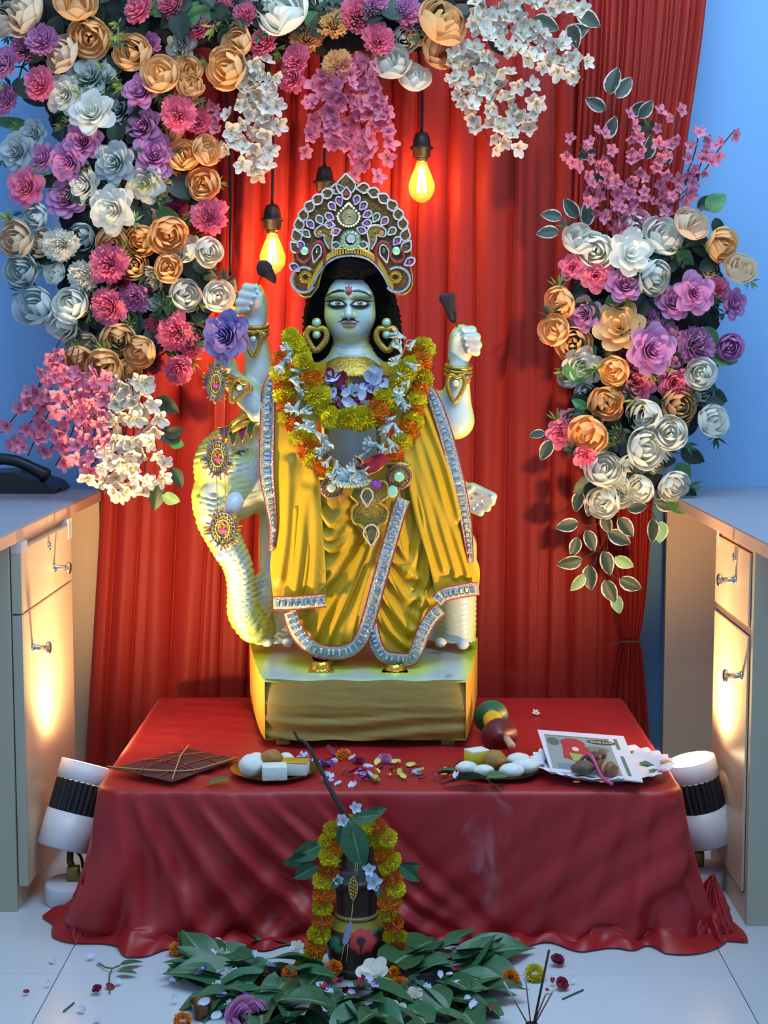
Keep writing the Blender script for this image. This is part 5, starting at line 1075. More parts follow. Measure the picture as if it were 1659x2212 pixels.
# middle teardrop with pearl rim and spiral
o = tear(753, 464, 50, 48, -90); b = MB()
for k in range(len(o)): b.lathe([(0, -.003), (.0028, -.0012), (.0028, .0012), (0, .003)], W(*o[k], CY_ - .004), (0, -1, 0), 8)
ob('pearl_rim', b.mesh('pearl_rim', M_pearl), CRN); v_, f_ = plate([W(x, y, CY_ - .001) for x, y in o], .006); ob('centre_drop', mk('centre_drop', v_, f_, M_seq, False), CRN)
sp_ = [(754 + (1.5 + 14.5 * t) * math.cos(t * 34), 468 + (1.5 + 15 * t) * sn(t * 34)) for t in np.linspace(0, 1, 120)]; ob('spiral_cord', pxtube(sp_, CY_ - .004, R(1.25)).mesh('spiral_cord', mat('pale_gold_cord', '#a9a684', .35, .5)), CRN)
for x, y, a, g in ((733, 435, 70, 'purple'), (718, 446, 50, 'purple'), (712, 468, 30, 'purple'), (713, 485, 10, 'purple'), (726, 500, -20, 'purple'), (770, 432, 110, 'purple'), (784, 445, 130, 'purple'), (793, 463, 150, 'purple'), (792, 482, 170, 'purple'), (780, 497, 200, 'purple'), (691, 475, 60, 'green'), (671, 485, 50, 'purple'), (662, 505, 40, 'green'), (812, 470, 120, 'green'), (830, 478, 130, 'purple'), (846, 500, 140, 'green'), (857, 521, 130, 'purple'), (651, 530, 50, 'purple'), (727, 530, 0, 'green'), (783, 529, 180, 'green')):
    loop(x, y, 21, 15, a, 'gold', -.002, g)
# sequin rosette
b = MB()
for k in range(14):
    a = k * 2 * math.pi / 14; c0 = W(757 + 17 * math.cos(a), 518 + 17 * sn(a), CY_ - .005); b.lathe([(0, 0), (R(6.5), .0002), (R(6.5), .0008), (0, .001)], c0, (math.cos(a) * .35, -1, .3 - sn(a) * .3), 12)
ob('sequin_rosette', b.mesh('sequin_rosette', mat('mint_sequin', '#9fc4a0', .12, .7)), CRN); ob('rosette_coil', pxtube([(757 + (1 + 8 * t) * math.cos(t * 20), 516 + (1 + 8 * t) * sn(t * 20)) for t in np.linspace(0, 1, 60)], CY_ - .009, R(1.8)).mesh('rosette_coil', M_cord), CRN)
# peacock paisleys and maroon scrolls
for sg in (-1, 1):
    X = lambda x: 757 + sg * (x - 757)
    pa = spline([(795, 548), (797, 525), (793, 500), (803, 487), (822, 488), (834, 500), (828, 512), (815, 508), (812, 522), (803, 538)], 40); v_, f_ = plate([W(X(x), y, CY_ + .001) for x, y in (pa if sg > 0 else pa[::-1])][::-1], .004); p = ob('paisley', mk('paisley', v_, f_, M_seq, False), CRN)
    ob('cord_loop', pxtube([(X(x), y) for x, y in pa], CY_ - .001, R(2.2)).mesh('cord_loop', M_cord), p); ob('stone', gem_mesh('stone', W(X(824), 503, CY_), R(6), R(6), .002, 'amber'), p)
    sc = spline([(814, 572), (812, 545), (818, 525), (832, 522), (843, 536), (845, 555), (858, 565), (872, 556), (868, 538), (858, 540)], 50); ob('scroll', pxtube([(X(x), y) for x, y in sc], CY_ - .003, R(3.0)).mesh('scroll', M_maroon), CRN, 'maroon scroll cord')
    ob('cord_loop', pxtube([(X(x), y) for x, y in tear(831, 548, 40, 20, 75)], CY_ - .003, R(1.8), True).mesh('cord_loop', M_cord), CRN); ob('stone', gem_mesh('stone', W(X(856), 542, CY_), R(9), R(9), .003, 'mint'), CRN); ob('stone', gem_mesh('stone', W(X(829), 541, CY_), R(4), R(6), .003, 'green'), CRN)
    # lobe at the foot of the fan
    lo_ = [(858 + 27 * math.cos(a), 604 + 27 * sn(a)) for a in np.linspace(-2.2, 2.5, 40)]; ob('pearl_rope', pxtube([(X(x), y) for x, y in lo_], CY_ - .002, R(2.8), n=7).mesh('pearl_rope', mat('blue_bead_rope', '#8a9ec4', .3, .3, bump=(500, .9))), CRN)
    b = MB()
    for k in range(14): a = k * 2 * math.pi / 14; b.lathe([(0, 0), (R(4.5), .001), (R(4.5), .0015), (0, .003)], W(X(854 + 10 * math.cos(a)), 598 + 10 * sn(a), CY_), (0, -1, 0), 10)
    ob('lobe_rosette', b.mesh('lobe_rosette', M_seq), CRN)
    b = MB(); ar = spline([(757, 546), (785, 550), (808, 563), (826, 585), (838, 608), (848, 625)], 26)
    for x, y in ar: b.add(*plate([W(X(x) - 2, y - 9, CY_ - .002), W(X(x) + 2, y - 9, CY_ - .002), W(X(x) + 2, y + 1, CY_ - .004), W(X(x) - 2, y + 1, CY_ - .004)], .003))
    ob('beaded_band', b.mesh('beaded_band', M_goldb, False), CRN); ob('pearl_rope', pxtube([(X(x), y + 6) for x, y in ar], CY_ - .001, R(2.4), n=7).mesh('pearl_rope', MATS['blue_bead_rope']), CRN); ob('gold_cord', pxtube([(X(x), y - 11) for x, y in ar], CY_ - .001, R(2.2), n=7).mesh('gold_cord', M_goldb), CRN)
# ================================================================ earrings
for lab, cx, cy, s in (('heart-shaped gold earring with green stone on the left of the face', 684, 728, -1), ('heart-shaped gold earring with green stone on the right of the face', 835, 728, 1)):
    e = thing('earring', lab, 'earring', tuple(W(cx, cy + 30, -.08)), 'gold heart earrings')
    o = spline([(cx, cy - 16), (cx + 15, cy - 18), (cx + 22, cy - 4), (cx + 16, cy + 12), (cx + 2 * s, cy + 29), (cx - 16, cy + 12), (cx - 22, cy - 4), (cx - 15, cy - 18), (cx, cy - 16)], 44)[:-1]
    ob('hoop', pxtube(o, -.078, R(6.5), True, 8).mesh('hoop', M_gold), e)
    b = MB()
    for k in range(0, 43, 2): b.add(*plate([W(o[k][0] - 2.4, o[k][1] - 1.2, -.0855), W(o[k][0] + 2.4, o[k][1] - 1.2, -.0855), W(o[k][0] + 2.4, o[k][1] + 1.2, -.0855), W(o[k][0] - 2.4, o[k][1] + 1.2, -.0855)], .003))
    ob('beads', b.mesh('beads', M_goldb, False), e)
    for y, r in ((cy - 31, 10), (cy - 5, 9)):
        ob('setting', MB().lathe([(0, 0), (R(r), .001), (R(r), .005), (R(r * .8), .006)], W(cx, y, -.078), (0, -1, 0), 20).mesh('setting', M_gold), e); ob('stone', gem_mesh('stone', W(cx, y, -.083), R(r * .75), R(r * .75), .001, 'mint'), e)
# ================================================================ bracelets
def bracelet(lab, cx, cy, wd, dy, px_, py_, pw, ph, tilt=0):
    e = thing('bracelet', lab, 'bracelet', tuple(W(cx, cy + 10, dy)), 'gold heart bracelets'); ct, st_ = math.cos(tilt), sn(tilt)
    for k in range(3):
        pts = []
        for a in np.linspace(0, 2 * math.pi, 28)[:-1]:
            x, y = wd * math.cos(a), (k - 1) * 9 + 5 * sn(a) * -1; pts.append(W(cx + x * ct - y * st_, cy + x * st_ + y * ct, dy + R(wd) * .95 * sn(a) * 1.0))
        ob('band', MB().tube(pts, R(4.6), 7, closed=True).mesh('band', M_gold), e)
    rot = lambda x, y: (px_ + x * ct - y * st_, py_ + x * st_ + y * ct)
    o = [rot(x, y) for x, y in spline([(0, -ph * .42), (pw * .35, -ph * .5), (pw * .5, -ph * .2), (pw * .3, ph * .25), (0, ph * .55), (-pw * .3, ph * .25), (-pw * .5, -ph * .2), (-pw * .35, -ph * .5), (0, -ph * .42)], 40)[:-1]]
    f_dy = dy - R(wd) - .006; h = ob('heart_pendant', pxtube(o, f_dy, R(4.6), True, 8).mesh('heart_pendant', M_gold), e)
    b = MB()
    for k in range(0, 39, 2): b.lathe([(0, -.002), (.002, 0), (0, .002)], W(*o[k], f_dy - R(5)), (0, -1, 0), 6)
    ob('beads', b.mesh('beads', M_goldb, False), h); gx_, gy_ = rot(0, -ph * .2); ob('stone', gem_mesh('stone', W(gx_, gy_, f_dy), R(pw * .2), R(pw * .2), .0, 'clear'), h)
    bx, by = rot(pw * .62, -ph * .35); ob('side_stone', gem_mesh('side_stone', W(bx, by, f_dy + .01), R(8), R(9), 0, 'amber'), e)
bracelet('gold heart bracelet on the wrist of the raised left fist', 551, 712, 27, -.02, 547, 742, 34, 50)
bracelet('gold heart bracelet on the wrist of the raised right fist', 990, 800, 27, -.02, 984, 838, 38, 54, .08)
bracelet('gold heart bracelet on the lower arm below the violet rose', 507, 822, 28, -.06, 513, 845, 34, 48, .5)
# ================================================================ waist ornament
e = thing('waist_ornament', 'gold filigree waist pendant with coloured stones hanging on the skirt', 'jewellery', tuple(on(795, 1190, .03)))
def ontube(pts, off, r, closed=False, n=6): return MB().tube([on(x, y, off) for x, y in pts], r, n, closed=closed)
o = spline([(770, 1045), (830, 1040), (838, 1070), (822, 1085), (838, 1100), (832, 1128), (818, 1135), (812, 1150), (803, 1180), (792, 1150), (780, 1135), (765, 1128), (760, 1100), (772, 1085), (758, 1068), (770, 1045)], 60)[:-1]
v_, f_ = plate([on(x, y, .034) for x, y in o], .006); ob('filigree_plate', mk('filigree_plate', v_, f_, M_seq, False), e)
ob('gold_cord', ontube(o, .036, R(3.2), True, 7).mesh('gold_cord', M_gold), e)
for x, y, L, wd in ((793, 1074, 40, 26), (802, 1156, 46, 34)):
    ob('silver_drop', ontube(tear(x, y, L, wd, 90 if y < 1100 else 90), .042, R(1.9), True).mesh('silver_drop', M_cord), e); v_, f_ = plate([on(a, b_, .040) for a, b_ in tear(x, y, L * .6, wd * .6, 90)], .003); ob('drop_stone', mk('drop_stone', v_, f_, mat('olive_stone', '#6a6a3a', .15, coat=.5), False), e)
for cx, cy, r, g in ((862, 1030, 27, 'mint'), (716, 1054, 24, 'clear')):
    ob('rosette', MB().lathe([(0, 0), (R(r), .001), (R(r), .004), (R(r * .9), .006), (R(r * .65), .005), (R(r * .4), .007), (0, .008)], on(cx, cy, .030), (0, -1, 0), 30).mesh('rosette', M_seq), e)
    b = MB()
    for k in range(20): a = k * 2 * math.pi / 20; b.lathe([(0, -.002), (.0026, 0), (0, .003)], on(cx, cy, .037) + Vector((R(r * .8) * math.cos(a), 0, R(r * .8) * sn(a))), (0, -1, 0), 6)
    ob('purple_beads', b.mesh('purple_beads', mat('purple_bead', '#5a2a86', .2, coat=.4), False), e); ob('stone', gem_mesh('stone', on(cx, cy, .038), R(r * .4), R(r * .4), 0, g, .006), e)
for x, y, rx, rz, g in ((812, 1046, 12, 10, 'purple'), (848, 1062, 11, 13, 'mint'), (738, 1076, 7, 11, 'amber')): ob('stone', gem_mesh('stone', on(x, y, .038), R(rx), R(rz), 0, g), e)
ob('belt_rope', ontube(spline([(800, 1010), (840, 1000), (886, 1008)], 14), .03, R(6), n=8).mesh('belt_rope', M_gold), e); ob('belt_rope', ontube(spline([(690, 1030), (730, 1035), (770, 1045)], 14), .026, R(6), n=8).mesh('belt_rope', M_gold), e)
# chest brooch
e = thing('brooch', 'gold brooch with purple stone half hidden by petals on the chest', 'jewellery', tuple(on(740, 850, .01)))
ob('plate', MB().lathe([(0, 0), (R(26), .001), (R(26), .004), (R(18), .006), (0, .007)], on(738, 836, .004), (0, -1, 0), 26).mesh('plate', M_seq), e); ob('stone', gem_mesh('stone', on(739, 839, .011), R(9), R(8), 0, 'purple'), e)
# ================================================================ dark velvet pieces over the fists
M_dk = mat('dark_brown_velvet', '#2c1c18', .8, sheen=.3, bump=(120, .3))
for lab, poly, wire in (('dark brown fan-shaped piece on a wire above the left fist', [(553, 578), (560, 564), (572, 562), (584, 568), (590, 582), (597, 600), (594, 612), (585, 609), (572, 600), (558, 594)], [(566, 597), (562, 603), (556, 618)]), ('dark brown wedge-shaped piece on a wire above the right fist', [(948, 646), (951, 637), (965, 634), (982, 634), (984, 655), (986, 685), (982, 697), (972, 694), (962, 672)], [(983, 695), (987, 702), (990, 715)])):
    e = thing('velvet_piece', lab, 'ornament', tuple(W(*wire[-1], -.03)), 'dark pieces above the raised fists'); o = spline(poly + [poly[0]], 40)[:-1]; cx, cy = o.mean(0); V = []
    for d, s in ((-.045, .72), (-.041, .93), (-.034, 1), (-.022, 1), (-.015, .93), (-.011, .72)): V += [W(cx + (x - cx) * s, cy + (y - cy) * s, d) for x, y in o]
    n = len(o); ob('fan', mk('fan', V, [tuple(q) for q in grid_faces(6, n, True)] + [tuple(range(n))[::-1], tuple(5 * n + k for k in range(n))], M_dk), e); ob('wire', pxtube(wire, -.03, .0012).mesh('wire', M_stem), e)
# ================================================================ violet rose + hanging medallions
e = thing('violet_rose', 'large violet rose held by the lower left hand of the idol', 'flower', tuple(W(495, 790, -.11)))
ob('bloom', FM['rose'][1], e, M=TRS(W(485, 725, -.12), aim((-.35, -1, .05), 1.0), .052), m=pm['V']); ob('outer_petals', FM['open'][2], e, M=TRS(W(492, 722, -.105), aim((-.2, -1, .1), 2.0), .056), m=pm['V']); ob('stem', MB().tube([W(490, 735, -.09), W(492, 770, -.085), W(486, 800, -.092)], .003, 6).mesh('stem', M_gstem), e)
M_gt = mat('gold_tinsel', '#c89a4a', .25, .8); M_mb = mat('medallion_blue', '#4a5a9a', .5)
e = thing('hanging_medallions', 'string of three gold-fringed oval lotus medallions hanging over the elephant', 'ornament', tuple(W(480, 1210, -.12)))
for cx, cy, rx, ry in ((466, 828, 19, 36), (470, 988, 23, 36), (481, 1142, 27, 35)):
    d = -.118; el_ = lambda s: [(cx + rx * s * math.cos(a), cy + ry * s * sn(a)) for a in np.linspace(0, 2 * math.pi, 41)[:-1]]
    v_, f_ = plate([W(x, y, d) for x, y in el_(.96)], .004); md = ob('medallion', mk('medallion', v_, f_, M_seq, False), e, 'oval medallion with lotus'); ob('blue_rim', pxtube(el_(1), d, R(1.8), True).mesh('blue_rim', M_mb), md); ob('inner_ring', pxtube(el_(.55), d - .001, R(1.0), True).mesh('inner_ring', M_cord), md)
    zz = [(cx + rx * (.9 if k % 2 else .66) * math.cos(a), cy + ry * (.9 if k % 2 else .66) * sn(a)) for k, a in enumerate(np.linspace(0, 2 * math.pi, 41)[:-1])]; ob('zigzag', pxtube(zz, d - .001, R(.9), True, 5).mesh('zigzag', mat('gold_thread', '#d8c060', .3, .6)), md)
    b = MB()
    for k in range(5): a = math.radians(-150 + k * 30); b.add(*plate([W(cx, cy + ry * .32, d - .001), W(cx + rx * .22 * math.cos(a - .5), cy + ry * (.25 + .16 * sn(a - .5)), d - .002), W(cx + rx * .42 * math.cos(a), cy + ry * (.28 + .3 * sn(a)), d - .002), W(cx + rx * .22 * math.cos(a + .5), cy + ry * (.25 + .16 * sn(a + .5)), d - .002)], .001))
    ob('lotus', b.mesh('lotus', mat('lotus_pink', '#c23a8a', .5), False), md); ob('flame_motif', pxtube([(cx - rx * .1, cy), (cx - rx * .18, cy - ry * .2), (cx, cy - ry * .42), (cx + rx * .2, cy - ry * .2), (cx + rx * .05, cy)], d - .001, R(1)).mesh('flame_motif', mat('orange_thread', '#c8622a', .5)), md)
    b = MB()
    for k in range(46):
        a = random.uniform(0, 6.283); q = random.uniform(1.15, 1.45); b.tube([W(cx + rx * math.cos(a), cy + ry * sn(a), d + .002), W(cx + (rx * q + 4) * math.cos(a), cy + (ry * (q - .15) + 3) * sn(a), d + random.uniform(-.012, .012))], [.0016, .0022], 4)
    ob('tinsel_fringe', b.mesh('tinsel_fringe', M_gt, False), md)
for x in (464, 482): ob('string', MB().tube([W(x + 2, 800, -.112), W(x + 2, 960, -.118), W(x + 6, 1110, -.118), W(x + 6, 1195, -.118)], .0007, 4).mesh('string', M_gt), e)
for x, y in ((474, 1203), (492, 1199)): ob('pearl', MB().lathe([(0, -R(9)), (R(6.5), -R(6.5)), (R(9), 0), (R(6.5), R(6.5)), (0, R(9))], W(x, y, -.12), n=18).mesh('pearl', M_pearl), e)
# ================================================================ garlands on the idol
def marigold_mesh(name, m, seed):
    r = random.Random(seed); b = MB(); n = 170; ga = math.pi * (3 - 5 ** .5)
    for i in range(n):
        z = 1 - 1.75 * (i + .5) / n; rr = math.sqrt(max(0, 1 - z * z)); a = i * ga; d = Vector((rr * math.cos(a), rr * math.sin(a), z * .72)); t = d.cross(Vector((0, 0, 1))); t = (t.normalized() if t.length > 1e-4 else Vector((1, 0, 0))); q = d.cross(t).normalized()
        an = r.uniform(-.6, .6); s = t * math.cos(an) + q * sn(an); L = r.uniform(.9, 1.12); w_ = r.uniform(.10, .16)
        b.add([d * .55 - s * .05, d * .55 + s * .05, d * L * .86 + s * w_, d * L + s * w_ * .5 - q * .06, d * L - s * w_ * .5 + q * .05, d * L * .86 - s * w_], [(0, 1, 2, 5), (2, 3, 4, 5)])
    me = b.mesh(name, m); return me
M_my = mat('marigold_yellow', '#d8cc10', .65, noise=(4, .5), col2='#bcae08', rand=.15, transl=.15); M_mo = mat('marigold_orange', '#e07c08', .65, noise=(4, .5), col2='#b85c04', rand=.15, transl=.15)
MG = [marigold_mesh('marigold', M_my, s) for s in range(3)]
RG = random.Random(9)
def core(m): return m
def garland(name, label, beads, place, rad, group=None, thread=True):
    """beads: (px,py,colour y/o[,scale]); place maps px to a point"""
    pts = [place(b[0], b[1]) for b in beads]; e = thing(name, label, 'garland', tuple(min(pts, key=lambda p: p.z)), group)
    ob('thread', MB().tube(pts, .0015, 5).mesh('thread', mat('garland_thread', '#b8b090', .7)), e)
    for i, b in enumerate(beads):
        a = pts[max(i - 1, 0)]; c = pts[min(i + 1, len(pts) - 1)]; t = (c - a).normalized(); k = rad * (b[3] if len(b) > 3 else 1) * RG.uniform(.92, 1.08)
        ax = (t * RG.uniform(-.5, .5) + Vector((RG.uniform(-.3, .3), -1, RG.uniform(-.2, .3)))).normalized()
        ob('marigold', RG.choice(MG), e, M=TRS(pts[i], aim(ax, RG.uniform(0, 6)), (k, k, k * 1.0)), m=M_my if b[2] == 'y' else M_mo)
    return e
gi = [(628, 727, 'y', .85), (640, 745, 'y'), (649, 765, 'y'), (656, 782, 'y'), (664, 801, 'y'), (673, 821, 'o', 1.1), (672, 845, 'y'), (688, 855, 'y', 1.1), (701, 880, 'y'), (714, 902, 'y', 1.1), (738, 905, 'y', .9), (757, 904, 'y', 1.1), (778, 905, 'y', 1.1), (796, 902, 'y'), (818, 888, 'o', 1.1), (832, 866, 'y', 1.1), (848, 842, 'y', .8), (862, 828, 'y', 1.1), (874, 806, 'y', 1.1), (888, 790, 'y'), (897, 768, 'o', 1.1), (912, 757, 'y', 1.1)]
go = [(606, 778, 'o'), (608, 806, 'y', 1.05), (611, 831, 'o'), (613, 854, 'y', 1.05), (620, 876, 'o'), (624, 900, 'y'), (636, 918, 'o'), (645, 943, 'y', 1.05), (665, 970, 'o', 1.05), (679, 993, 'y', 1.05), (698, 1006, 'o', .95), (720, 1022, 'y', .95), (745, 1030, 'y', .8), (775, 1020, 'o', .6), (820, 1000, 'o', .7), (850, 975, 'o', 1.05), (868, 953, 'y', 1.05), (880, 931, 'o', 1.05), (891, 911, 'y', 1.05), (894, 890, 'o'), (900, 865, 'y', 1.05), (908, 842, 'o'), (914, 816, 'y', .95), (910, 780, 'o')]
garland('marigold_garland', 'short inner marigold garland, mostly yellow, around the neck of the idol', gi, lambda x, y: on(x, y, .035 if y > 780 else .01), R(24), 'marigold garlands')
garland('marigold_garland', 'long outer garland of alternating yellow and orange marigolds on the idol', go, lambda x, y: on(x, y, .030), R(22.5), 'marigold garlands')
# tuberose garland
def tuberose(name, m):
    b = MB(); b.tube([(0, 0, 0), (.1, 0, .5), (.12, 0, 1.0)], [.12, .20, .34], 8)
    for k in range(6):
        a = k * math.pi / 3; c, s = math.cos(a), sn(a); b.add([(.12 + c * .1, s * .1, .95), (.12 + c * .5 - s * .24, s * .45 + c * .16, 1.3), (.12 + c * .5, s * .5, 1.55), (.12 + c * .5 + s * .24, s * .45 - c * .16, 1.3)], [(0, 1, 2, 3)])
    return b.mesh(name, m)
M_tub = mat('tuberose_white', '#b9cfd4', .6, noise=(4, .4), col2='#9fc0bc', rand=.12, transl=.2); TUB = tuberose('tuberose', M_tub)
tb = [(632, 758), (622, 780), (624, 800), (626, 818), (640, 838), (648, 862), (642, 893), (652, 905), (660, 925), (668, 932), (680, 936), (694, 945), (700, 965), (712, 985), (725, 996), (738, 1010), (750, 1022), (760, 1030), (772, 1022), (790, 978), (805, 968), (815, 960), (830, 960), (838, 945), (850, 915), (855, 898), (858, 880), (862, 868), (868, 850), (875, 850), (884, 812), (872, 780), (860, 782), (870, 765), (880, 735), (895, 735)]
e = thing('tuberose_garland', 'garland of white tube-shaped flowers hanging between the two marigold garlands', 'garland', tuple(on(760, 1030, .04))); pts = [on(x, y, .034) for x, y in tb]; ob('thread', MB().tube(pts, .001, 5).mesh('thread', MATS['garland_thread']), e)
for i, (x, y) in enumerate(tb):
    for k in range(1 + (i % 3 == 0)): ob('tuberose', TUB, e, M=TRS(on(x + RG.uniform(-4, 4), y + RG.uniform(-4, 4), .044), aim((RG.uniform(-1, 1), RG.uniform(-.6, -.2), RG.uniform(-1, .4)), RG.uniform(0, 6)), R(20) * RG.uniform(.8, 1.2)))
for i in range(9): ob('tassel_flower', TUB, e, M=TRS(on(740 + i * 4.2, 1015, .042), aim((-.5 + i * .14, -.3, -1)), R(24)))
# red pouch
e = single('brocade_pouch', mk('brocade_pouch', *plate([on(x, y, .052 + .006 * ((x + y) % 3)) for x, y in spline([(766, 984), (785, 998), (800, 990), (822, 978), (840, 992), (822, 1012), (800, 1024), (790, 1016), (778, 1000), (766, 984)], 34)[:-1]], .014), mat('red_brocade', '#a3161e', .5, noise=(60, .5), col2='#7a0f16'), False), 'small red brocade cloth pouch tucked in at the waist', 'pouch')
ob('gold_edge', ontube(spline([(766, 984), (785, 998), (790, 1018), (800, 1024), (822, 1012), (840, 992)], 30), .054, R(1.6)).mesh('gold_edge', M_goldb), e)
# loose petals heaped on the chest
def petal_mesh(name, m):
    v = []
    for j in range(4):
        for i in range(4): t = j / 3; u = -1 + 2 * i / 3; v.append((t, u * .42 * sn(math.pi * (.12 + .75 * t)), .25 * u * u + .22 * t * t))
    return mk(name, v, grid_faces(4, 4), m)
M_pw = mat('loose_petal_white', '#c3cfe4', .6, rand=.12, transl=.2); M_pr = mat('loose_petal_red', '#8e1c34', .6, rand=.25, transl=.15); M_pv = mat('loose_petal_violet', '#5a3aa0', .6, rand=.2); PET = petal_mesh('petal', M_pw)
for i in range(46):
    x = RG.uniform(700, 832); y = RG.uniform(828, 890) if 730 < x < 800 else RG.uniform(812, 858)
    col = RG.choice('wwwrrr') if i % 11 else 'v'; s = R(RG.uniform(20, 32))
    single('flower_petal', PET, {'w': 'white loose petal on the chest of the idol', 'r': 'deep red loose petal on the chest of the idol', 'v': 'violet loose petal on the chest of the idol'}[col], 'petal', 'loose petals on the chest', M=TRS(on(x, y, .020 + .014 * RG.random()), aim((RG.uniform(-.5, .5), -1, RG.uniform(-.2, .7)), RG.uniform(0, 6)), s), m={'w': M_pw, 'r': M_pr, 'v': M_pv}[col])
# ================================================================ things on the table
RT = random.Random(21)
def TP(px, py, dz=0.0): return PZ(px, py, ZT + .003 + dz)
M_brass = mat('dull_brass', '#6a5526', .35, .8, noise=(20, .4), col2='#4a3a1a')
def lump(c, r, seed, sc=(1, 1, 1), amp=.12):
    q = np.random.default_rng(seed); bm = bmesh.new(); bmesh.ops.create_icosphere(bm, subdivisions=3, radius=1); ph = q.uniform(0, 6, 6)
    v = np.array([x.co[:] for x in bm.verts]); v *= (1 + amp * vnoise(v[:, 0] * 2.2 + ph[0], v[:, 1] * 2.2 + ph[1], v[:, 2] * 2.2 + ph[2]))[:, None]; f = [[x.index for x in p.verts] for p in bm.faces]; bm.free()
    v = v * np.array(sc) * r + np.array(c); return v.tolist(), f
def sweet_block(name, label, c, w_, d_, h, rz, m, mtop=None):
    b = MB().box((-w_ / 2, -d_ / 2, 0), (w_ / 2, d_ / 2, h), .003); M = TRS(c, Matrix.Rotation(rz, 3, 'Z'))
    o = single(name, b.mesh(name, m), label, 'sweet', 'sweets on the two plates', M=M)
    if mtop: ob('topping', MB().box((-w_ / 2 + .0005, -d_ / 2 + .0005, h - .0035), (w_ / 2 - .0005, d_ / 2 - .0005, h + .0015), .001).mesh('topping', mtop), o, M=M, label='golden glazed topping')
    return o
def ball(name, label, px, py, r, m, seed, sc=(1, 1, .9), cat='sweet', group='sweets on the two plates', dz=0.006, amp=.08):
    c = TP(px, py, dz); v, f = lump((c.x, c.y, c.z + r * sc[2] * .95), r, seed, sc, amp); return single(name, mk(name, v, f, m), label, cat, group)
M_milk = mat('milk_sweet', '#cfdad2', .6, noise=(40, .3), col2='#bcc9c0', bump=(60, .3)); M_lad = mat('brown_laddu', '#9a7434', .65, noise=(60, .5), col2='#7c5a26', bump=(90, .5)); M_glz = mat('golden_glaze', '#c29a22', .4, noise=(30, .5), col2='#8f7218'); M_yel = mat('yellow_sweet', '#d0c040', .5, noise=(20, .4), col2='#b89a28')
def plate_(label, px, py, r):
    c = TP(px, py); return single('brass_plate', MB().lathe([(0, .002), (r * .86, .002), (r * .97, .009), (r, .010), (r * .985, .0075), (r * .88, 0), (0, 0)], (c.x, c.y, c.z), n=48).mesh('brass_plate', M_brass), label, 'plate', 'small brass plates')
plate_('brass plate of sweets on the left, beside the kite', 592, 1668, .086); plate_('brass plate of sweets on the right, beside the paper plate', 1075, 1667, .084)
ball('milk_sweet', 'round white milk sweet at the left of the left plate', 543, 1676, .024, M_milk, 1); ball('milk_sweet', 'white milk sweet at the back of the left plate, behind the round one', 556, 1660, .020, M_milk, 2, (1.2, 1, .8))
ball('laddu', 'round brown laddu at the back of the left plate', 586, 1662, .0225, M_lad, 3); ball('laddu', 'brown laddu half hidden by leaves on the right plate', 1068, 1664, .023, M_lad, 4)
sweet_block('milk_block', 'white square block dusted white at the front of the left plate', TP(593, 1682, .006), .048, .036, .028, .1, M_milk); sweet_block('milk_block', 'white block with golden glaze on the left plate', TP(638, 1672, .006), .050, .038, .026, -.12, M_milk, M_glz)
ball('milk_sweet', 'small white milk sweet between laddu and glazed block', 618, 1656, .016, M_milk, 5)
sweet_block('yellow_block', 'pale yellow wedge of sweet at the back of the right plate', TP(1030, 1652, .006), .042, .034, .030, .5, M_yel, M_milk)
for i, (x, y, r, lab) in enumerate(((1008, 1670, .016, 'oblong white sweet under the leaves at the left of the right plate'), (1105, 1678, .018, 'smooth white oval sweet at the front of the right plate'), (1135, 1670, .020, 'chunky white sweet at the right of the right plate'), (1120, 1655, .018, 'white sweet at the back right of the right plate'), (1045, 1676, .015, 'small white sweet in the middle of the right plate'))): ball('milk_sweet', lab, x, y, r, M_milk, 10 + i, (1.35, 1, .75))
# leaves by the plates
M_gl = mat('fresh_green_leaf', '#356a44', .4, noise=(5, .5), col2='#214c32', rand=.35); 
def midrib(m, col):
    n = m.node_tree.nodes; L = m.node_tree.links; b = n['Principled BSDF']; src = b.inputs['Base Color'].links[0].from_socket
    a = n.new('ShaderNodeAttribute'); a.attribute_name = 'lu'; mr = n.new('ShaderNodeMapRange'); mr.inputs[1].default_value = .03; mr.inputs[2].default_value = .10; mr.inputs[3].default_value = .7; mr.inputs[4].default_value = 0; L.new(a.outputs['Fac'], mr.inputs[0])
    mx = n.new('ShaderNodeMix'); mx.data_type = 'RGBA'; L.new(mr.outputs[0], mx.inputs[0]); L.new(src, mx.inputs[6]); mx.inputs[7].default_value = (*lin(col), 1); L.new(mx.outputs[2], b.inputs['Base Color'])
midrib(M_gl, '#7c9a70')
GLEAF = leaf_mesh('leaf', M_gl, .24, fold=.08, bend=.12); BLEAF = leaf_mesh('leaf', M_gl, .40, fold=.14, bend=.22, heart=.25, wavy=.02)
e = thing('leaf_twig', 'green twig of three leaves lying across the right plate', 'leaves', tuple(TP(1055, 1690)))
for (x, y, a, L, dz) in ((1050, 1682, 178, 95, .014), (1052, 1680, -38, 62, .022), (1050, 1678, -145, 66, .026)):
    rot = Matrix.Rotation(-math.radians(a), 3, 'Z') @ Matrix.Rotation(.35, 3, 'X'); ob('leaf', GLEAF, e, M=TRS(TP(x, y, dz), rot, L * 2.98 / F))
ob('stem', MB().tube([TP(1050, 1681, .014), TP(1062, 1692, .008), TP(1085, 1708, -.002)], .0014, 5).mesh('stem', M_gstem), e)
for lab, x, y, a, L in (('dark leaf tucked under the left plate', 500, 1682, 150, 60), ('small round leaf left of the right plate', 985, 1665, 200, 45)): single('leaf', GLEAF, lab, 'leaf', 'single leaves on the table', M=TRS(TP(x, y, .006), Matrix.Rotation(-math.radians(a), 3, 'Z'), L * 3 / F))
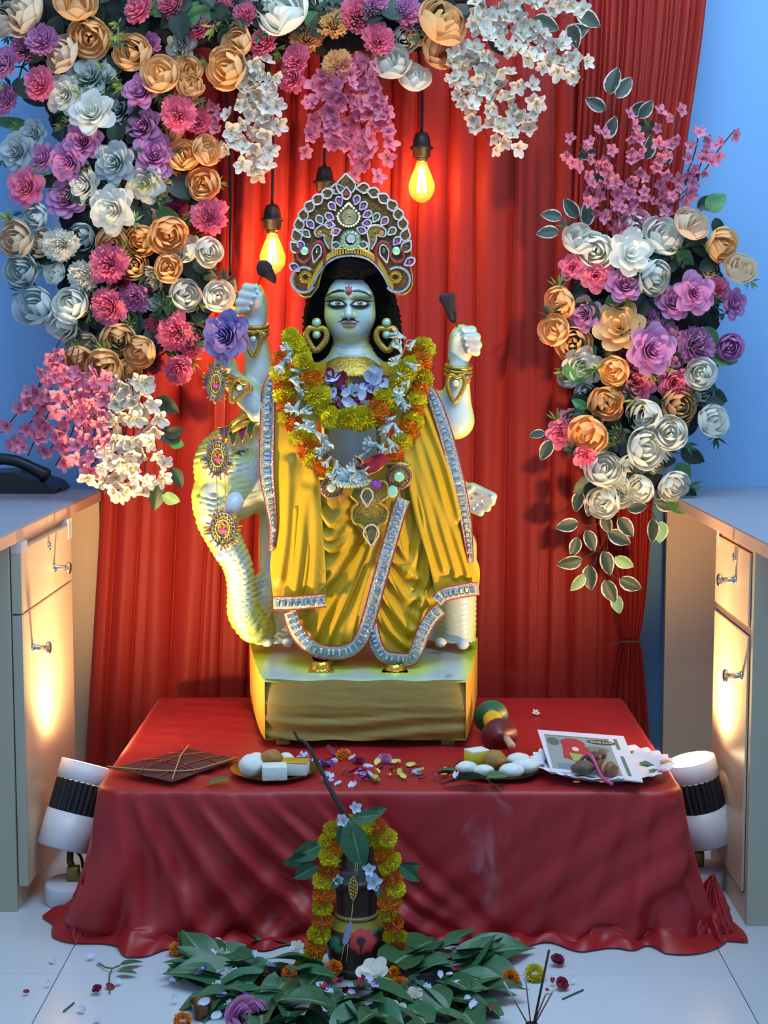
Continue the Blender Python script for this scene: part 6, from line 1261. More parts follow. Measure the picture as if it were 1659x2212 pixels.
# kite
e = thing('paper_kite', 'dark maroon paper kite with orange lines lying at the left edge of the table', 'kite', tuple(TP(370, 1665)))
kc = [PZ(240, 1660, ZT + .016), PZ(408, 1618, ZT + .012), PZ(512, 1640, ZT + .008), PZ(372, 1690, ZT + .010)]; n_ = 16; V = []
for i in range(n_):
    for j in range(n_):
        a, b = i / (n_ - 1), j / (n_ - 1); p = kc[0] * (1 - a) * (1 - b) + kc[1] * a * (1 - b) + kc[2] * a * b + kc[3] * (1 - a) * b; V.append(p + Vector((0, 0, .010 * sn(math.pi * a) * sn(math.pi * b))))
gf = grid_faces(n_, n_); m2 = len(V); ob('paper', mk('paper', V + [p + Vector((0, 0, .0006)) for p in V], np.concatenate([gf, gf[:, ::-1] + m2]), mat('maroon_paper', '#3a1420', .55)), e)
def kp(a, b, up=.0016): p = kc[0] * (1 - a) * (1 - b) + kc[1] * a * (1 - b) + kc[2] * a * b + kc[3] * (1 - a) * b; return p + Vector((0, 0, .010 * sn(math.pi * a) * sn(math.pi * b) + up))
for q in (.36, .42): ob('stripe', MB().tube([kp(q, t) for t in np.linspace(0, 1, 12)], .0011, 4).tube([kp(t, q) for t in np.linspace(0, 1, 12)], .0011, 4).mesh('stripe', mat('kite_orange', '#a8402a', .5)), e)
for q in (.74,): ob('stripe', MB().tube([kp(q, t) for t in np.linspace(0, 1, 12)], .0011, 4).tube([kp(t, q) for t in np.linspace(0, 1, 12)], .0011, 4).mesh('stripe', MATS['kite_orange']), e)
M_bam = mat('bamboo', '#b08a56', .5); ob('spine', MB().tube([kc[1] + Vector((0, 0, .008)), (kc[1] + kc[3]) / 2 + Vector((0, 0, .020)), kc[3] + Vector((0, 0, .006))], .0016, 6).mesh('spine', M_bam), e)
ob('bow', MB().tube(spline([kc[0] + Vector((-.008, 0, .004)), kp(.12, .62, .004), kp(.35, .92, .003), kp(.7, .97, .003), kc[2] + Vector((0, 0, .004))], 20), .0015, 6).mesh('bow', M_bam), e)
# thread spool
e = thing('thread_spool', 'wooden kite-string spool with a green and a red disc beside the plinth', 'spool', tuple(TP(1075, 1625)))
A = P(1061, 1549, 3.245); B = P(1079, 1589, 3.125); ax = (B - A).normalized(); Ln = (B - A).length
ob('green_disc', MB().lathe([(0, -.004), (.036, -.004), (.0375, -.002), (.0375, .001), (.036, .002), (.02, .004), (.016, .012), (.014, .018)], A, ax, 40).mesh('green_disc', mat('green_lacquer', '#1f5a3c', .35)), e)
ob('red_disc', MB().lathe([(.014, Ln - .012), (.017, Ln - .006), (.037, Ln - .004), (.0378, Ln - .003), (.0378, Ln + .001), (.037, Ln + .002), (.012, Ln + .004), (.011, Ln + .010), (.007, Ln + .012)], A, ax, 40).mesh('red_disc', mat('red_lacquer', '#6a1e20', .35)), e)
ob('thread', MB().lathe([(.014, .014)] + [(.0200 + .0012 * sn(i * 1.7), .016 + i * (Ln - .036) / 24) for i in range(25)] + [(.014, Ln - .012)], A, ax, 32).mesh('thread', mat('yellow_thread', '#c8a81e', .6, bump=(300, .6))), e)
ob('handle', MB().lathe([(.0075, Ln + .004), (.0072, Ln + .03), (.0085, Ln + .055), (.006, Ln + .06), (0, Ln + .061)], A, (ax + Vector((.10, 0, -.02))).normalized(), 16).mesh('handle', mat('pale_wood', '#c09a84', .5)), e); ob('handle', MB().lathe([(.0075, -.004), (.007, -.03), (.006, -.05), (0, -.051)], A, ax, 16).mesh('handle', MATS['pale_wood']), e)
# paper plate
c = TP(1300, 1662, 0); e = thing('paper_plate', 'scalloped paper plate printed with green and orange flowers at the right of the table', 'plate', tuple(c)); nr, na = 9, 120; V = []
for j, (r, z) in enumerate(((.0, .002), (.05, .002), (.09, .002), (.105, .004), (.112, .010), (.118, .015), (.126, .018), (.134, .019), (.139, .0185))):
    for k in range(na): a = 2 * math.pi * k / na; q = 1 + (.018 * sn(a * 28) if j > 5 else 0); V.append((c.x + r * q * math.cos(a), c.y + r * q * sn(a), c.z + z + (.002 * sn(a * 28) if j > 4 else 0)))
ob('dish', mk('dish', V, grid_faces(nr, na, True), mat('white_paper', '#cfd2da', .55)), e)
pr_ = [(1180, 1638, '#2f6a4a', .020), (1400, 1640, '#2f6a4a', .020), (1418, 1660, '#2f6a4a', .018), (1360, 1622, '#c87a3a', .012), (1437, 1650, '#c8843a', .013), (1432, 1672, '#c86a9a', .012), (1365, 1640, '#c85a3a', .010), (1170, 1660, '#5a6a9a', .008), (1405, 1684, '#b8b4c4', .006), (1386, 1668, '#4a4a7a', .007), (1195, 1678, '#2f5a7a', .008), (1245, 1697, '#a85a2a', .008), (1340, 1690, '#5a4a7a', .008), (1300, 1697, '#c8843a', .006)]
for x, y, col, r in pr_:
    p = PZ(x, y, ZT + .016); rr = math.hypot(p.x - c.x, p.y - c.y); z = float(np.interp(rr, [0, .09, .105, .112, .118, .126, .134, .139], [.002, .002, .004, .010, .015, .018, .019, .0185])) + .0012; b = MB()
    for k in range(7):
        a = k * 2 * math.pi / 7; d = Vector((math.cos(a), sn(a), 0)); s = Vector((-sn(a), math.cos(a), 0)); b.add([Vector((p.x, p.y, c.z + z)), Vector((p.x, p.y, c.z + z + .0004)) + d * r * .6 + s * r * .33, Vector((p.x, p.y, c.z + z + .0008)) + d * r, Vector((p.x, p.y, c.z + z + .0004)) + d * r * .6 - s * r * .33], [(0, 3, 2, 1)])
    ob('printed_flower', b.mesh('printed_flower', mat('print_' + col, col, .55), False), e)
# notebook sheet
q0, q1, q2, q3 = PZ(1190, 1664, .308), PZ(1389, 1688, .308), PZ(1347, 1590, .326), PZ(1161, 1576, .326)
e = thing('notebook', 'notebook with a printed red and green picture cover lying on the paper plate', 'book', tuple((q0 + q1) / 2)); nrm = (q1 - q0).cross(q3 - q0).normalized()
def sh(u, v, up=0.0): return q0 * (1 - u) * (1 - v) + q1 * u * (1 - v) + q2 * u * v + q3 * (1 - u) * v + nrm * up
def quad(name, pts, up, m, th=.0004):
    v_, f_ = plate([sh(u, v, up) for u, v in pts], -th, tuple(nrm)); return ob(name, mk(name, v_, f_, m, False), e)
quad('cover', [(0, 0), (1, 0), (1, 1), (0, 1)], .0, MATS['white_paper'], .003)
flat = lambda col: mat('print_' + col, col, .45)
quad('printed_picture', [(.03, .06), (.80, .06), (.80, .86), (.06, .86)], .0005, flat('#8a9a98')); quad('green_bar', [(.86, .08), (.90, .08), (.90, .5), (.86, .5)], .0005, flat('#5a7a62')); quad('green_bar', [(.86, .66), (.90, .66), (.90, .9), (.86, .9)], .0005, flat('#5a7a62'))
quad('title_bar', [(.06, .86), (.80, .86), (.80, .885), (.06, .885)], .0005, flat('#5a7a62'))
disc = lambda cx, cy, rx, ry, n=20: [(cx + rx * math.cos(2 * math.pi * k / n), cy + ry * sn(2 * math.pi * k / n)) for k in range(n)]
quad('red_shape', disc(.36, .70, .14, .13), .0009, flat('#a8383a')); quad('red_shape', [(.24, .70), (.48, .70), (.62, .32), (.50, .30), (.40, .48), (.30, .30), (.20, .34)], .0010, flat('#a8383a')); quad('green_shape', [(.28, .46), (.56, .42), (.60, .30), (.44, .24), (.30, .28)], .0013, flat('#8fae5a')); quad('pale_shape', disc(.37, .56, .04, .05), .0015, flat('#d8c8b8')); quad('grey_shape', disc(.14, .72, .07, .10), .0009, flat('#5a6a62')); quad('grey_shape', disc(.62, .60, .14, .07), .0009, flat('#6a7a72')); quad('water_shape', [(.10, .08), (.78, .08), (.78, .22), (.10, .20)], .0009, flat('#6a8a92'))
tx = bpy.data.curves.new('title', 'FONT'); tx.body = 'NOTE BOOK'; tx.size = 1; tx.extrude = 0; tx.align_x = 'CENTER'; to = bpy.data.objects.new('title_tmp', tx); COL.objects.link(to); bpy.context.view_layer.update()
dg = bpy.context.evaluated_depsgraph_get(); tm_ = bpy.data.meshes.new_from_object(to.evaluated_get(dg)); bpy.data.objects.remove(to)
tv_ = [sh(.70 - v.co.x * .045, .80 - v.co.y * .065, .0016) for v in tm_.vertices]; ob('title_badge', mk('title_badge', *plate([sh(u, v, .0010) for u, v in disc(.70, .785, .16, .055)], -.0003, tuple(nrm)), flat('#4a3a2a'), False), e)
ob('title', mk('title', tv_, [tuple(p.vertices) for p in tm_.polygons], flat('#e8e4d8'), False), e, 'upside-down NOTE BOOK lettering')
# things lying on the notebook
def onbook(px, py):
    d = Vector(ray(px, py)); o_ = Vector((0, 0, 1.1)); t = (q0 - o_).dot(nrm) / d.dot(nrm); return o_ + d * t
for lab, x, y, r, sc, col in (('greenish brown dried fruit on the notebook', 1262, 1674, .016, (1.25, 1, .9), '#5a5236'), ('dark brown nut on the notebook', 1283, 1652, .014, (1.1, 1, .9), '#4a3226'), ('small brown nut behind the dark one', 1300, 1638, .010, (1, 1, .9), '#6a5442'), ('small green nut at the left of the dried fruit', 1243, 1668, .009, (1, 1, .9), '#565238')):
    c = onbook(x, y) + nrm * r * .9; v, f = lump(c, r, int(x), sc, .14); single('dried_nut', mk('dried_nut', v, f, mat('nut_' + col, col, .6, bump=(90, .5))), lab, 'nut', 'nuts on the notebook')
e = thing('wooden_bundle', 'banded brown cylinder bundle lying on the notebook', 'bundle', tuple(onbook(1310, 1670))); a = onbook(1290, 1668) + nrm * .013; b = onbook(1338, 1682) + nrm * .013
ob('roll', MB().lathe([(0, 0), (.010, .001), (.014, .008), (.0125, .014), (.0145, .02), (.0145, .036), (.012, .042), (0, .043)], a, (b - a), 24).mesh('roll', mat('brown_roll', '#6a3a24', .4, noise=(40, .6), col2='#a07a50')), e); ob('band', MB().lathe([(.0148, .022), (.0152, .025), (.0148, .028)], a, (b - a), 24, False).mesh('band', mat('tan_band', '#b08a6a', .5)), e)
pk = spline([onbook(1252, 1652) + nrm * .006, onbook(1275, 1664) + nrm * .031, onbook(1300, 1682) + nrm * .004, onbook(1322, 1697) + nrm * .003], 16); single('pink_ribbon', mk('pink_ribbon', *tube(pk, .0035, 6), mat('pink_ribbon', '#b8407a', .5)), 'pink twisted ribbon across the notebook', 'ribbon')
# loose blooms and petals on the table
def bloom(name, label, mesh, m, px, py, r, z=0.0, n=(0, -.5, 1), grp=None, cat='flower'):
    p = PZ(px, py, z + r * .5); return single(name, mesh, label, cat, grp, M=TRS(p, aim(Vector(n) + Vector((RT.uniform(-.3, .3), RT.uniform(-.3, .1), 0)), RT.uniform(0, 6)), r), m=m)
GT = 'loose blooms on the table'
bloom('marigold', 'single orange marigold among the petals in front of the plinth', MG[0], M_mo, 742, 1632, .016, ZT, grp=GT); bloom('marigold', 'orange marigold on the left plate rim', MG[1], M_mo, 524, 1652, .012, ZT, grp=GT); bloom('carnation', 'pale lilac bloom among the petals in front of the plinth', FM['carnation'][0], pm['L'], 832, 1640, .017, ZT, grp=GT); bloom('carnation', 'deep red bloom beside the orange marigold', FM['carnation'][1], pm['D'], 775, 1645, .014, ZT, grp=GT); bloom('blossom', 'tiny white blossom on the cloth behind the spool', BLW[0], None, 1158, 1540, .010, ZT, grp=GT)
def scatter(n, box, cols, z, label, group, s0, s1, mesh=None):
    for i in range(n):
        x, y = RT.uniform(box[0], box[2]), RT.uniform(box[1], box[3]); k = RT.choice(cols); p = PZ(x, y, z + .004)
        single('flower_petal', PET, label % {'w': 'white', 'r': 'deep red', 'v': 'violet', 'y': 'yellow', 'l': 'pale lilac'}[k], 'petal', group, M=TRS(p, aim((RT.uniform(-.6, .6), RT.uniform(-.8, .3), 1), RT.uniform(0, 6)), RT.uniform(s0, s1) * p.y / F), m={'w': M_pw, 'r': M_pr, 'v': M_pv, 'y': M_py, 'l': M_pl}[k])
M_py = mat('loose_petal_yellow', '#c8c05a', .6, rand=.2); M_pl = mat('loose_petal_lilac', '#a98cc4', .6, rand=.15)
scatter(34, (640, 1632, 790, 1692), 'wwwwrrvl', ZT, '%s loose petal between the left plate and the lilac bloom', 'loose petals on the table', 17, 30)
scatter(18, (790, 1645, 900, 1690), 'wyyyyr', ZT, '%s loose petal strewn towards the right plate', 'loose petals on the table', 14, 24)
scatter(12, (880, 1660, 985, 1690), 'wrry', ZT, '%s loose petal left of the right plate', 'loose petals on the table', 10, 20)
# ================================================================ pot in front of the table
YP = 2.655; kP = YP / F; cx0 = 770
POT = thing('painted_pot', 'dark brown clay pot painted with a red flower, dressed with garland and leaves', 'pot', (P(cx0, 2000, YP).x, YP, 0))
prof = [(2143, 40), (2120, 46), (2095, 52), (2075, 60), (2050, 67), (2025, 69), (2005, 65), (1990, 56), (1980, 49), (1974, 47), (1970, 48), (1964, 45), (1915, 47), (1905, 51), (1897, 52), (1890, 47), (1875, 50), (1866, 50), (1860, 44), (1840, 40), (1800, 34), (1775, 20), (1765, 0)]
pf = spline([(a, b) for a, b in prof], 110); na = 120; V = []; Cc = []; base = np.array(lin('#331a16'))
for y, r in pf:
    z = max(.001, P(cx0, y, YP).z)
    for k in range(na):
        a = 2 * math.pi * k / na; V.append((P(cx0, y, YP).x + r * kP * math.cos(a), YP + r * kP * sn(a), z))
V = np.array(V); px, py = toPx(V); fr = V[:, 1] < YP; Cc = np.tile(base, (len(V), 1))
def pl(col, m_):
    global Cc
    Cc = Cc + (np.array(lin(col)) - Cc) * np.clip(m_, 0, 1)[:, None]
zpx = 1.1 - V[:, 2]; yrow = np.repeat(pf[:, 0], na)
pl('#8f8a2a', 1 - smooth01((np.abs(yrow - 1986) - 9) / 2)); pl('#9a9640', 1 - smooth01((np.abs(yrow - 1971) - 2.5) / 2)); pl('#5a1a14', 1 - smooth01((np.abs(yrow - 1976) - 1.2) / 1.5)); pl('#7a7428', 1 - smooth01((np.abs(yrow - 2079) - 1.5) / 1.5)); pl('#5a5a58', 1 - smooth01((np.abs(yrow - 1882) - 12) / 3)); pl('#3a2c1c', 1 - smooth01((yrow - 1858) / 3))
for k in range(7): a = k * 2 * math.pi / 7; pl('#c03a34', fr * ellmask(px, py, 783 + 19 * math.cos(a), 2032 + 18 * sn(a), 11, 11, .2))
pl('#2a1416', fr * ellmask(px, py, 779, 2033, 10, 10, .25)); pl('#2a1416', fr * polymask(px, py, [(779, 2035), (780, 2058)], [5, 2]))
for x, y, rx, ry in ((722, 2035, 11, 13), (732, 2050, 9, 8), (808, 2012, 6, 5), (820, 2006, 4, 5)): pl('#2f7a5c', fr * ellmask(px, py, x, y, rx, ry, .3))
ob('body', mk('body', V, grid_faces(len(pf), na, True), mat('painted_clay', attr='Col', rough=.4), cols=Cc), POT, 'dark painted clay body')
PP = lambda x, y, d=0.0: P(x, y, YP - d)
gl_ = [(757, 1775, 'y', .7), (738, 1782, 'y', .8), (716, 1792, 'y', .9), (703, 1816, 'y', .9), (724, 1832, 'o'), (712, 1852, 'y', 1.25), (709, 1880, 'o', 1.2), (697, 1903, 'y', 1.05), (700, 1931, 'o', 1.2), (696, 1960, 'y', 1.1), (696, 1986, 'o', 1.15), (688, 2018, 'y', 1.2), (684, 2044, 'o', 1.1), (675, 2068, 'y', 1.15), (660, 2082, 'y', 1.0), (658, 2100, 'y', .9), (627, 2106, 'o', .9)]
gr_ = [(772, 1778, 'y', .7), (797, 1784, 'y', .9), (817, 1788, 'o'), (801, 1812, 'y', .9), (836, 1812, 'y', 1.05), (823, 1829, 'y', .8), (830, 1846, 'o', 1.2), (845, 1858, 'y'), (836, 1874, 'y', .9), (846, 1896, 'o', 1.15), (854, 1920, 'y', 1.0), (842, 1947, 'o', 1.2), (838, 1974, 'y', 1.1), (850, 1995, 'o', 1.15), (862, 2022, 'y', .95), (842, 2024, 'y', .8), (854, 2047, 'o', 1.1), (852, 2068, 'y', 1.0), (854, 2086, 'o', .9)]
garland('marigold_garland', 'marigold garland hanging down the left side of the pot', gl_, lambda x, y: PP(x, y, .03), 21 * kP, 'marigold garlands'); garland('marigold_garland', 'marigold garland hanging down the right side of the pot', gr_, lambda x, y: PP(x, y, .03), 21 * kP, 'marigold garlands')
tw = spline([(635, 1580, -.03), (645, 1597, -.02), (660, 1605, -.02), (675, 1628, -.01), (692, 1660, .0), (712, 1702, .02), (735, 1742, .035), (757, 1778, .045)], 30); single('twig', mk('twig', *tube([PP(a, b, c) for a, b, c in tw], [(.0022 + .0030 * i / 29) * (1 + .12 * sn(i * 2.3)) for i in range(30)], 8), mat('dark_twig', '#2a201a', .8, bump=(80, .6))), 'dark crooked twig sticking up from the top of the pot', 'twig')
GP = 'leaves dressing the pot'
for lab, x, y, a, L, d in (('long dark leaf hanging down the front of the pot', 756, 1770, 78, 122, .062), ('leaf pointing down left from the top of the pot', 755, 1772, 112, 66, .058), ('leaf pointing right from the top of the pot', 760, 1768, -8, 64, .060), ('upper leaf sticking out left of the pot', 700, 1822, 152, 85, .01), ('lower leaf sticking out left of the pot', 688, 1868, 150, 66, .01), ('long thin leaf at the far left of the pot', 672, 1848, 160, 70, .005), ('leaf sticking out right of the pot, drooping', 862, 1868, 40, 62, .01), ('small leaf sticking out right of the pot', 862, 1874, -5, 50, .008), ('small leaf below the white blossoms on the pot', 815, 1912, 80, 32, .062), ('small leaf below the single white petal on the pot', 735, 1898, 130, 32, .06), ('pale leaf at the top back of the pot', 790, 1762, -20, 50, .0)):
    single('leaf', GLEAF, lab, 'leaf', GP, M=TRS(PP(x, y, d), Matrix.Rotation(math.radians(a), 3, 'Y') @ Matrix.Rotation(math.pi / 2 + RT.uniform(-.4, .3), 3, 'X'), (L * kP, L * kP * 1.05, L * kP)))
for lab, x, y, s in (('white blossom at the top of the pot behind the twig', 768, 1744, 15), ('white blossom left of the twig on the pot', 742, 1772, 17), ('single white blossom on the left of the pot neck', 731, 1900, 13), ('upper white blossom at the right of the pot neck', 798, 1878, 16), ('large white blossom at the right of the pot neck', 808, 1905, 21)): single('white_blossom', BLW[int(x) % 4], lab, 'flower', 'white blossoms on the pot', M=TRS(PP(x, y, .058), aim((RT.uniform(-.3, .3), -1, .2), RT.uniform(0, 6)), s * kP), m=mat('cold_white_petal', '#c2d2ea', .6, transl=.2))
e = thing('pot_pendant', 'leaf-shaped gold pendant on white threads hanging down the front of the pot', 'pendant', tuple(PP(763, 1950, .06)))
o = [(763 + 9 * sn(math.pi * t) * s, 1892 + 54 * t) for s, rng_ in ((1, np.linspace(0, 1, 14)), (-1, np.linspace(1, 0, 14)[1:-1])) for t in rng_]; v_, f_ = plate([PP(x, y, .062) for x, y in o], .003); ob('leaf_plate', mk('leaf_plate', v_, f_, mat('maroon_beads', '#5a3020', .4, noise=(300, .7), col2='#8a7a30'), False), e); ob('gold_rim', MB().tube([PP(x, y, .063) for x, y in o], .0012, 5, closed=True).mesh('gold_rim', mat('pale_gold_rim', '#b8b45a', .35, .5)), e)
b = MB()
for i in range(16): b.lathe([(0, 0), (.0016, .0008), (0, .002)], PP(763 + (i % 3 - 1) * 4.5, 1900 + i * 2.6, .0625), (0, -1, 0), 6)
ob('beads', b.mesh('beads', M_goldb, False), e)
for x0, x1 in ((768, 766), (773, 770)): ob('thread', MB().tube([PP(x0, 1862, .055), PP(x1, 1893, .062)], .0006, 4).mesh('thread', MATS['garland_thread']), e)
ob('thread', MB().tube([PP(763, 1946, .062), PP(759, 1985, .068), PP(757, 1990, .068)], .0006, 4).tube([PP(744, 2040, .072), PP(736, 2078, .07)], .0006, 4).tube([PP(752, 2040, .072), PP(748, 2078, .07)], .0006, 4).mesh('thread', MATS['garland_thread']), e)
v_, f_ = plate([PP(x, y, .072) for x, y in spline([(757, 1988), (761, 2000), (757, 2020), (752, 2036), (744, 2041), (740, 2034), (744, 2016), (749, 2004), (757, 1988)], 26)[:-1]], .002); ob('feather', mk('feather', v_, f_, mat('pale_feather', '#8f98b0', .6), False), e, 'pale feather-like tag')
# ================================================================ heap of leaves and blooms on the floor
def floorleaf(lab, x, y, a, L, mesh, z, tilt, grp): 
    p = PZ(x, y, z); single('leaf', mesh, lab, 'leaf', grp, M=TRS(p, Matrix.Rotation(-math.radians(a), 3, 'Z') @ Matrix.Rotation(tilt, 3, 'Y') @ Matrix.Rotation(RT.uniform(-.35, .35), 3, 'X'), L * p.y / F))
GH = 'leaves heaped around the pot'
big = [('large leaf in the front middle of the heap, below the pot flower', 770, 2140, 20, 150, .05), ('leaf pointing left at the left tip of the heap', 480, 2110, 172, 130, .015), ('broad leaf with pale midrib left of the front middle', 690, 2150, 60, 110, .04), ('leaf pointing up left in the front of the heap', 680, 2150, 150, 100, .045), ('leaf at the right tip of the heap', 1000, 2060, -5, 110, .02), ('upright leaf behind the right of the heap', 900, 2050, -60, 120, .03), ('leaf lying flat at the back left of the heap', 555, 2030, 5, 70, .01), ('leaf at the right front of the heap by the incense', 1010, 2160, 30, 110, .015)]
for lab, x, y, a, L, z in big: floorleaf(lab, x, y, a, L, BLEAF, z, RT.uniform(-.35, .1), GH)
zones = [('left of the pot', (420, 2040, 640, 2190), 30), ('right of the pot', (880, 2030, 1060, 2190), 34), ('in front of the pot', (560, 2120, 960, 2230), 44), ('at the foot of the pot', (640, 2080, 900, 2120), 14)]
for lab, bx, n in zones:
    for i in range(n):
        x, y = RT.uniform(bx[0], bx[2]), RT.uniform(bx[1], bx[3]); hgt = .055 * math.exp(-((x - 770) / 230) ** 2) * RT.random() + .006
        a = math.degrees(math.atan2((y - 2090) * 4, x - 770)) + RT.uniform(-55, 55); Lf = RT.uniform(75, 125); nar = RT.random() >= .7; dr = ['right', 'down right', 'downwards', 'down left', 'left', 'up left', 'upwards', 'up right'][int(((a + 22.5) % 360) // 45)]
        floorleaf(('%s %sgreen leaf pointing %s in the heap %s' % ('large' if Lf > 108 else 'small' if Lf < 90 else 'middling', 'narrow ' if nar else '', dr, lab)), x, y, a, Lf, GLEAF if nar else BLEAF, hgt, RT.uniform(-.6, .25), GH)
GFl = 'loose blooms on the floor'
for lab, x, y, r, k in (('orange marigold lying by the left hem of the cloth', 382, 2050, .015, 'o'), ('orange marigold among the leaves left of the pot', 563, 2118, .016, 'o'), ('orange marigold at the foot of the left garland', 625, 2102, .014, 'o'), ('small orange marigold right at the foot of the pot', 722, 2090, .015, 'o'), ('yellow marigold in front of the right garland', 836, 2134, .017, 'y'), ('orange marigold in front of the right garland', 861, 2130, .018, 'o'), ('small orange marigold under the right garland', 852, 2100, .012, 'o'), ('orange marigold beside the incense sticks', 1102, 2113, .017, 'o'), ('yellow marigold behind the incense sticks', 1155, 2102, .018, 'y'), ('orange marigold at the bottom edge beside the cup', 395, 2204, .015, 'o')):
    bloom('marigold', lab, MG[int(x) % 3], M_mo if k == 'o' else M_my, x, y, r, .03 if 600 < x < 900 else .004, grp=GFl)
for lab, x, y, r, m_, ms in (('large white bloom at the foot of the pot, right of centre', 806, 2098, .030, pm['W'], FM['open'][0]), ('white bloom behind the heap at the left', 470, 2045, .019, pm['W'], FM['open'][1]), ('white bloom in front of the white one at the left', 480, 2062, .016, pm['W'], FM['open'][2]), ('cream bloom among the left leaves', 495, 2113, .021, pm['W'], FM['open'][3]), ('small purple bloom among the left leaves', 537, 2120, .013, pm['V'], FM['carnation'][0]), ('deep red bloom among the left leaves', 592, 2115, .020, pm['D'], FM['carnation'][1]), ('large faded lilac rose at the bottom edge', 535, 2200, .040, pm['L'], FM['peony'][1]), ('white folded bloom on the right leaves', 897, 2152, .019, BLW[0].materials[0], FM['open'][1]), ('white heart-shaped bloom at the lower right of the heap', 860, 2182, .020, pm['W'], FM['open'][2]), ('tiny white blossom at the bottom middle of the heap', 742, 2200, .013, pm['W'], FM['open'][3]), ('small white blossom beside the left garland foot', 641, 2045, .014, pm['W'], FM['open'][0]), ('dark red rosebud lying by the incense sticks', 1214, 2124, .012, pm['D'], FM['peony'][0]), ('withered dark red flower at the right hem of the cloth', 1205, 2072, .014, pm['D'], FM['carnation'][2]), ('flat dark red petal cluster on the left floor', 209, 2135, .010, pm['D'], FM['carnation'][3])):
    bloom('bloom', lab, ms, m_, x, y, r, .035 if 600 < x < 950 else .006, grp=GFl)
scatter(26, (400, 2060, 640, 2190), 'wwrvw', .02, '%s loose petal on the leaves left of the pot', 'loose petals on the floor', 16, 30); scatter(22, (860, 2060, 1060, 2190), 'wwrl', .03, '%s loose petal on the leaves right of the pot', 'loose petals on the floor', 14, 26); scatter(12, (60, 2060, 400, 2200), 'wwr', .002, '%s loose petal on the bare floor at the left', 'loose petals on the floor', 12, 22); scatter(5, (1180, 2090, 1300, 2160), 'wr', .002, '%s loose petal on the bare floor at the right', 'loose petals on the floor', 10, 16); scatter(14, (680, 2110, 860, 2150), 'wrl', .06, '%s loose petal on the leaves in front of the pot', 'loose petals on the floor', 16, 28)
e = thing('leaf_twig', 'small leafy twig lying on the bare floor at the left', 'leaves', tuple(PZ(240, 2095, 0))); ob('stem', MB().tube([PZ(210, 2078, .004), PZ(228, 2090, .006), PZ(243, 2092, .008), PZ(258, 2086, .008)], .0015, 5).tube([PZ(243, 2092, .008), PZ(236, 2105, .004), PZ(237, 2145, .003)], .0013, 5).mesh('stem', M_gstem), e)
for x, y, a, L in ((258, 2086, -25, 55), (252, 2100, 8, 48)): p = PZ(x, y, .008); ob('leaf', GLEAF, e, M=TRS(p, Matrix.Rotation(-math.radians(a), 3, 'Z') @ Matrix.Rotation(-.1, 3, 'Y'), L * p.y / F))
c = PZ(436, 2200, 0); e = thing('brass_cup', 'small brass cup at the bottom edge beside the leaves', 'cup', tuple(c)); k_ = c.y / F; ob('bowl', MB().lathe([(15 * k_, 0), (17 * k_, 2 * k_), (20 * k_, 20 * k_), (25 * k_, 40 * k_), (26 * k_, 41 * k_), (24 * k_, 40 * k_), (18 * k_, 20 * k_), (0, 14 * k_)], c, n=36).mesh('bowl', mat('cup_brass', '#6a4a34', .3, .8)), e); ob('petal', PET, e, M=TRS(c + Vector((-.006, 0, 32 * k_)), aim((.2, -.5, 1)), .02), m=M_pw)
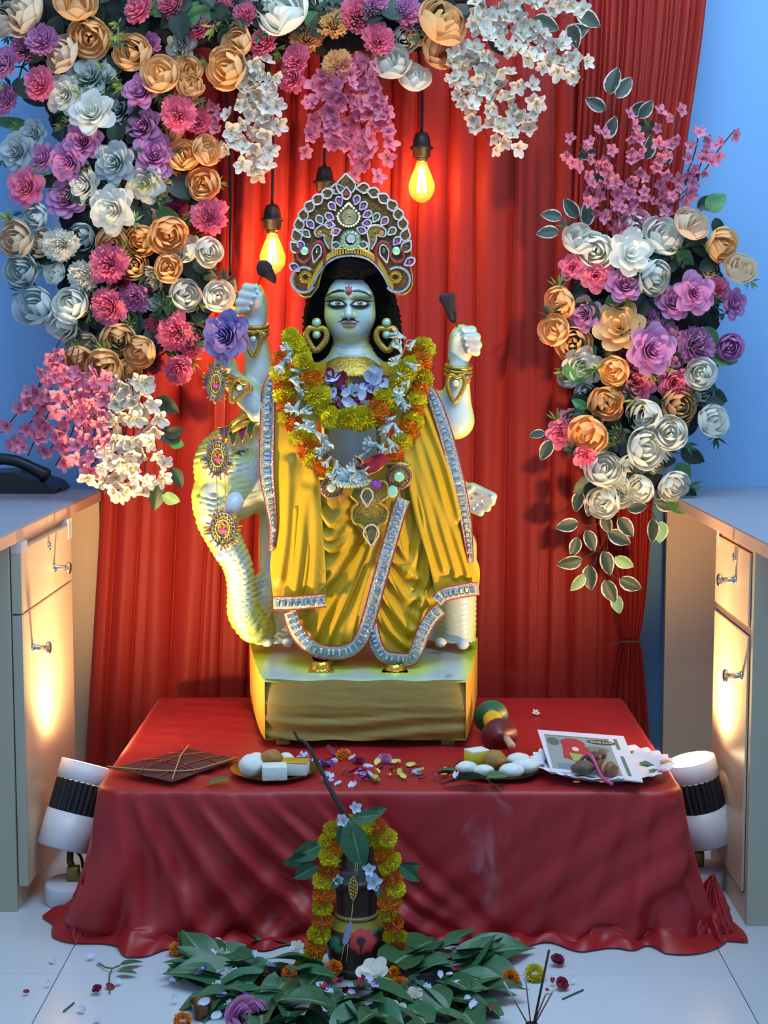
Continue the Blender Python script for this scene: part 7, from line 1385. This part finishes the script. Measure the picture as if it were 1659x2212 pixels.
# incense
GI = 'incense sticks'; M_ash = mat('incense_ash', '#a8adb4', .8); M_inc = mat('incense_brown', '#6a4a3c', .7); hb = PZ(1148, 2250, 0)
single('incense_holder', MB().lathe([(.03, 0), (.03, .006), (.012, .012), (.010, .03), (0, .03)], hb, n=24).mesh('incense_holder', M_brass), 'small brass incense holder at the bottom edge', 'holder')
for lab, tx_, ty_, am in (('incense stick leaning far left', 1088, 2120, .42), ('upright incense stick with ash tip', 1133, 2095, .3), ('thick dark stick leaning right', 1186, 2052, 0), ('thin incense stick leaning right, the shorter', 1178, 2150, 0), ('incense stick leaning right with ash tip', 1196, 2138, .1)):
    t = P(tx_, ty_, hb.y + .01); b = Vector((hb.x + (t.x - hb.x) * .12, hb.y, .028)); e = thing('incense_stick', lab, 'incense stick', tuple(b), GI); mid = b + (t - b) * (1 - am); thick = .0021 if 'thick' in lab else .0013
    ob('stick', MB().tube([b, mid], thick, 6).mesh('stick', MATS['dark_twig'] if 'thick' in lab else M_inc), e)
    if am: ob('ash', MB().tube([mid, t], .0015, 6).mesh('ash', M_ash), e, 'grey ash tip')
for lab, x0, y0, x1, y1 in (('thin green stem piece lying on the right floor', 1215, 2158, 1260, 2138), ('short green stem piece on the left floor', 137, 2185, 160, 2166)): single('stem_piece', mk('stem_piece', *tube([PZ(x0, y0, .002), PZ(x1, y1, .002)], .0016, 5), M_gstem), lab, 'stem', 'loose stem pieces')

# ================================================================ smoke from the incense
m = bpy.data.materials.new('incense_smoke'); m.use_nodes = True; n = m.node_tree.nodes; L = m.node_tree.links; n.remove(n['Principled BSDF'])
vs = n.new('ShaderNodeVolumeScatter'); vs.inputs['Color'].default_value = (.85, .9, 1, 1); L.new(vs.outputs[0], n['Material Output'].inputs['Volume'])
tc = n.new('ShaderNodeTexCoord'); mp = n.new('ShaderNodeMapping'); mp.inputs['Scale'].default_value = (17, 17, 8); L.new(tc.outputs['Object'], mp.inputs[0])
tn = n.new('ShaderNodeTexNoise'); tn.inputs['Scale'].default_value = 1; tn.inputs['Detail'].default_value = 4; tn.inputs['Distortion'].default_value = 2.2; L.new(mp.outputs[0], tn.inputs['Vector'])
mr = n.new('ShaderNodeMapRange'); mr.inputs[1].default_value = .56; mr.inputs[2].default_value = .74; mr.inputs[4].default_value = 9; L.new(tn.outputs['Fac'], mr.inputs[0]); L.new(mr.outputs[0], vs.inputs['Density'])
prof_s = [(.004, .0), (.016, .04), (.030, .10), (.044, .17), (.052, .24), (.040, .30), (0, .33)]
c = P(1085, 2075, 2.615); v_, f_ = lathe(prof_s, c, (-.10, 0, 1), 28); single('incense_smoke', mk('incense_smoke', v_, f_, m), 'faint grey wisps of incense smoke rising before the cloth', 'smoke', kind='stuff')
